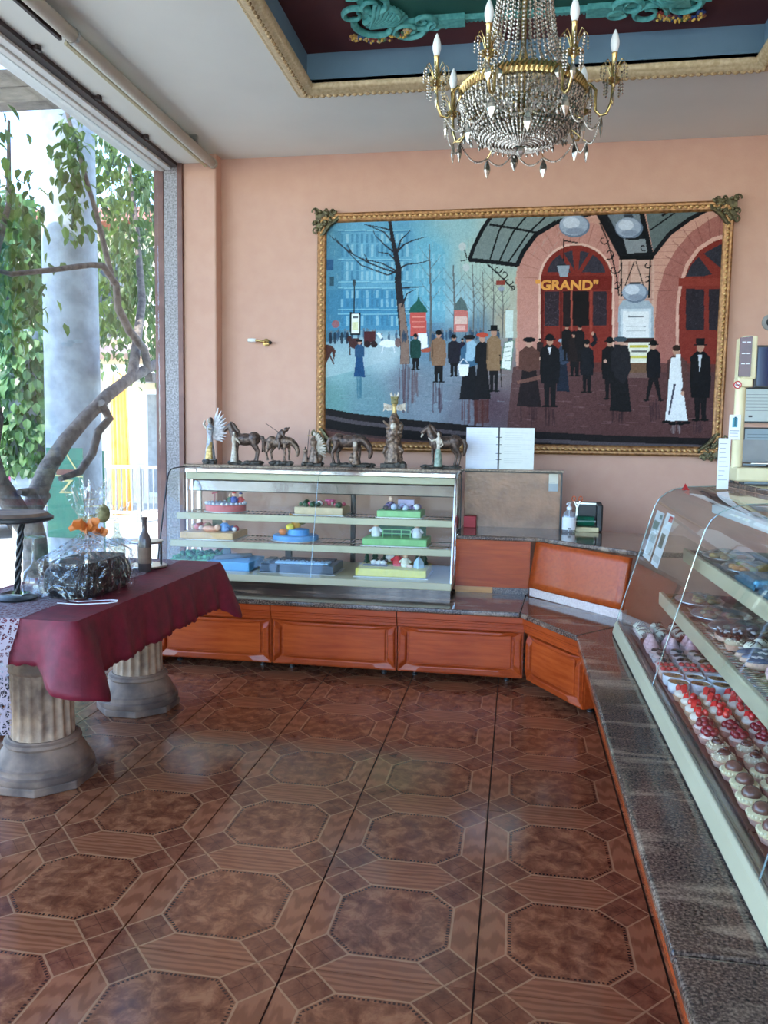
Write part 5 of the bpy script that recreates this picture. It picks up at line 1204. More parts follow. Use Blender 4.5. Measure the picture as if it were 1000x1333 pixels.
# ---------------------------------------------------------------- gift table on two fluted pedestals
M['stone'] = pmat('antiqued_stone', (184,152,124), (122,98,82), rough=0.75, scale=14, bump=0.25)
M['stone_g'] = pmat('greyed_stone', (150,122,102), (96,78,68), rough=0.7, scale=9, bump=0.2)
def pedestal(x, y, label):
    t = thing('column_pedestal', label, 'pedestal', (x, y, 0), 0, 'fluted column pedestals')
    R = 0.2
    MB().prism([(R*1.04*math.cos(PI/8+k*PI/4),R*1.04*math.sin(PI/8+k*PI/4)) for k in range(8)],0,0.036,'z').build('plinth', M['stone_g'], t, world=False, bevel=0.006)
    MB().lathe([(0.196,0.036),(0.2,0.045),(0.2,0.062),(0.188,0.068),(0.186,0.074),(0.186,0.088),(0.178,0.094),(0.172,0.11),(0.162,0.128),(0.146,0.15),(0.14,0.155),(0.142,0.16),(0.150,0.166),(0.146,0.178),(0.134,0.184),(0.13,0.19)],40).build('base', M['stone_g'], t, world=False, smooth=28)
    n = 18; prof = MB()
    def flute(u, v):
        a = 2*PI*u; k = (u*n) % 1.0; d = 0.010*math.sin(PI*min(1,max(0,(k-0.14)/0.72)))**0.6 if 0.14 < k < 0.86 else 0
        e = min(1, min(v,1-v)/0.06); d *= e**0.5; r = 0.124-0.006*v-d
        return (r*math.cos(a), r*math.sin(a), 0.185+0.27*v)
    prof.grid(n*10, 12, flute, closed_u=True).build('fluted_shaft', M['stone'], t, world=False, smooth=70)
    MB().lathe([(0.118,0.452),(0.126,0.458),(0.130,0.47),(0.126,0.482),(0.122,0.488),(0.124,0.52),(0.15,0.57),(0.17,0.6),(0.175,0.62),(0.175,0.655)],36).build('capital', M['stone'], t, world=False, smooth=50)
    MB().box(-0.18,0.18,-0.18,0.18,0.655,0.688).build('abacus', M['stone'], t, world=False, bevel=0.006)
    return t
pedestal(-1.805, 0.945, 'fluted stone column pedestal nearest the viewer under the table')
pedestal(-1.835, 1.83, 'fluted stone column pedestal at the far end of the table')
TX = (-2.14, -1.50); TY = (0.685, 2.12); ZTB = 0.72
tt = MB().box(TX[0],TX[1],TY[0],TY[1],0.69,ZTB-0.004).build('table_slab', M['cherry'], bevel=0.004); tag(tt, 'table slab hidden under the burgundy cloth', 'table top')
# burgundy cloth: top sheet with hanging sides, deeper at the corners, scalloped hem
M['cloth'] = pmat('burgundy_damask', (120,20,42), (98,12,32), rough=0.6, scale=22, bump=0.12, bscale=60)
def tablecloth():
    x0,x1,y0,y1 = TX[0]-0.003,TX[1]+0.003,TY[0]-0.003,TY[1]+0.003; z = ZTB+0.0015
    # perimeter of the slab with tight round corners: (point, outward normal, drop, corner weight)
    r = 0.018; loop = []
    def run(p0, p1, n, nrm, d0, d1):
        for k in range(n):
            u = k/n; L = math.hypot(p1[0]-p0[0],p1[1]-p0[1]); c = math.exp(-(u*L/0.075)**2)+math.exp(-((1-u)*L/0.075)**2)
            loop.append((p0[0]+(p1[0]-p0[0])*u, p0[1]+(p1[1]-p0[1])*u, nrm, d0+(d1-d0)*u, c))
    def turn(cx, cy, a0, d0, d1):
        for k in range(10):
            a = a0+PI/2*k/10; loop.append((cx+r*math.cos(a), cy+r*math.sin(a), (math.cos(a),math.sin(a)), d0+(d1-d0)*k/10, 1.0))
    run((x0+r,y0),(x1-r,y0),52,(0,-1),0.15,0.155); turn(x1-r,y0+r,-PI/2,0.155,0.215)
    run((x1,y0+r),(x1,y1-r),120,(1,0),0.215,0.215); turn(x1-r,y1-r,0,0.215,0.2)
    run((x1-r,y1),(x0+r,y1),52,(0,1),0.2,0.2); turn(x0+r,y1-r,PI/2,0.2,0.2)
    run((x0,y1-r),(x0,y0+r),110,(-1,0),0.2,0.2); turn(x0+r,y0+r,PI,0.2,0.15)
    n = len(loop); rows = 14; b = MB(); vs = []; s_ = 0.0; prev = None
    arc_ = []
    for q in loop:
        if prev: s_ += math.hypot(q[0]-prev[0],q[1]-prev[1])
        arc_.append(s_); prev = q
    for j in range(rows):
        v = j/(rows-1)
        for (px_,py_,nm,dr,c), s_ in zip(loop, arc_):
            dd = v*(dr+0.075*c)
            if j == rows-1: dd += 0.010*abs(math.sin(s_*PI/0.045))
            fl = 0.004+0.030*v+0.085*c*v**0.8+(0.010*math.sin(s_*21)+0.007*math.sin(s_*47+1))*v*(1-c)
            fl = min(fl, 0.004+dd*0.75)
            vs.append((px_+nm[0]*fl, py_+nm[1]*fl, z-dd))
    fs = [(j*n+i, (j+1)*n+i, (j+1)*n+(i+1)%n, j*n+(i+1)%n) for j in range(rows-1) for i in range(n)]
    fs.append(tuple(range(n)))
    b.add(vs, fs); o = b.build('tablecloth', M['cloth'], smooth=50)
    sd = o.modifiers.new('thick','SOLIDIFY'); sd.thickness = 0.0015; sd.offset = 1
    tag(o, 'burgundy damask tablecloth with scalloped hem over the gift table', 'tablecloth')
tablecloth()
# lace runner down the left half
def lacemat():
    m, nt, b = newmat('white_lace'); out = nt.nodes['Material Output']; tc = N(nt,'ShaderNodeTexCoord'); mp = N(nt,'ShaderNodeMapping'); nt.links.new(tc.outputs['Object'],mp.inputs[0]); mp.inputs['Scale'].default_value = (1,1,1)
    v = N(nt,'ShaderNodeTexVoronoi', feature='DISTANCE_TO_EDGE'); v.inputs['Scale'].default_value = 95; nt.links.new(mp.outputs[0],v.inputs['Vector'])
    w = N(nt,'ShaderNodeTexVoronoi', feature='DISTANCE_TO_EDGE'); w.inputs['Scale'].default_value = 34; nt.links.new(mp.outputs[0],w.inputs['Vector'])
    l1 = N(nt,'ShaderNodeMath',operation='LESS_THAN'); l1.inputs[1].default_value = 0.075; nt.links.new(v.outputs[0],l1.inputs[0])
    l2 = N(nt,'ShaderNodeMath',operation='LESS_THAN'); l2.inputs[1].default_value = 0.11; nt.links.new(w.outputs[0],l2.inputs[0])
    mx = N(nt,'ShaderNodeMath',operation='MAXIMUM'); nt.links.new(l1.outputs[0],mx.inputs[0]); nt.links.new(l2.outputs[0],mx.inputs[1])
    b.inputs['Base Color'].default_value = (*lin((158,140,146)),1); b.inputs['Roughness'].default_value = 0.8
    tr = N(nt,'ShaderNodeBsdfTransparent'); ms = N(nt,'ShaderNodeMixShader'); nt.links.new(mx.outputs[0],ms.inputs[0]); nt.links.new(tr.outputs[0],ms.inputs[1]); nt.links.new(b.outputs[0],ms.inputs[2]); nt.links.new(ms.outputs[0],out.inputs[0])
    return m
M['lace'] = lacemat()
def runner():
    xa, xb = TX[0]+0.03, TX[1]-0.215; b = MB()
    def prof(u, v):
        x = xa+(xb-xa)*u+0.006*math.sin(v*40)
        # path: near hem up, over the top, down the far side
        L1 = 0.42; L2 = TY[1]-TY[0]; L3 = 0.22; s = v*(L1+L2+L3)
        if s < L1: d_ = L1-s; return (x-0.006*math.sin(u*20)*(1-s/L1), TY[0]-0.012-0.055*min(1.0,d_/0.13)-0.004*(1+math.sin(u*16))*min(1,d_/0.2), ZTB-d_+0.005)
        if s < L1+L2: return (x, TY[0]+(s-L1), ZTB+0.0045)
        return (x, TY[1]+0.05, ZTB-(s-L1-L2))
    b.grid(30, 90, prof); o = b.build('lace_runner', M['lace'], smooth=60); tag(o, 'white lace runner lying along the burgundy tablecloth', 'table runner')
runner()
def on_table(x, y): return (x, y, ZTB+0.0055)
# cellophane-wrapped gift basket
M['film'] = glassmat('cellophane', (0.985,0.99,0.995), rough=0.04, refl=0.9, base=0.075, crinkle=1.0, haze=0.0, hazecol=(0.95,0.97,1.0))
M['ribbon'] = pmat('orange_ribbon', (232,142,72), (214,118,52), rough=0.5, scale=20)
M['wicker'] = pmat('black_wicker', (22,20,22), (10,9,11), rough=0.5, scale=60, bump=0.5, bscale=120)
def film_bag(par, cx, cy, z0, w, d, h, neck, top, seed, lean=(0,0)):
    q = random.Random(seed); ph = [q.uniform(0,6.28) for _ in range(6)]
    def fn(u, v):
        a = 2*PI*u; c, s = math.cos(a), math.sin(a)
        ex = 0.45
        sx = math.copysign(abs(c)**ex, c); sy = math.copysign(abs(s)**ex, s)
        hz = z0+v*top
        if hz < z0+h: k = 1.0+0.04*math.sin(a*5+ph[0])
        elif hz < z0+neck:
            t_ = (hz-z0-h)/(neck-h); k = (1-t_)**1.2*0.93+0.07
        else:
            t_ = (hz-z0-neck)/(top-neck); k = 0.07+0.38*t_**0.8*(1+0.45*math.sin(a*4+ph[2])*t_)
        cr = 1+0.05*math.sin(a*9+ph[1]+v*6)+0.06*math.sin(a*17+ph[3]-v*9)*(0.4+v)
        jag = 0.03*math.sin(a*7+ph[4])*(v>0.97)
        return (cx+sx*w*k*cr+lean[0]*max(0,v-0.35), cy+sy*d*k*cr+lean[1]*max(0,v-0.35), hz+jag)
    o = MB().grid(64, 34, fn, closed_u=True).build('cellophane', M['film'], par); return o
def bow(par, c, r, seed=1):
    b = MB(); q = random.Random(seed)
    for k in range(13):
        a = k*2.4; e = q.uniform(-0.3,0.7); d = Vector((math.cos(a)*math.cos(e),math.sin(a)*math.cos(e),math.sin(e)))
        L = r*q.uniform(0.55,1.0); pts = [Vector(c)+d*L*t_+Vector((0,0,0.16*r*math.sin(t_*5+k))) for t_ in (0,0.3,0.6,1.0)]
        b.tube(pts, [r*0.10,r*0.20,r*0.24,r*0.12], 6, flat=0.3)
    b.ell(c, (r*0.3,r*0.3,r*0.22), 10, 6)
    return b.build('ribbon_bow', M['ribbon'], par, smooth=50)
gb = thing('gift_basket', 'cellophane-wrapped black box hamper with an orange ribbon on the table', 'hamper', on_table(-1.74,1.15))
bx = MB().grid(40, 16, lambda u, v: ((lambda a, k: (-1.735+math.copysign(abs(math.cos(a))**0.35,math.cos(a))*0.115*k, 1.20+math.copysign(abs(math.sin(a))**0.35,math.sin(a))*0.20*k, ZTB+0.008+0.145*v))(2*PI*u, 0.86+0.14*math.sin(PI*min(1,v*1.15))**0.5)), closed_u=True)
n0 = len(bx.v); bx.f.append(tuple(range(15*40,16*40))); bx.c.append(None); bx.f.append(tuple(reversed(range(0,40)))); bx.c.append(None)
bx.build('hamper_box', M['wicker'], gb, smooth=60)
film_bag(gb, -1.735, 1.20, ZTB+0.006, 0.13, 0.215, 0.16, 0.275, 0.46, 4)
bow(gb, (-1.735,1.19,ZTB+0.282), 0.075, 2)
gb2 = thing('gift_basket', 'wrapped bottle gift with a tied corked bottle behind the black hamper', 'hamper', on_table(-1.88,1.62))
M['bottleglass'] = glassmat('bottle_glass', (0.72,0.78,0.74), base=0.12)
bt = MB().lathe([(0.0,0.0),(0.038,0.0),(0.040,0.01),(0.040,0.13),(0.036,0.155),(0.016,0.19),(0.014,0.23),(0.017,0.235),(0.017,0.245),(0.0,0.245)],18,(-1.85,1.66,ZTB+0.008)).build('bottle', M['bottleglass'], gb2, smooth=40)
M['cork'] = pmat('moss_cork', (150,140,96), (110,104,66), rough=0.9, scale=40)
MB().obox((-1.945,1.60,ZTB+0.28),(0.15,0.03,0.028),(0,-0.25,0.2)).build('wooden_stick', M['cork'], gb2, bevel=0.008)
MB().ell((-1.895,1.61,ZTB+0.30),(0.035,0.034,0.045),12,8).build('dried_flower', M['cork'], gb2, smooth=60)
film_bag(gb2, -1.88, 1.62, ZTB+0.006, 0.12, 0.10, 0.12, 0.24, 0.33, 9, (0.0,0.1))
bow(gb2, (-1.905,1.60,ZTB+0.21), 0.05, 5)
MB().box(-1.95,-1.80,1.55,1.70,ZTB+0.006,ZTB+0.05).build('gift_box', M['wicker'], gb2, bevel=0.006)
M['brownglass'] = pmat('brown_bottle_glass', (98,86,84), (80,70,68), rough=0.12)
bo = thing('wine_bottle', 'slim brown glass bottle standing behind the hamper', 'bottle', on_table(-1.745,1.74))
MB().lathe([(0.0,0.0),(0.030,0.0),(0.032,0.01),(0.032,0.15),(0.026,0.175),(0.013,0.20),(0.012,0.255),(0.015,0.26),(0.015,0.27),(0.0,0.272)],18,on_table(-1.745,1.74)).build('glass_body', M['brownglass'], bo, smooth=40)
MB().lathe([(0.0325,0.04),(0.0327,0.04),(0.0327,0.12),(0.0325,0.12)],18,on_table(-1.745,1.74),cap=False).build('bottle_label', M['stone_g'], bo)
# tiered stand at the far end
def two_tier(label, x, y, r, zs, rod, shape):
    t = thing('tiered_stand', label, 'stand', on_table(x,y)); z = ZTB+0.0055
    MB().lathe([(0.0,0.0),(r,0.0),(r*1.03,0.006),(r,0.012),(0.0,0.010)],36,(x,y,z)).build('lower_plate', M['steel'], t, smooth=40)
    MB().lathe([(0.0,0.0),(r*0.82,0.0),(r*0.85,0.006),(r*0.82,0.012),(0.0,0.010)],36,(x,y,z+zs)).build('upper_plate', M['steel'], t, smooth=40)
    for k in range(3):
        a = k*2.1+0.6; MB().tube([(x+r*0.72*math.cos(a),y+r*0.72*math.sin(a),z+0.01),(x+r*0.72*math.cos(a),y+r*0.72*math.sin(a),z+zs)],0.006,8).build('rod', M['dark'], t)
    return t
two_tier('small two-tier metal stand at the far end of the table', -1.79, 1.86, 0.095, 0.125, 0, 0)
def wineglass(x, y, z, label, up=True, s=1.0, parent=None):
    t = thing('wine_glass', label, 'glass', (x,y,z))
    p = [(0.0,0.0),(0.032,0.001),(0.032,0.003),(0.005,0.007),(0.0035,0.012),(0.0035,0.075),(0.008,0.082),(0.026,0.10),(0.033,0.125),(0.032,0.15),(0.027,0.175)]
    h = 0.175
    if not up: p = [(r_,h-z_) for r_,z_ in p]
    MB().lathe([(r_*s,z_*s) for r_,z_ in p],20,(x,y,z),cap=False).build('bowl_and_stem', M['drinkglass'], t, smooth=50); return t
M['drinkglass'] = glassmat('drinking_glass', (0.9,0.94,0.95), base=0.10)
bell = thing('glass_bell', 'small clear glass bell under the two-tier stand', 'bell', on_table(-1.79,1.86)); 
bz = ZTB+0.0055+0.0125; MB().lathe([(0.034,0.0),(0.030,0.02),(0.020,0.045),(0.010,0.055),(0.006,0.07),(0.009,0.08),(0.0,0.088)],18,(-1.795,1.855,bz)).build('bell_body', M['drinkglass'], bell, smooth=50); 
# glass-hung etagere at the near left edge
et = thing('cake_etagere', 'black twisted-stem etagere with a mirror tray at the left edge of the table', 'stand', on_table(-1.93,0.98))
ez = ZTB+0.0055
MB().lathe([(0.0,0.0),(0.075,0.0),(0.08,0.008),(0.06,0.016),(0.0,0.018)],28,(-1.93,0.98,ez)).build('foot_plate', M['dark'], et, smooth=40)
MB().box(-1.99,-1.895,0.96,1.03,ez+0.018,ez+0.024).build('silver_plate', M['mirror'], et)
tw_ = MB()
for k in range(3):
    tw_.tube([(-1.93+0.03*q+0.008*math.cos(q*14+k*2.1),0.98+0.008*math.sin(q*14+k*2.1),ez+0.018+0.305*q) for q in [j/24 for j in range(25)]],0.006,6)
tw_.build('twisted_stem', M['dark'], et, smooth=60)
MB().lathe([(0.0,0.322),(0.155,0.322),(0.165,0.328),(0.165,0.338),(0.155,0.344),(0.0,0.340)],40,(-1.95,0.98,ez)).build('round_tray', M['dark'], et, smooth=40)
MB().lathe([(0.0,0.3445),(0.15,0.3445),(0.14,0.356),(0.0,0.356)],40,(-1.95,0.98,ez)).build('lace_doily', M['stone_g'], et, smooth=40)
wineglass(-2.02,0.90,ez,'upside-down wine glass under the etagere tray at the left edge',False,1.5)
wineglass(-1.885,1.03,ez,'upside-down wine glass right of the twisted etagere stem',False,1.45)
# loop of white wire on the cloth
wz = ZTB+0.004
wr2 = MB().tube([(-1.72,0.93,wz+0.006),(-1.64,0.95,wz),(-1.54,1.0,wz),(-1.518,1.03,wz),(-1.53,1.06,wz),(-1.56,1.06,wz),(-1.66,1.0,wz),(-1.70,0.985,wz+0.004)],0.0022,6).build('wire_loop', M['paper']); tag(wr2, 'thin white wire loop lying on the burgundy cloth', 'wire')
# basket on the floor behind the near pedestal
M['basket'] = pmat('dark_lattice', (70,66,66), (50,46,46), rough=0.7, scale=60)
bs = thing('lattice_basket', 'dark lattice basket on the floor at the left edge by the window', 'basket', (-2.36,1.35,0))
lt_ = MB()
for k in range(16):
    for sgn in (1,-1):
        a = k*2*PI/16
        lt_.tube([(-2.36+0.11*math.cos(a+sgn*1.2*q),1.35+0.11*math.sin(a+sgn*1.2*q),0.01+0.2*q) for q in [j/6 for j in range(7)]],0.005,5)
o_ = lt_.build('lattice', M['basket'], bs); o_['kind'] = 'stuff'
MB().tube([(-2.36+0.112*math.cos(k*PI/12),1.35+0.112*math.sin(k*PI/12),0.215) for k in range(24)],0.009,6,closed=True).build('rim', M['basket'], bs)
MB().lathe([(0.0,0.0),(0.115,0.0),(0.115,0.012),(0.0,0.012)],24,(-2.36,1.35,0)).build('bottom', M['basket'], bs)

# ---------------------------------------------------------------- bronze-toned figurines on the case top
M['bronze'] = pmat('cast_bronze_resin', (146,120,100), (62,48,42), rough=0.42, metal=0.35, scale=55, bump=0.25, bscale=140)
M['bronze_d'] = pmat('dark_bronze_resin', (108,86,74), (50,38,34), rough=0.42, metal=0.3, scale=60, bump=0.2, bscale=140)
M['rock'] = pmat('rocky_resin_base', (92,84,74), (40,36,34), rough=0.55, metal=0.15, scale=60, bump=0.6, bscale=90)
M['ivory'] = pmat('ivory_resin', (214,204,188), (166,150,132), rough=0.5, scale=60, bump=0.2)
M['silver_robe'] = pmat('silver_grey_robe', (170,172,178), (122,122,128), rough=0.4, metal=0.25, scale=50)
M['wing'] = pmat('pearl_wing', (206,200,200), (168,160,160), rough=0.4, metal=0.15, scale=70)
M['goldcloth'] = pmat('gold_cloth', (204,176,112), (150,122,72), rough=0.4, metal=0.4, scale=50)
M['greenrobe'] = pmat('sage_robe', (150,164,146), (100,116,102), rough=0.5, metal=0.1, scale=50)
def sculpt(mb, name, mat, par, vox=0.0038):
    o = mb.build(name, mat, par, world=False)
    r = o.modifiers.new('cast', 'REMESH'); r.mode = 'VOXEL'; r.voxel_size = vox; r.use_smooth_shade = True
    s = o.modifiers.new('soft', 'SMOOTH'); s.factor = 0.5; s.iterations = 2
    return o
def base_rock(par, x0, x1, d, h, seed, mat=None):
    q = random.Random(seed); b = MB(); n = max(3,int((x1-x0)/0.03))
    b.box(x0+0.008,x1-0.008,-d*0.8,d*0.8,0,h*0.5)
    for k in range(n*3):
        b.ell((q.uniform(x0+0.015,x1-0.015),q.uniform(-d,d)*0.75,h*0.35+0.003),(q.uniform(0.016,0.03),q.uniform(0.012,0.022),h*q.uniform(0.4,0.65)),8,6)
    b.v = [(v[0],v[1],max(0.0,v[2])) for v in b.v]
    o = b.build('rock_base', mat or M['rock'], par, world=False, smooth=40); return o
def horse(b, x, z, s, f, pose='up'):
    # f = +1 faces +x ; closed blobs and tapering limbs merged by the voxel cast
    T = lambda px, py, pz: (x+f*s*px, s*py, z+s*pz)
    b.ell(T(0.052,0,0.142),(s*0.043,s*0.036,s*0.043)); b.ell(T(0.0,0,0.140),(s*0.066,s*0.038,s*0.040)); b.ell(T(-0.058,0,0.146),(s*0.044,s*0.037,s*0.044))
    if pose == 'up':
        b.tube([T(0.06,0,0.15),T(0.085,0,0.19),T(0.098,0,0.225)],[s*0.033,s*0.024,s*0.018],10)
        b.tube([T(0.092,0,0.232),T(0.118,0,0.215),T(0.142,0,0.192)],[s*0.019,s*0.016,s*0.010],10)
        ear = (0.093,0.25); mane = [(0.04,0.19),(0.06,0.215),(0.075,0.24),(0.092,0.25)]
    else:
        b.tube([T(0.06,0,0.15),T(0.10,0,0.145),T(0.13,0,0.11),T(0.142,0,0.085)],[s*0.034,s*0.028,s*0.020,s*0.017],10)
        b.tube([T(0.140,0,0.095),T(0.146,0,0.065),T(0.138,0,0.036)],[s*0.018,s*0.015,s*0.010],10)
        ear = (0.15,0.108); mane = [(0.05,0.185),(0.09,0.178),(0.125,0.15),(0.148,0.115)]
    for sy in (-1,1): b.tube([T(ear[0],sy*0.009,ear[1]-0.016),T(ear[0],sy*0.011,ear[1]+0.006)],[s*0.006,s*0.002],6)
    b.tube([T(m[0],0,m[1]-0.008) for m in mane],s*0.011,6)
    for sy in (-1,1):
        dx = 0.012*sy
        b.tube([T(0.055,sy*0.017,0.135),T(0.060+dx,sy*0.018,0.10),T(0.062+dx,sy*0.018,0.066),T(0.058+dx,sy*0.018,0.03),T(0.061+dx,sy*0.018,0.006)],[s*0.020,s*0.013,s*0.009,s*0.0075,s*0.011],8)
        b.tube([T(-0.064,sy*0.018,0.142),T(-0.058+dx,sy*0.02,0.105),T(-0.082+dx,sy*0.02,0.066),T(-0.076+dx,sy*0.02,0.03),T(-0.070+dx,sy*0.02,0.006)],[s*0.028,s*0.018,s*0.010,s*0.008,s*0.011],8)
    b.tube([T(-0.090,0,0.160),T(-0.112,0,0.156),T(-0.124,0,0.125),T(-0.118,0,0.085),T(-0.110,0,0.06)],[s*0.009,s*0.013,s*0.015,s*0.011,s*0.004],8)
def robed(b, x, y, z, h, w, lean=0.0, arms=()):
    b.lathe([(0.001,0),(w,0.0),(w*0.96,h*0.06),(w*0.72,h*0.3),(w*0.50,h*0.5),(w*0.42,h*0.58),(w*0.62,h*0.70),(w*0.66,h*0.78),(w*0.40,h*0.83),(w*0.2,h*0.86),(0.001,h*0.87)],12,(x,y,z),ry=0.8)
    b.ell((x+lean,y,z+h*0.925),(h*0.055,h*0.06,h*0.07),10,8)
    b.tube([(x,y,z+h*0.8),(x+lean*0.6,y,z+h*0.9)],h*0.03,8)
    for pts in arms: b.tube([(x+p[0]*h,y+p[1]*h,z+p[2]*h) for p in pts],[h*0.035,h*0.030,h*0.022][:len(pts)],8)
ZF = 1.2065; YF = 3.40
G7 = 'figurines on the display case top'
def fig(name, label, x, cat='figurine'): return thing(name, label, cat, (x, YF, ZF), 0, G7)
# 1 winged woman
t = fig('angel_figurine', 'winged woman figurine in a long silver robe by the window pillar', -2.065)
base_rock(t, -0.05, 0.045, 0.04, 0.035, 1)
b = MB(); robed(b, 0.0, 0, 0.02, 0.30, 0.042, -0.004); b.tube([(0.0,0,0.04),(0.02,0,0.02),(0.035,0,0.03)],[0.03,0.025,0.012],8); sculpt(b, 'robe', M['silver_robe'], t)
b = MB(); b.tube([(0.004,-0.03,0.03),(0.008,-0.035,0.10),(0.02,-0.02,0.15)],[0.03,0.022,0.008],8,flat=0.5); sculpt(b, 'gold_drape', M['goldcloth'], t)
b = MB(); b.tube([(-0.02,-0.01,0.245),(-0.042,-0.01,0.275),(-0.03,-0.012,0.30)],[0.010,0.009,0.007],8); b.tube([(0.015,-0.012,0.245),(-0.005,-0.03,0.24)],[0.010,0.008],8); b.ell((-0.004,-0.004,0.298),(0.015,0.016,0.02)); sculpt(b, 'arms_and_face', M['ivory'], t, 0.003)
b = MB(); b.ell((0.004,0.006,0.303),(0.018,0.017,0.021)); b.tube([(0.012,0.008,0.30),(0.018,0.01,0.26)],[0.012,0.005],8); sculpt(b, 'hair', M['bronze_d'], t, 0.003)
for sg_ in (1,):
    b = MB()
    for k in range(11):
        a = math.radians(78-k*9.5); L = 0.16-0.0085*k; o = Vector((0.016,0.015,0.235-0.006*k)); d = Vector((math.cos(a),0.12,math.sin(a)))
        b.tube([o,o+d*L*0.5+Vector((0,0.006,0.008)),o+d*L],[0.006,0.011,0.003],6,flat=0.35)
    b.build('wing', M['wing'], t, world=False, smooth=50)
    b = MB()
    for k in range(9):
        a = math.radians(66-k*10); L = 0.125-0.0075*k; o = Vector((0.014,0.03,0.225-0.006*k)); d = Vector((math.cos(a)*0.8,0.5,math.sin(a)))
        b.tube([o,o+d*L*0.5,o+d*L],[0.006,0.011,0.003],6,flat=0.35)
    b.build('wing', M['wing'], t, world=False, smooth=50)
# 2 woman leading a dark horse, head to the left
t = fig('horse_figurine', 'dark horse with a robed woman at its head, beside the winged figurine', -1.81)
base_rock(t, -0.115, 0.125, 0.045, 0.026, 2)
b = MB(); horse(b, 0.005, 0.018, 1.10, -1, 'up'); sculpt(b, 'horse', M['bronze_d'], t)
b = MB(); robed(b, -0.062, -0.045, 0.014, 0.215, 0.026, 0.003, (((0.07,0,0.76),(0.16,0,0.66),(0.2,0,0.6)),)); sculpt(b, 'woman', M['ivory'], t, 0.0033)
b = MB(); b.ell((-0.056,-0.042,0.216),(0.013,0.014,0.017)); b.tube([(-0.05,-0.04,0.215),(-0.046,-0.04,0.18)],[0.010,0.005],8); sculpt(b, 'hair', M['bronze_d'], t, 0.003)
# 3 slumped rider on a bowed horse
t = fig('rider_figurine', 'bronze rider slumped over a head-down horse with a thin lance', -1.55)
base_rock(t, -0.075, 0.085, 0.04, 0.03, 3)
b = MB(); horse(b, -0.01, 0.026, 0.92, 1, 'down'); sculpt(b, 'horse', M['bronze'], t)
b = MB(); b.tube([(-0.015,0,0.175),(0.0,0,0.21),(0.022,0,0.235)],[0.024,0.026,0.020],10); b.ell((0.04,0,0.245),(0.018,0.015,0.016)); b.tube([(0.05,0,0.25),(0.066,0,0.262)],[0.008,0.003],6); b.tube([(-0.012,-0.026,0.18),(0.006,-0.034,0.145),(-0.002,-0.034,0.105)],[0.015,0.012,0.008],8); b.tube([(-0.012,0.026,0.18),(0.006,0.034,0.145),(-0.002,0.034,0.105)],[0.015,0.012,0.008],8); b.tube([(0.02,-0.02,0.23),(0.03,-0.028,0.20),(0.045,-0.02,0.185)],[0.011,0.009,0.007],8); sculpt(b, 'rider', M['bronze_d'], t, 0.0033)
MB().tube([(-0.10,-0.02,0.285),(0.03,-0.022,0.20)],0.0022,6).build('lance', M['bronze_d'], t, world=False)
# 4 seated chief group with standing spear
t = fig('chief_figurine', 'seated warrior group figurine with an upright spear and feathered back', -1.315)
base_rock(t, -0.085, 0.07, 0.045, 0.028, 4)
b = MB(); robed(b, -0.055, -0.01, 0.02, 0.11, 0.026); robed(b, 0.0, 0.0, 0.02, 0.19, 0.04); robed(b, 0.025, -0.035, 0.018, 0.10, 0.024); b.ell((0.045,0,0.05),(0.02,0.02,0.03)); sculpt(b, 'seated_figures', M['bronze'], t, 0.0033)
b = MB(); q = random.Random(4)
for k in range(14):
    a = math.radians(100-k*11); b.tube([(0.01,0.012,0.15-0.006*k),(0.01+0.04*math.cos(a),0.015,0.17-0.007*k+0.04*math.sin(a)),(0.012+0.075*math.cos(a),0.018,0.165-0.007*k+0.07*math.sin(a))],[0.005,0.009,0.003],6,flat=0.4)
b.build('feather_bonnet', M['ivory'], t, world=False, smooth=50)
MB().tube([(-0.04,-0.03,0.02),(-0.024,-0.03,0.245)],0.0022,6).build('spear', M['bronze_d'], t, world=False)
MB().tube([(-0.036,-0.03,0.205),(-0.008,-0.03,0.205)],0.003,6).build('spear_crosspiece', M['goldcloth'], t, world=False)
# 5 grazing horse with a child
t = fig('grazing_horse_figurine', 'head-down brown horse figurine with a pale kneeling child, below the painting corner', -1.045)
base_rock(t, -0.15, 0.155, 0.045, 0.024, 5)
b = MB(); horse(b, -0.03, 0.016, 1.10, 1, 'down'); sculpt(b, 'horse', M['bronze_d'], t)
b = MB(); robed(b, 0.035, -0.05, 0.015, 0.15, 0.032); b.ell((0.012,-0.055,0.045),(0.022,0.02,0.028)); b.ell((0.012,-0.057,0.08),(0.012,0.012,0.014)); sculpt(b, 'child_group', M['bronze'], t, 0.0033)
b = MB(); b.ell((0.033,-0.055,0.15),(0.017,0.016,0.02)); b.tube([(0.033,-0.05,0.15),(0.035,-0.045,0.12)],[0.014,0.008],8); sculpt(b, 'bonnet', M['ivory'], t, 0.003)
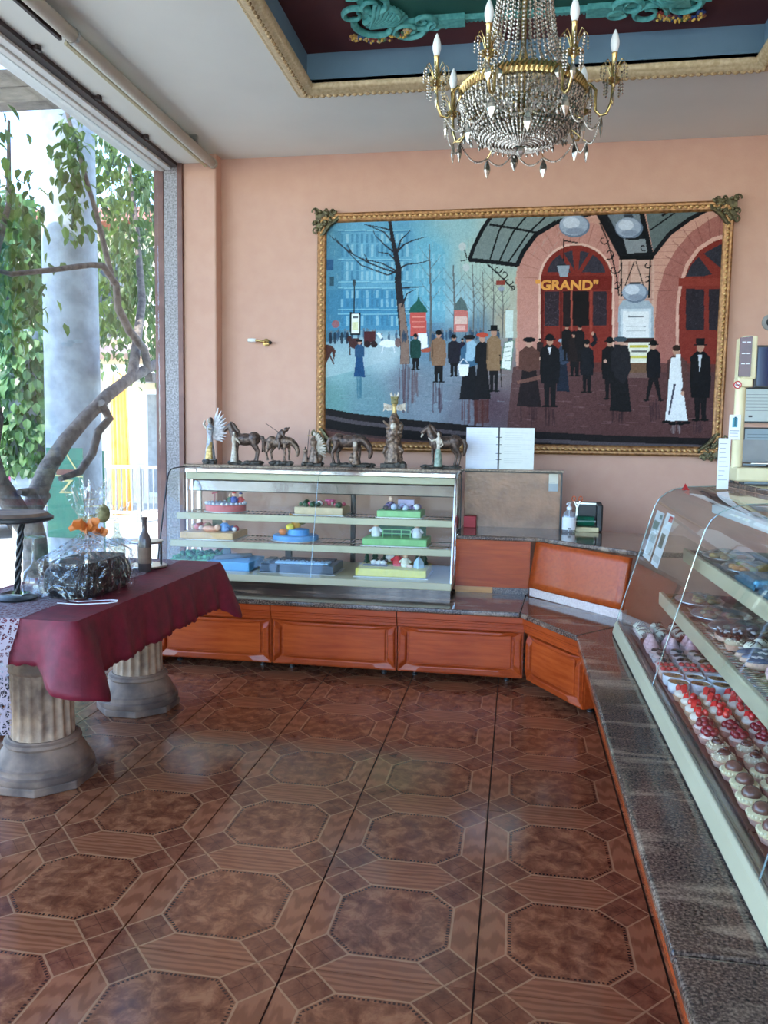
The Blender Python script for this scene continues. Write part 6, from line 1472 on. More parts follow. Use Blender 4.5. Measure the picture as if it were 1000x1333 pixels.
# 6 tall totem of animals with winged top
t = fig('totem_figurine', 'tall carved totem figurine with spread white wings and a horned head', -0.755)
base_rock(t, -0.092, 0.092, 0.06, 0.05, 6)
b = MB(); q = random.Random(8)
b.lathe([(0.001,0.02),(0.062,0.03),(0.058,0.09),(0.048,0.13),(0.05,0.17),(0.044,0.21),(0.036,0.25),(0.04,0.30),(0.034,0.33),(0.02,0.36),(0.001,0.37)],12)
for k in range(30):
    z = q.uniform(0.04,0.32); a = q.uniform(0,6.28); r = 0.052-0.06*(z-0.05)
    b.ell((r*math.cos(a),r*math.sin(a),z),(q.uniform(0.014,0.024),q.uniform(0.014,0.022),q.uniform(0.014,0.026)),8,6)
b.tube([(-0.03,-0.02,0.28),(-0.06,-0.03,0.30),(-0.072,-0.03,0.315)],[0.012,0.009,0.004],8); b.tube([(0.04,-0.02,0.14),(0.07,-0.03,0.11)],[0.014,0.008],8); b.tube([(-0.045,-0.03,0.14),(-0.07,-0.02,0.09)],[0.016,0.01],8); b.tube([(0.02,0.0,0.30),(0.05,0,0.28),(0.045,0,0.23)],[0.018,0.018,0.01],8)
sculpt(b, 'stacked_animals', M['bronze'], t, 0.0038)
b = MB(); b.ell((0.0,-0.03,0.275),(0.022,0.022,0.03)); b.ell((0.0,-0.045,0.262),(0.012,0.014,0.010)); sculpt(b, 'wolf_head', M['ivory'], t, 0.003)
b = MB(); b.tube([(0,0,0.36),(0,0,0.41),(0,0,0.43)],[0.016,0.014,0.02],10); sculpt(b, 'neck', M['goldcloth'], t, 0.003)
b = MB(); b.box(-0.022,0.022,-0.02,0.02,0.425,0.468); b.ell((0,-0.012,0.445),(0.02,0.018,0.02)); b.box(-0.026,0.026,-0.024,0.022,0.466,0.474); sculpt(b, 'carved_head', M['cork'], t, 0.003)
b = MB()
for sx in (-1,1):
    b.tube([(sx*0.016,0,0.47),(sx*0.026,0,0.495),(sx*0.020,0,0.505)],[0.009,0.007,0.002],6)
b.tube([(0,0,0.47),(0.0,0,0.495)],[0.007,0.002],6); b.build('horns', M['ivory'], t, world=False, smooth=50)
for sx in (-1,1):
    w = MB(); pts = [(0.012,0.415),(0.05,0.425),(0.075,0.432),(0.072,0.40),(0.078,0.375),(0.062,0.388),(0.045,0.380),(0.012,0.385)]
    w.prism([(sx*p[0],p[1]) for p in (pts if sx > 0 else pts[::-1])],-0.006,0.006,'y')
    for k in range(4): w.tube([(sx*0.02,-0.008,0.392+0.008*k),(sx*0.066,-0.008,0.396+0.008*k)],0.0022,4)
    w.build('wing', M['ivory'], t, world=False)
# 7 horse with a woman in green, head to the left
t = fig('lady_and_horse_figurine', 'woman in a sage green dress with a dark horse, next to the white binder', -0.43)
base_rock(t, -0.14, 0.13, 0.045, 0.022, 7)
b = MB(); horse(b, 0.02, 0.014, 1.12, -1, 'up'); sculpt(b, 'horse', M['bronze_d'], t)
b = MB(); robed(b, -0.018, -0.05, 0.012, 0.235, 0.026, 0.0, (((-0.06,0,0.76),(-0.2,0.02,0.72),(-0.3,0.06,0.82)),((0.07,0,0.76),(0.12,-0.02,0.62),(0.06,-0.04,0.55)))); sculpt(b, 'woman', M['ivory'], t, 0.0033)
b = MB(); b.lathe([(0.030,0.0),(0.028,0.03),(0.021,0.08),(0.016,0.115)],12,(-0.018,-0.05,0.011),ry=0.85); sculpt(b, 'green_skirt', M['greenrobe'], t, 0.003)
b = MB(); b.ell((-0.017,-0.047,0.233),(0.016,0.016,0.018)); b.tube([(-0.010,-0.042,0.23),(-0.004,-0.04,0.19)],[0.012,0.007],8); sculpt(b, 'hair', M['bronze_d'], t, 0.003)
b = MB(); b.tube([(-0.128,-0.004,0.23),(-0.14,-0.004,0.205)],[0.008,0.006],8); sculpt(b, 'white_blaze', M['ivory'], t, 0.003)

# ---------------------------------------------------------------- decorated cakes in the display case
FOND = {}
def fond(rgb, rough=0.45):
    k = tuple(rgb)
    if k not in FOND: FOND[k] = pmat('sugar_paste_%02x%02x%02x' % k, rgb, tuple(int(c*0.93) for c in rgb), rough=rough, scale=25, bump=0.05)
    return FOND[k]
M['board'] = pmat('silver_cake_board', (206,208,210), (190,192,196), rough=0.3, metal=0.5)
M['deco'] = vcol('sugar_decorations', rough=0.45, noise=0.08, nscale=60)
G8 = 'decorated cakes in the display case'
def cake(label, x, y, z, kind, sx, sy, h, rgb, rot=0):
    t = thing('decorated_cake', label, 'cake', (x,y,z), rot, G8)
    if kind == 'round':
        MB().lathe([(0,0),(sx*1.08,0),(sx*1.08,0.005),(0,0.006)],32,ry=sy/sx).build('cake_board', M['board'], t, world=False)
        MB().lathe([(0.001,0.006),(sx,0.006),(sx,h*0.86),(sx*0.96,h),(0.001,h)],36,ry=sy/sx).build('cake_body', fond(rgb), t, world=False, smooth=40)
    else:
        MB().box(-sx*1.05,sx*1.05,-sy*1.05,sy*1.05,0,0.005).build('cake_board', M['board'], t, world=False)
        MB().box(-sx,sx,-sy,sy,0.005,h).build('cake_body', fond(rgb), t, world=False, bevel=0.007, seg=3)
    return t
def deco(t, name, fn, smooth=60):
    b = MB(); fn(b); return b.build(name, M['deco'], t, world=False, smooth=smooth)
def little_figure(b, x, y, z, s, body, head=(230,190,160), hat=None):
    b.lathe([(0.001,0),(s*0.30,0),(s*0.34,s*0.2),(s*0.22,s*0.6),(0.001,s*0.66)],8,(x,y,z),c=lin(body)); b.ell((x,y,z+s*0.82),s*0.22,8,6,c=lin(head))
    for d in (-1,1): b.tube([(x+d*s*0.2,y,z+s*0.5),(x+d*s*0.42,y-s*0.1,z+s*0.32)],s*0.08,5,c=lin(body))
    if hat: b.ell((x,y,z+s*0.98),(s*0.22,s*0.22,s*0.12),8,5,c=lin(hat))
def tree_(b, x, y, z, h, c=(28,72,52)):
    for k in range(3): b.lathe([(h*0.24*(1-0.25*k),0),(0.001,h*0.45)],8,(x,y,z+h*(0.08+0.26*k)),c=lin(c))
    b.tube([(x,y,z),(x,y,z+h*0.2)],h*0.05,5,c=lin((90,60,40)))
def balls(b, n, x0, x1, y0, y1, z, r0, r1, pal, seed):
    q = random.Random(seed)
    for k in range(n):
        r = q.uniform(r0,r1); b.ell((q.uniform(x0,x1),q.uniform(y0,y1),z+r*0.8),(r,r,r*0.9),7,5,c=lin(q.choice(pal)))
# upper shelf z=.884
z1 = 0.884; z2 = 0.71; z3 = 0.531
t = cake('round red cake with a blue and white top on the upper shelf', -1.90, 3.27, z1, 'round', 0.14, 0.12, 0.05, (206,98,100))
deco(t, 'top_icing', lambda b: b.lathe([(0.138,0.05),(0.142,0.056),(0.13,0.062),(0.0,0.06)],32,ry=0.86,c=lin((170,180,196))))
def f(b):
    for k in range(26): a = k*2*PI/26; b.ell((0.137*math.cos(a),0.118*math.sin(a),0.058),0.010,6,4,c=lin((216,218,226)))
deco(t, 'piped_border', f)
def f(b):
    little_figure(b,0.06,0.0,0.06,0.07,(60,80,150),hat=(190,50,50)); little_figure(b,0.10,0.02,0.06,0.065,(190,60,60),hat=(50,60,110)); little_figure(b,0.02,0.03,0.06,0.06,(50,90,70)); b.tube([(-0.08,0,0.06),(-0.08,0,0.13)],0.004,5,c=lin((160,90,90))); b.tube([(-0.10,0,0.12),(-0.06,0,0.13)],0.005,5,c=lin((170,70,80)))
deco(t, 'sugar_figures', f)
t = cake('beige cake with leaves and a pink flower on the upper shelf', -1.22, 3.29, z1, 'box', 0.165, 0.12, 0.055, (214,190,150))
def f(b):
    balls(b,26,-0.15,0.15,-0.10,0.10,0.055,0.012,0.022,[(40,70,46),(60,90,60),(230,226,220),(200,90,110)],2)
    for k in range(8): a = k*0.785; b.ell((0.06+0.022*math.cos(a),-0.03+0.022*math.sin(a),0.095),(0.016,0.012,0.008),7,5,c=lin((206,96,130)))
deco(t, 'sugar_flowers', f)
t = cake('pale green box cake with a purple and white scene on the upper shelf', -0.68, 3.28, z1, 'box', 0.145, 0.12, 0.048, (150,206,140))
def f(b):
    balls(b,30,-0.11,0.11,-0.06,0.09,0.048,0.010,0.024,[(190,200,226),(150,130,170),(226,228,236),(80,70,80)],3); little_figure(b,-0.07,0.0,0.05,0.08,(90,80,110)); b.box(-0.03,0.08,0.04,0.06,0.05,0.11,c=lin((180,170,196)))
deco(t, 'sugar_scene', f)
# middle shelf
t = cake('tan slab cake with a sleeping baby figure on the middle shelf', -1.955, 3.20, z2, 'box', 0.185, 0.15, 0.05, (222,178,126))
def f(b):
    b.ell((-0.01,-0.06,0.066),(0.055,0.03,0.02),10,7,c=lin((236,176,150))); b.ell((0.045,-0.06,0.075),0.022,9,7,c=lin((240,190,160)))
    balls(b,14,-0.16,-0.04,-0.02,0.1,0.05,0.015,0.03,[(206,120,120),(190,160,130),(226,200,190)],5); little_figure(b,0.085,-0.03,0.05,0.09,(110,160,216)); balls(b,8,0.10,0.17,-0.06,0.04,0.05,0.014,0.024,[(226,226,230),(190,80,90),(90,130,190)],6); b.box(-0.04,0.03,0.06,0.10,0.05,0.13,c=lin((96,104,84)))
deco(t, 'sugar_figures', f)
t = cake('round blue cake with an orange and yellow toy animal on the middle shelf', -1.385, 3.21, z2, 'round', 0.155, 0.13, 0.038, (96,160,214))
def f(b):
    b.lathe([(0.001,0.038),(0.075,0.038),(0.07,0.075),(0.001,0.085)],20,(0.02,0,0),c=lin((64,150,216))); b.ell((0.0,0.01,0.11),(0.035,0.03,0.04),9,7,c=lin((222,160,60))); b.ell((-0.02,0.0,0.15),0.024,9,7,c=lin((222,160,60))); b.ell((0.045,0.0,0.135),(0.03,0.026,0.03),9,7,c=lin((120,110,50))); b.ell((-0.03,-0.03,0.09),(0.03,0.02,0.025),9,7,c=lin((230,206,70))); b.ell((-0.075,-0.05,0.06),(0.028,0.02,0.022),9,7,c=lin((226,130,70)))
    for d in (-1,1): b.ell((-0.02+d*0.018,0.0,0.172),0.009,6,5,c=lin((200,130,50)))
deco(t, 'sugar_animals', f)
t = cake('light green football pitch cake with a small goal on the middle shelf', -0.69, 3.18, z2, 'box', 0.21, 0.125, 0.05, (134,196,124))
def f(b):
    for x in (-0.09,-0.03,0.03,0.09): b.tube([(x,-0.03,0.05),(x,-0.03,0.10)],0.0025,5,c=lin((150,220,160)))
    b.tube([(-0.09,-0.03,0.10),(0.09,-0.03,0.10)],0.0025,5,c=lin((150,220,160))); b.tube([(-0.09,-0.03,0.075),(0.09,-0.03,0.075)],0.002,5,c=lin((150,220,160)))
    little_figure(b,-0.14,0.0,0.05,0.10,(226,226,228),hat=(40,30,30)); little_figure(b,0.13,0.0,0.05,0.10,(220,220,224),hat=(40,30,30)); b.box(-0.15,0.18,0.085,0.095,0.05,0.13,c=lin((64,110,92)))
deco(t, 'sugar_players', f)
# bottom deck
t = cake('cake smothered in dark green leaves at the left of the bottom deck', -2.03, 3.12, z3, 'box', 0.14, 0.16, 0.06, (90,150,110))
deco(t, 'sugar_leaves', lambda b: balls(b,90,-0.14,0.14,-0.16,0.14,0.055,0.010,0.022,[(54,130,84),(80,160,110),(40,100,70)],9))
t = cake('rectangular sky blue cake with a grey swirl on the bottom deck', -1.75, 3.06, z3, 'box', 0.145, 0.16, 0.062, (86,166,216))
def f(b):
    b.tube([(-0.12,-0.08,0.066),(-0.05,-0.04,0.075),(0.02,0.03,0.075),(0.08,0.08,0.08)],[0.02,0.022,0.018,0.01],7,c=lin((120,130,136)))
    b.prism([(-0.12,0.062),(-0.06,0.062),(-0.075,0.15),(-0.11,0.16)],0.06,0.08,'y',c=lin((90,110,120)))
deco(t, 'sugar_wave', f)
t = cake('dark keyboard-shaped cake with pale blue keys on the bottom deck', -1.30, 3.06, z3, 'box', 0.245, 0.14, 0.058, (70,84,100))
def f(b):
    for k in range(15): b.box(-0.15+k*0.0235,-0.15+k*0.0235+0.020,-0.10,0.0,0.058,0.068,c=lin((160,200,226)))
    for k in range(14):
        if k % 7 not in (2,6): b.box(-0.138+k*0.0235,-0.138+k*0.0235+0.012,-0.04,0.0,0.066,0.076,c=lin((40,46,56)))
    b.box(-0.16,0.21,0.03,0.11,0.058,0.070,c=lin((48,60,74)))
    b.obox((-0.21,-0.02,0.066),(0.05,0.18,0.016),(0,0,0),c=lin((60,70,70))); b.box(-0.14,-0.10,0.09,0.12,0.06,0.15,c=lin((34,38,44)))
deco(t, 'sugar_keys', f)
t = cake('yellow slab cake with fir trees and toy animals on the bottom deck', -0.69, 3.08, z3, 'box', 0.225, 0.16, 0.055, (230,216,92))
def f(b):
    for x,y,h in ((-0.19,0.05,0.10),(-0.14,0.08,0.12),(-0.08,0.1,0.09),(0.14,0.06,0.10),(0.19,0.05,0.11),(0.17,0.10,0.12),(-0.05,0.11,0.12)): tree_(b,x,y,0.055,h)
    for x in (-0.13,-0.10,-0.07): b.ell((x,-0.02,0.075),(0.024,0.014,0.016),8,6,c=lin((230,230,226))); b.ell((x+0.02,-0.02,0.09),0.011,7,5,c=lin((60,60,60)))
    little_figure(b,0.02,0.0,0.055,0.10,(200,50,60),hat=(30,30,34)); little_figure(b,0.075,-0.03,0.055,0.09,(226,222,200)); b.ell((-0.03,0.05,0.10),(0.04,0.02,0.03),9,7,c=lin((220,214,206))); b.lathe([(0.035,0),(0.03,0.04),(0.001,0.075)],4,(0.165,-0.06,0.055),c=lin((170,200,216))); b.ell((0.11,-0.08,0.066),(0.022,0.014,0.012),8,5,c=lin((226,196,170)))
    b.box(-0.20,-0.04,-0.06,0.0,0.055,0.058,c=lin((110,90,70)))
deco(t, 'sugar_figures', f)

# ---------------------------------------------------------------- pastries in the right-hand case
def cream_swirl(b, r, z, h, c, n=3):
    for k in range(n): b.lathe([(r*(1-0.26*k),0),(r*1.06*(1-0.26*k),h*0.12),(r*(1-0.30*k)*0.85,h*0.34),(0.001,h*0.40)],10,(0,0,z+k*h*0.27),c=lin(c))
M['sponge'] = vcol('pastry_base', rough=0.7, noise=0.18, nscale=90, bump=0.2)
M['cream_top'] = vcol('whipped_cream', rough=0.55, noise=0.08, nscale=80, bump=0.15)
M['glaze'] = vcol('fruit_glaze', rough=0.14, noise=0.22, nscale=60, coat=0.5)
M['papercup'] = vcol('paper_cup', rough=0.8, noise=0.05)
def pastry_proto(kind):
    A, B, Cc = MB(), MB(), MB(); q = random.Random(len(kind)*13)
    def cup(col, r=0.030, h=0.022):
        n = 24
        A.grid(n, 3, lambda u, v: ((r*(0.82+0.2*v)*(1+0.04*(-1)**int(u*n)))*math.cos(2*PI*u), (r*(0.82+0.2*v)*(1+0.04*(-1)**int(u*n)))*math.sin(2*PI*u), h*v), c=lin(col), closed_u=True); A.lathe([(0.001,0.002),(r*0.85,0.002)],12,c=lin(col)); A.lathe([(r*0.98,h*0.9),(0.001,h*0.95)],16,c=lin(col))
    if kind == 'drizzled':
        cup((226,196,186)); B.ell((0,0,0.030),(0.031,0.031,0.020),12,8,c=lin((232,222,198)))
        for k in range(14): a = q.uniform(0,6.28); r = q.uniform(0,0.024); B.ell((r*math.cos(a),r*math.sin(a),0.040-r*0.3),(0.012,0.008,0.006),6,4,c=lin((240,232,210)),rot=(0,0,a))
        for k in range(4): Cc.tube([(-0.026,-0.016+k*0.011,0.038),(-0.008,-0.018+k*0.011,0.051),(0.010,-0.012+k*0.011,0.051),(0.027,-0.014+k*0.011,0.037)],0.0018,4,c=lin((84,52,44)))
    elif kind == 'spiky':
        cup((120,70,60)); 
        for k in range(26): a = q.uniform(0,6.28); e = q.uniform(0.1,1.4); d = Vector((math.cos(a)*math.cos(e),math.sin(a)*math.cos(e),math.sin(e))); B.tube([Vector((0,0,0.022))+d*0.01,Vector((0,0,0.024))+d*0.034],[0.006,0.001],5,c=lin((116,70,62)))
        Cc.ell((0,0,0.05),0.006,6,5,c=lin((200,150,140)))
    elif kind == 'pink':
        cup((232,190,186)); cream_swirl(B,0.028,0.022,0.05,(222,176,178))
        for k in range(10): a = q.uniform(0,6.28); Cc.ell((0.018*math.cos(a),0.018*math.sin(a),0.036+q.uniform(0,0.01)),(0.007,0.002,0.002),5,4,c=lin((176,80,84)),rot=(0,0.4,a))
    elif kind == 'dark':
        cup((226,206,204),0.033,0.024); B.ell((0,0,0.026),(0.030,0.030,0.012),12,6,c=lin((212,180,172)))
        for sx in (-1,1): Cc.ell((sx*0.012,0,0.038),(0.017,0.014,0.006),9,6,c=lin((44,34,38)),rot=(0,0.2*sx,0.3))
    elif kind == 'slice':
        A.prism([(-0.035,-0.026),(0.035,-0.026),(0.035,0.026),(-0.035,0.026)],0,0.03,'z',c=lin((226,196,180))); B.box(-0.035,0.035,-0.026,0.026,0.030,0.037,c=lin((236,226,222)))
        for k in range(3): Cc.ell((-0.022+0.022*k,0,0.042),(0.012,0.02,0.007),8,5,c=lin((206,70,66)))
    elif kind == 'ramekin':
        A.lathe([(0.001,0.0),(0.030,0.0),(0.036,0.008),(0.038,0.040),(0.035,0.040),(0.034,0.034),(0.001,0.033)],22,c=lin((236,236,238))); B.lathe([(0.001,0.034),(0.0345,0.034),(0.033,0.0375),(0.001,0.038)],20,c=lin((196,150,96)))
        Cc.lathe([(0.012,0.0378),(0.016,0.0385),(0.001,0.0392)],12,(0.008,0.004,0),c=lin((120,78,54)))
    elif kind == 'strawberry':
        A.lathe([(0.001,0),(0.026,0),(0.034,0.018),(0.031,0.018),(0.001,0.012)],18,c=lin((222,178,140))); B.ell((0,0,0.024),(0.030,0.030,0.016),12,7,c=lin((236,224,206)))
        for k in range(3): a = k*2.1; Cc.prism([(0.0,0.026),(0.026,0.022),(0.018,0.052),(0.004,0.058)],-0.008,0.008,'y',c=lin((222,52,50)))
        Cc.v = Cc.v[:8]; Cc.f = Cc.f[:6]; Cc.c = Cc.c[:6]
        Cc.ell((-0.013,0.010,0.043),(0.012,0.011,0.014),8,6,c=lin((214,44,46))); Cc.ell((-0.012,-0.012,0.042),(0.011,0.011,0.013),8,6,c=lin((228,70,60)))
    elif kind == 'cherry':
        A.lathe([(0.001,0),(0.027,0),(0.035,0.020),(0.032,0.020),(0.001,0.014)],18,c=lin((222,170,150))); B.ell((0,0,0.020),(0.031,0.031,0.010),12,6,c=lin((236,216,206)))
        for k in range(5): a = k*1.257; Cc.ell((0.016*math.cos(a),0.016*math.sin(a),0.034),0.0125,8,6,c=lin((136,24,40)))
        Cc.ell((0,0,0.042),0.0125,8,6,c=lin((150,28,44)))
    elif kind == 'nut':
        A.lathe([(0.001,0),(0.027,0),(0.035,0.020),(0.032,0.020),(0.001,0.014)],18,c=lin((216,170,146))); B.ell((0,0,0.024),(0.032,0.032,0.016),12,7,c=lin((196,178,150)))
        for k in range(30): a = q.uniform(0,6.28); e = q.uniform(0.0,1.0); B.ell((0.031*math.cos(a)*math.cos(e),0.031*math.sin(a)*math.cos(e),0.024+0.015*math.sin(e)),0.004,5,4,c=lin((226,212,184)))
        Cc.ell((0,0,0.038),(0.020,0.018,0.012),10,6,c=lin((70,40,36))); Cc.ell((0.006,0.0,0.048),(0.009,0.008,0.007),8,5,c=lin((60,34,30)))
    elif kind == 'dome':
        A.lathe([(0.001,0),(0.026,0),(0.034,0.018),(0.031,0.018),(0.001,0.012)],18,c=lin((222,172,150))); B.lathe([(0.001,0.015),(0.033,0.018),(0.035,0.026),(0.030,0.032),(0.001,0.033)],18,c=lin((222,206,164)))
        for k in range(22): a = k*2*PI/22; B.ell((0.033*math.cos(a),0.033*math.sin(a),0.026),0.005,5,4,c=lin((232,218,180)))
        Cc.ell((0,0,0.036),(0.024,0.024,0.020),14,8,c=lin((112,76,66)))
    t = thing('pastry', kind, 'pastry', (0,0,0)); 
    A.build('case_or_cup', M['sponge'] if kind not in ('drizzled','pink','dark','ramekin') else M['papercup'], t, world=False, smooth=45)
    B.build('filling', M['cream_top'], t, world=False, smooth=55); Cc.build('topping', M['glaze'], t, world=False, smooth=55)
    return t
LBL = {'drizzled':'white cream pastry drizzled with chocolate at the far end of the case','spiky':'spiky chocolate pastry behind the pink swirls','pink':'pink cream swirl pastry in a paper cup','dark':'pastry topped with dark chocolate leaves in a pale cup','slice':'cream slice with red fruit on top','ramekin':'white ramekin dessert with caramel top','strawberry':'cream tart topped with bright strawberry pieces','cherry':'cream tart topped with dark red cherries','nut':'chopped-nut cream tart with a chocolate peak','dome':'cream tart with a smooth mocha dome'}
protos = {}
plan = [('drizzled',(1.95,1.875,1.80)),('spiky',(1.725,)),('pink',(1.65,1.575)),('dark',(1.495,1.42,1.345)),('slice',(1.265,1.20)),('ramekin',(1.115,1.03)),('strawberry',(0.935,0.855,0.775,0.70)),('cherry',(0.615,0.535)),('nut',(0.45,0.365)),('dome',(0.275,0.19,0.105,0.02,-0.065)),('drizzled',(-0.15,-0.235,-0.32))]
zd = 0.497
qr = random.Random(21)
def place(kind, x, y, z, label, grp):
    if kind not in protos: protos[kind] = o = pastry_proto(kind)
    else: o = copy_tree(protos[kind])
    o.location = (x, y, z); o.rotation_euler = (0,0,qr.uniform(0,6.28) if kind not in ('slice',) else 0); o['label'] = label; o['group'] = grp
    s_ = qr.uniform(0.96,1.03)*0.99; o.scale = (s_,s_,s_)
    return o
ORD = ('first','second','third','fourth','fifth'); COLN = ('nearest the glass','second from the glass','third from the glass','farthest from the glass')
SHORT = {'drizzled':'chocolate-drizzled white cream pastry','spiky':'spiky chocolate pastry','pink':'pink cream swirl pastry','dark':'pastry with dark chocolate leaves','slice':'cream slice with red fruit','ramekin':'white ramekin dessert','strawberry':'strawberry cream tart','cherry':'dark cherry tart','nut':'chopped-nut chocolate tart','dome':'mocha dome tart'}
for kind, ys in plan:
    near = min(ys) < -0.1
    for r_, y in enumerate(ys):
        for k, x in enumerate((0.672,0.750,0.828,0.906)):
            row = ('in its only row' if len(ys) == 1 else ORD[r_]+' row from the far end')
            lab = (SHORT[kind] if not near else 'near-end white cream pastry')+', '+row+', '+COLN[k]
            place(kind, x+qr.uniform(-0.004,0.004), y+qr.uniform(-0.005,0.005), zd, lab, kind+' pastries on the case deck')
# baking trays under the pastries
for (y0,y1,lab) in ((1.31,2.0,'thin red-edged baking tray at the far end of the pastry case deck'),(0.66,1.30,'thin red-edged baking tray in the middle of the pastry case deck'),(-0.02,0.65,'thin red-edged baking tray under the cherry tarts'),(-0.70,-0.03,'thin red-edged baking tray at the near end of the pastry case deck')):
    o = MB().box(0.632,0.95,y0,y1,0.4925,0.4965).box(0.628,0.633,y0,y1,0.4925,0.503).build('baking_tray', M['tray_red']); tag(o, lab, 'tray', 'baking trays on the case deck')
# lower shelf: eclairs, wrapped platters, cream balls
M['choc'] = vcol('chocolate_icing', rough=0.25, noise=0.15, nscale=50, coat=0.3)
def eclair(x, y, z, rz, label, top, grp, base=(206,170,150)):
    t = thing('eclair', label, 'pastry', (x,y,z), rz, grp)
    MB().ell((0,0,0.018),(0.062,0.022,0.018),14,8,c=lin(base)).build('choux_body', M['sponge'], t, world=False, smooth=60)
    MB().ell((0,0,0.028),(0.056,0.020,0.014),14,8,c=lin(top)).build('icing', M['choc'], t, world=False, smooth=60)
    b = MB(); q = random.Random(int(x*1000+y*100))
    for k in range(8): b.ell((q.uniform(-0.045,0.045),q.uniform(-0.012,0.012),0.041),(0.008,0.006,0.003),6,4,c=lin((214,206,206)))
    b.build('sprinkles', M['cream_top'], t, world=False)['kind'] = 'stuff'
zs = 0.682
for k, (x,y) in enumerate(((0.825,1.09),(0.875,1.085),(0.925,1.09))): eclair(x, y, zs, 1.5, 'dark chocolate eclair with white flecks on the lower shelf, '+('nearest the glass','in the middle','farthest from the glass')[k], (52,36,36), 'dark eclairs on the lower shelf')
for k, (x,y) in enumerate(((0.865,0.835),(0.865,0.775),(0.865,0.715),(1.0,0.835),(1.0,0.775),(1.0,0.715))): eclair(x, y, zs, 0.05, 'blue-grey iced eclair on the lower shelf, '+ORD[k%3]+' from the corner, '+('front' if k < 3 else 'back')+' row', (86,92,112), 'blue-grey eclairs on the lower shelf')
for k, (x,y) in enumerate(((0.84,0.97),(0.92,0.965),(1.0,0.97),(0.88,0.90),(0.98,0.90))):
    place('drizzled' if k % 2 else 'nut', x, y, zs, ('cream ball pastry' if k % 2 else 'dark-topped nut pastry')+' on the lower shelf beyond the blue-grey eclairs, '+ORD[k//2]+' from the glass', 'small pastries on the lower shelf')
for k, (x,y) in enumerate(((0.87,0.62),(0.95,0.62),(0.87,0.54),(0.95,0.54),(1.03,0.58))): place('pink', x, y, zs, 'pink swirl pastry at the near end of the lower shelf, '+('front far','back far','front near','back near','innermost')[k]+' one', 'pink pastries on the lower shelf')
M['film2'] = glassmat('taut_film', (0.97,0.98,0.985), rough=0.05, refl=1.0, base=0.10, haze=0.06)
def platter(x, y, z, rx, ry, label, col):
    t = thing('wrapped_platter', label, 'platter', (x,y,z), 0, 'film-wrapped platters')
    MB().lathe([(0.001,0.0),(0.86,0.0),(1.0,0.012),(0.99,0.015),(0.85,0.005),(0.001,0.004)],30).xf(Matrix.Diagonal((rx,ry,1,1))).build('dish', M['steel'], t, world=False, smooth=50)
    b = MB(); q = random.Random(int(y*77))
    for k in range(16): a = q.uniform(0,6.28); r = q.uniform(0,0.7); b.ell((rx*r*math.cos(a),ry*r*math.sin(a),0.016),(0.022,0.018,0.012),7,5,c=lin(tuple(int(c*q.uniform(0.8,1.1)) for c in col)))
    b.build('biscuits', M['sponge'], t, world=False, smooth=60)['kind'] = 'stuff'
    q2 = random.Random(3)
    def dome(u, v):
        a = 2*PI*u; r = 1.0-v; return (rx*r*math.cos(a), ry*r*math.sin(a), 0.014+0.028*math.sin(PI/2*v)**0.7+0.004*math.sin(a*7+v*9)*(1-v)*v*4)
    MB().grid(40,12,dome,closed_u=True).build('cling_film', M['film2'], t, world=False, smooth=60)
platter(0.90,1.80,zs,0.105,0.13,'oval film-wrapped platter at the far end of the lower shelf',(176,140,90))
platter(0.92,1.50,zs,0.12,0.13,'oval film-wrapped platter in the middle of the lower shelf',(150,120,90))
platter(0.93,1.27,zs,0.11,0.10,'oval film-wrapped platter next to the dark eclairs',(120,104,90))
zu = 0.892
platter(1.00,1.75,zu,0.105,0.14,'film-wrapped platter at the far end of the upper shelf',(190,150,80))
platter(1.00,1.42,zu,0.105,0.14,'film-wrapped platter of yellow biscuits on the upper shelf',(206,160,70))
M['bluefoil'] = pmat('blue_foil', (120,180,206), (80,140,176), rough=0.18, metal=0.7, scale=40, bump=0.4)
for y, lab in ((1.10,'blue foil packet on the upper shelf'),(0.80,'near blue foil packet on the upper shelf')):
    t = thing('foil_packet', lab, 'packet', (1.0,y,zu)); MB().box(0.90,1.10,y-0.11,y+0.11,zu,zu+0.035).build('packet', M['bluefoil'], t, bevel=0.012, seg=3); MB().box(0.893,0.90,y-0.115,y+0.115,zu,zu+0.02).build('crimped_edge', M['bluefoil'], t)

# ---------------------------------------------------------------- things on top of the pastry case
sc2 = thing('shop_scale', 'cream shop weighing scale with a dark red pole display on the pastry case', 'scale', (1.15,1.93,1.2225))
M['cream_pl'] = pmat('aged_cream_plastic', (226,212,170), (214,198,154), rough=0.45)
M['maroon'] = pmat('maroon_panel', (92,30,34), (76,26,30), rough=0.25)
MB().box(1.04,1.36,1.84,2.06,1.232,1.296).build('scale_body', M['cream_pl'], sc2, bevel=0.01, seg=3)
for x in (1.07,1.33):
    for y in (1.87,2.03): MB().lathe([(0.012,0),(0.012,0.012)],10,(x,y,1.2225)).build('foot', M['dark'], sc2)
MB().box(1.10,1.34,1.85,2.05,1.31,1.318).build('weighing_plate', M['steel'], sc2, bevel=0.003)
MB().box(1.20,1.24,1.93,1.97,1.296,1.31).build('plate_support', M['dark'], sc2)
MB().box(1.10,1.34,2.035,2.045,1.318,1.42).build('back_guard', M['shutter'], sc2)
MB().tube([(1.060,1.93,1.29),(1.060,1.93,1.67)],0.024,14).build('pole', M['cream_pl'], sc2, smooth=40)
MB().box(1.038,1.102,1.895,1.97,1.655,1.70).build('neck', M['cream_pl'], sc2, bevel=0.006)
MB().box(1.052,1.112,1.89,2.02,1.69,1.882).build('display_head', M['cream_pl'], sc2, bevel=0.006)
MB().prism([(1.035,1.70),(1.086,1.70),(1.086,1.878),(1.035,1.872)],1.882,1.8885,'y').build('display_panel', M['maroon'], sc2)
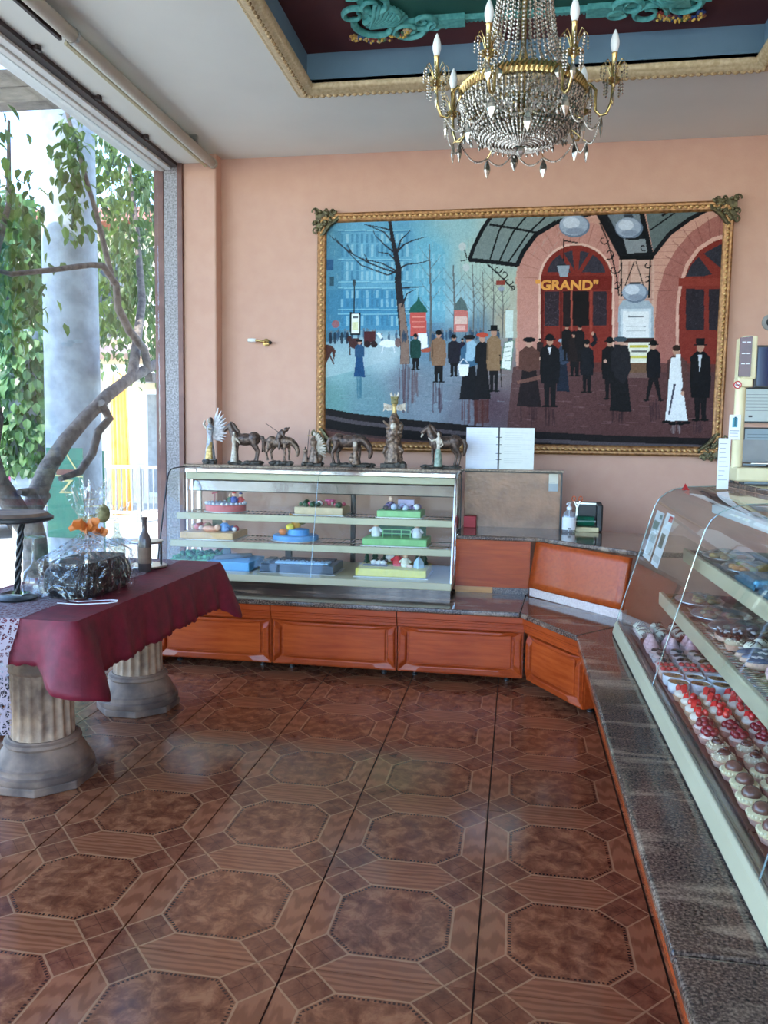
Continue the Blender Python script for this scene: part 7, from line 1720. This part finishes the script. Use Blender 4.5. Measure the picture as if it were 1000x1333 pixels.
for z in (1.755,1.80,1.85):
    MB().box(1.044,1.060,1.8805,1.8825,z,z+0.004).build('print_line', M['paper'], sc2); MB().box(1.064,1.080,1.8805,1.8825,z,z+0.004).build('print_line', M['paper'], sc2)
ns = thing('no_smoking_sticker', 'small round red no-smoking sticker on the scale neck', 'sticker', (1.028,1.885,1.66))
MB().lathe([(0.0,0.0),(0.017,0.0),(0.017,0.002),(0.0,0.002)],22,(1.036,1.893,1.664),rot=(PI/2,0,0)).build('white_disc', M['paper'], ns)
M['signred'] = pmat('sign_red', (200,40,44), (186,34,40), rough=0.5)
MB().tube([(1.036+0.015*math.cos(k*PI/12),1.8905,1.664+0.015*math.sin(k*PI/12)) for k in range(24)],0.0025,5,closed=True).build('red_ring', M['signred'], ns)
MB().obox((1.036,1.8905,1.664),(0.028,0.002,0.004),(0,0.78,0)).build('red_bar', M['signred'], ns); MB().box(1.026,1.046,1.8908,1.8916,1.662,1.666).build('cigarette_mark', M['dark'], ns)
sheet('notice_card', 'tall white notice card standing on the glass top in front of the scale', 'card', (0.972,1.80,1.311), 0.052, 0.225, 9, rotz=0.15)
sheet('notice_card', 'small white card with a blue picture taped to the scale pole', 'card', (1.036,1.902,1.475), 0.05, 0.112, 0, rotz=0.1, extra=[(-0.22,0.22,0.0,0.38,(90,160,176)),(-0.06,0.1,0.05,0.42,(50,96,110)),(-0.4,0.4,-0.16,-0.13,(150,156,160)),(-0.4,0.3,-0.26,-0.23,(170,174,178)),(-0.4,0.35,-0.38,-0.35,(170,174,178))])
rt_ = MB().lathe([(0.020,0),(0.001,0.03)],3,(0.845,1.95,1.1825)).build('red_marker', M['signred']); tag(rt_, 'tiny red paper marker on the glass top of the pastry case', 'marker')
# leaflets stuck inside the sloping glass
M['leaflet'] = vcol('leaflet_print', rough=0.5, noise=0.04)
def leaflet(label, y0, y1, z0, z1, pics):
    sl = lambda z: 0.672+(z-0.83)*0.262+0.010
    b = MB()
    def q4(ya,yb,za,zb,off,c): b.add([(sl(za)-off,ya,za),(sl(za)-off,yb,za),(sl(zb)-off,yb,zb),(sl(zb)-off,ya,zb)],[(0,1,2,3)],lin(c))
    q4(y0,y1,z0,z1,0,(226,230,230)); q4(y0,y1,z0,z1,-0.0015,(226,230,230))
    for (a,b_,c_,d_,col) in pics: q4(y0+(y1-y0)*a,y0+(y1-y0)*b_,z0+(z1-z0)*c_,z0+(z1-z0)*d_,0.0006,col)
    o = b.build('leaflet', M['leaflet']); tag(o, label, 'leaflet')
leaflet('upright leaflet with a green oval picture and a red mark on the sloping glass', 1.66,1.83,0.85,1.085,[(0.25,0.8,0.35,0.62,(84,104,92)),(0.35,0.7,0.40,0.57,(56,84,72)),(0.05,0.5,0.86,0.97,(206,64,56)),(0.1,0.9,0.08,0.2,(180,186,186))])
leaflet('upright pale leaflet at the far end of the sloping glass', 1.88,2.07,0.85,1.075,[(0.1,0.8,0.1,0.55,(170,176,168)),(0.2,0.9,0.62,0.8,(120,140,128)),(0.1,0.4,0.86,0.95,(90,120,110))])

# ---------------------------------------------------------------- small things on the corner worktop
hb = thing('sanitiser_bottle', 'clear pump bottle of hand sanitiser with a white label on the worktop', 'bottle', (0.418,3.40,0.8035))
M['clearpl'] = glassmat('clear_plastic', (0.86,0.9,0.94), base=0.10, haze=0.18, hazecol=(0.75,0.8,0.88))
MB().lathe([(0.001,0.0),(0.040,0.0),(0.043,0.006),(0.043,0.105),(0.036,0.128),(0.018,0.142),(0.016,0.150)],24,(0.418,3.40,0.8035),rx=1.0,ry=0.75).build('bottle_body', M['clearpl'], hb, smooth=50)
MB().lathe([(0.0438,0.018),(0.0442,0.018),(0.0442,0.100),(0.0438,0.100)],24,(0.418,3.40,0.8035),ry=0.76,cap=False).build('bottle_label', M['paper'], hb, smooth=50)
MB().lathe([(0.018,0.148),(0.018,0.165),(0.010,0.172),(0.006,0.174),(0.006,0.186),(0.012,0.188),(0.012,0.198),(0.001,0.2)],16,(0.418,3.40,0.8035)).build('pump', M['paper'], hb, smooth=40)
MB().tube([(0.418,3.40,0.995),(0.405,3.375,0.995),(0.400,3.368,0.988)],0.006,8).build('spout', M['paper'], hb, smooth=40)
MB().tube([(0.418,3.40,0.81),(0.418,3.40,0.95)],0.003,6).build('dip_tube', M['paper'], hb)
MB().box(0.41,0.43,3.3655,3.367,0.825,0.835).build('print_mark', M['dark'], hb)
tp_ = thing('ribbon_dispenser', 'black ribbon dispenser with a green spool on a white base', 'dispenser', (0.54,3.50,0.8035))
MB().box(0.465,0.615,3.44,3.56,0.8035,0.835).build('base', M['cream_pl'], tp_, bevel=0.004)
MB().box(0.468,0.64,3.53,3.60,0.8035,0.995).build('back_box', M['dark'], tp_, bevel=0.012, seg=3)
MB().box(0.60,0.64,3.46,3.56,0.8035,0.985).build('side_cheek', M['dark'], tp_, bevel=0.01)
M['greensp'] = pmat('green_ribbon', (16,96,72), (12,80,60), rough=0.3, scale=20)
MB().tube([(0.475,3.48,0.872),(0.585,3.48,0.872)],0.034,22).build('ribbon_spool', M['greensp'], tp_, smooth=40)
MB().tube([(0.462,3.48,0.872),(0.598,3.48,0.872)],0.008,10).build('spindle', M['steel'], tp_)
MB().box(0.45,0.468,3.46,3.50,0.8035,0.89).build('bracket', M['cream_pl'], tp_)
MB().box(0.47,0.60,3.525,3.535,0.98,0.992).build('cutter_bar', M['steel'], tp_)
scs = thing('scissors', 'orange-handled scissors standing behind the sanitiser bottle', 'scissors', (0.47,3.52,0.85))
M['orangepl'] = pmat('orange_plastic', (206,96,48), (190,84,40), rough=0.4)
for sx in (-1,1):
    MB().tube([(0.475+sx*0.022+0.012*math.cos(k*PI/6),3.515,1.018+0.016*math.sin(k*PI/6)) for k in range(12)],0.0035,6,closed=True).build('handle_loop', M['orangepl'], scs)
    MB().tube([(0.475+sx*0.02,3.515,1.003),(0.475,3.515,0.955),(0.475-sx*0.006,3.515,0.84)],[0.005,0.006,0.003],6,flat=0.4).build('blade', M['steel'], scs)
rb_ = thing('red_carton', 'small red carton at the foot of the smoked screen beside the case', 'carton', (-0.235,3.52,0.8035))
M['redbox'] = pmat('red_card', (206,70,76), (190,60,66), rough=0.6)
MB().box(-0.278,-0.195,3.48,3.56,0.8035,0.868).build('carton_body', M['redbox'], rb_, bevel=0.003); MB().box(-0.278,-0.195,3.479,3.561,0.868,0.880).build('carton_lid', M['redbox'], rb_, bevel=0.002)

# ---------------------------------------------------------------- frames and screen on the far wall at the right
def framed(label, x0, x1, z0, z1, col, ink):
    t = thing('framed_certificate', label, 'certificate', ((x0+x1)/2,3.99,z0))
    b = MB(); e_ = 0.012
    MB().box(x0,x1,3.985,3.999,z0,z1).build('backing', M['dark'], t)
    b.box(x0+e_,x1-e_,3.982,3.985,z0+e_,z1-e_,c=lin(col))
    for k in range(6): b.box(x0+0.03,x1-0.03-0.02*(k%3),3.9812,3.982,z1-0.05-k*0.022,z1-0.047-k*0.022,c=lin(ink))
    b.box(x0+0.05,x0+0.075,3.9812,3.982,z0+0.04,z0+0.052,c=lin((60,64,66))); b.build('printed_sheet', M['print'], t)
    for (a0,a1,c0,c1) in ((x0,x1,z0,z0+e_),(x0,x1,z1-e_,z1),(x0,x0+e_,z0,z1),(x1-e_,x1,z0,z1)): MB().box(a0,a1,3.978,3.9855,c0,c1).build('frame_bar', M['dark'], t)
framed('framed grey certificate on the wall behind the scale', 1.60,1.93,1.545,1.79,(196,204,200),(120,128,128))
framed('framed blue-grey diploma on the wall below the certificate', 1.62,1.98,1.24,1.515,(150,166,174),(90,104,112))
tv = thing('wall_screen', 'dark blue wall screen behind the scale at the right edge', 'screen', (1.9,3.96,1.80))
M['screen'] = pmat('dark_screen', (20,38,84), (14,26,60), rough=0.08, scale=1.5)
MB().box(1.665,2.28,3.95,3.985,1.785,2.075).build('screen_body', M['dark'], tv, bevel=0.004); MB().box(1.68,2.265,3.946,3.9505,1.80,2.06).build('screen_panel', M['screen'], tv); MB().box(1.9,2.05,3.985,4.0,1.88,1.98).build('wall_mount', M['dark'], tv)
cl = thing('wall_plate', 'small round dark wall fitting at the right edge above the scale', 'wall fitting', (1.745,3.99,2.235))
MB().lathe([(0.055,0),(0.055,0.012),(0.04,0.018),(0.001,0.018)],24,(1.76,4.0,2.235),rot=(PI/2,0,0)).build('disc', M['shutter'], cl, smooth=40); MB().lathe([(0.03,0.018),(0.026,0.024),(0.001,0.024)],20,(1.76,4.0,2.235),rot=(PI/2,0,0)).build('centre', M['dark'], cl, smooth=40)
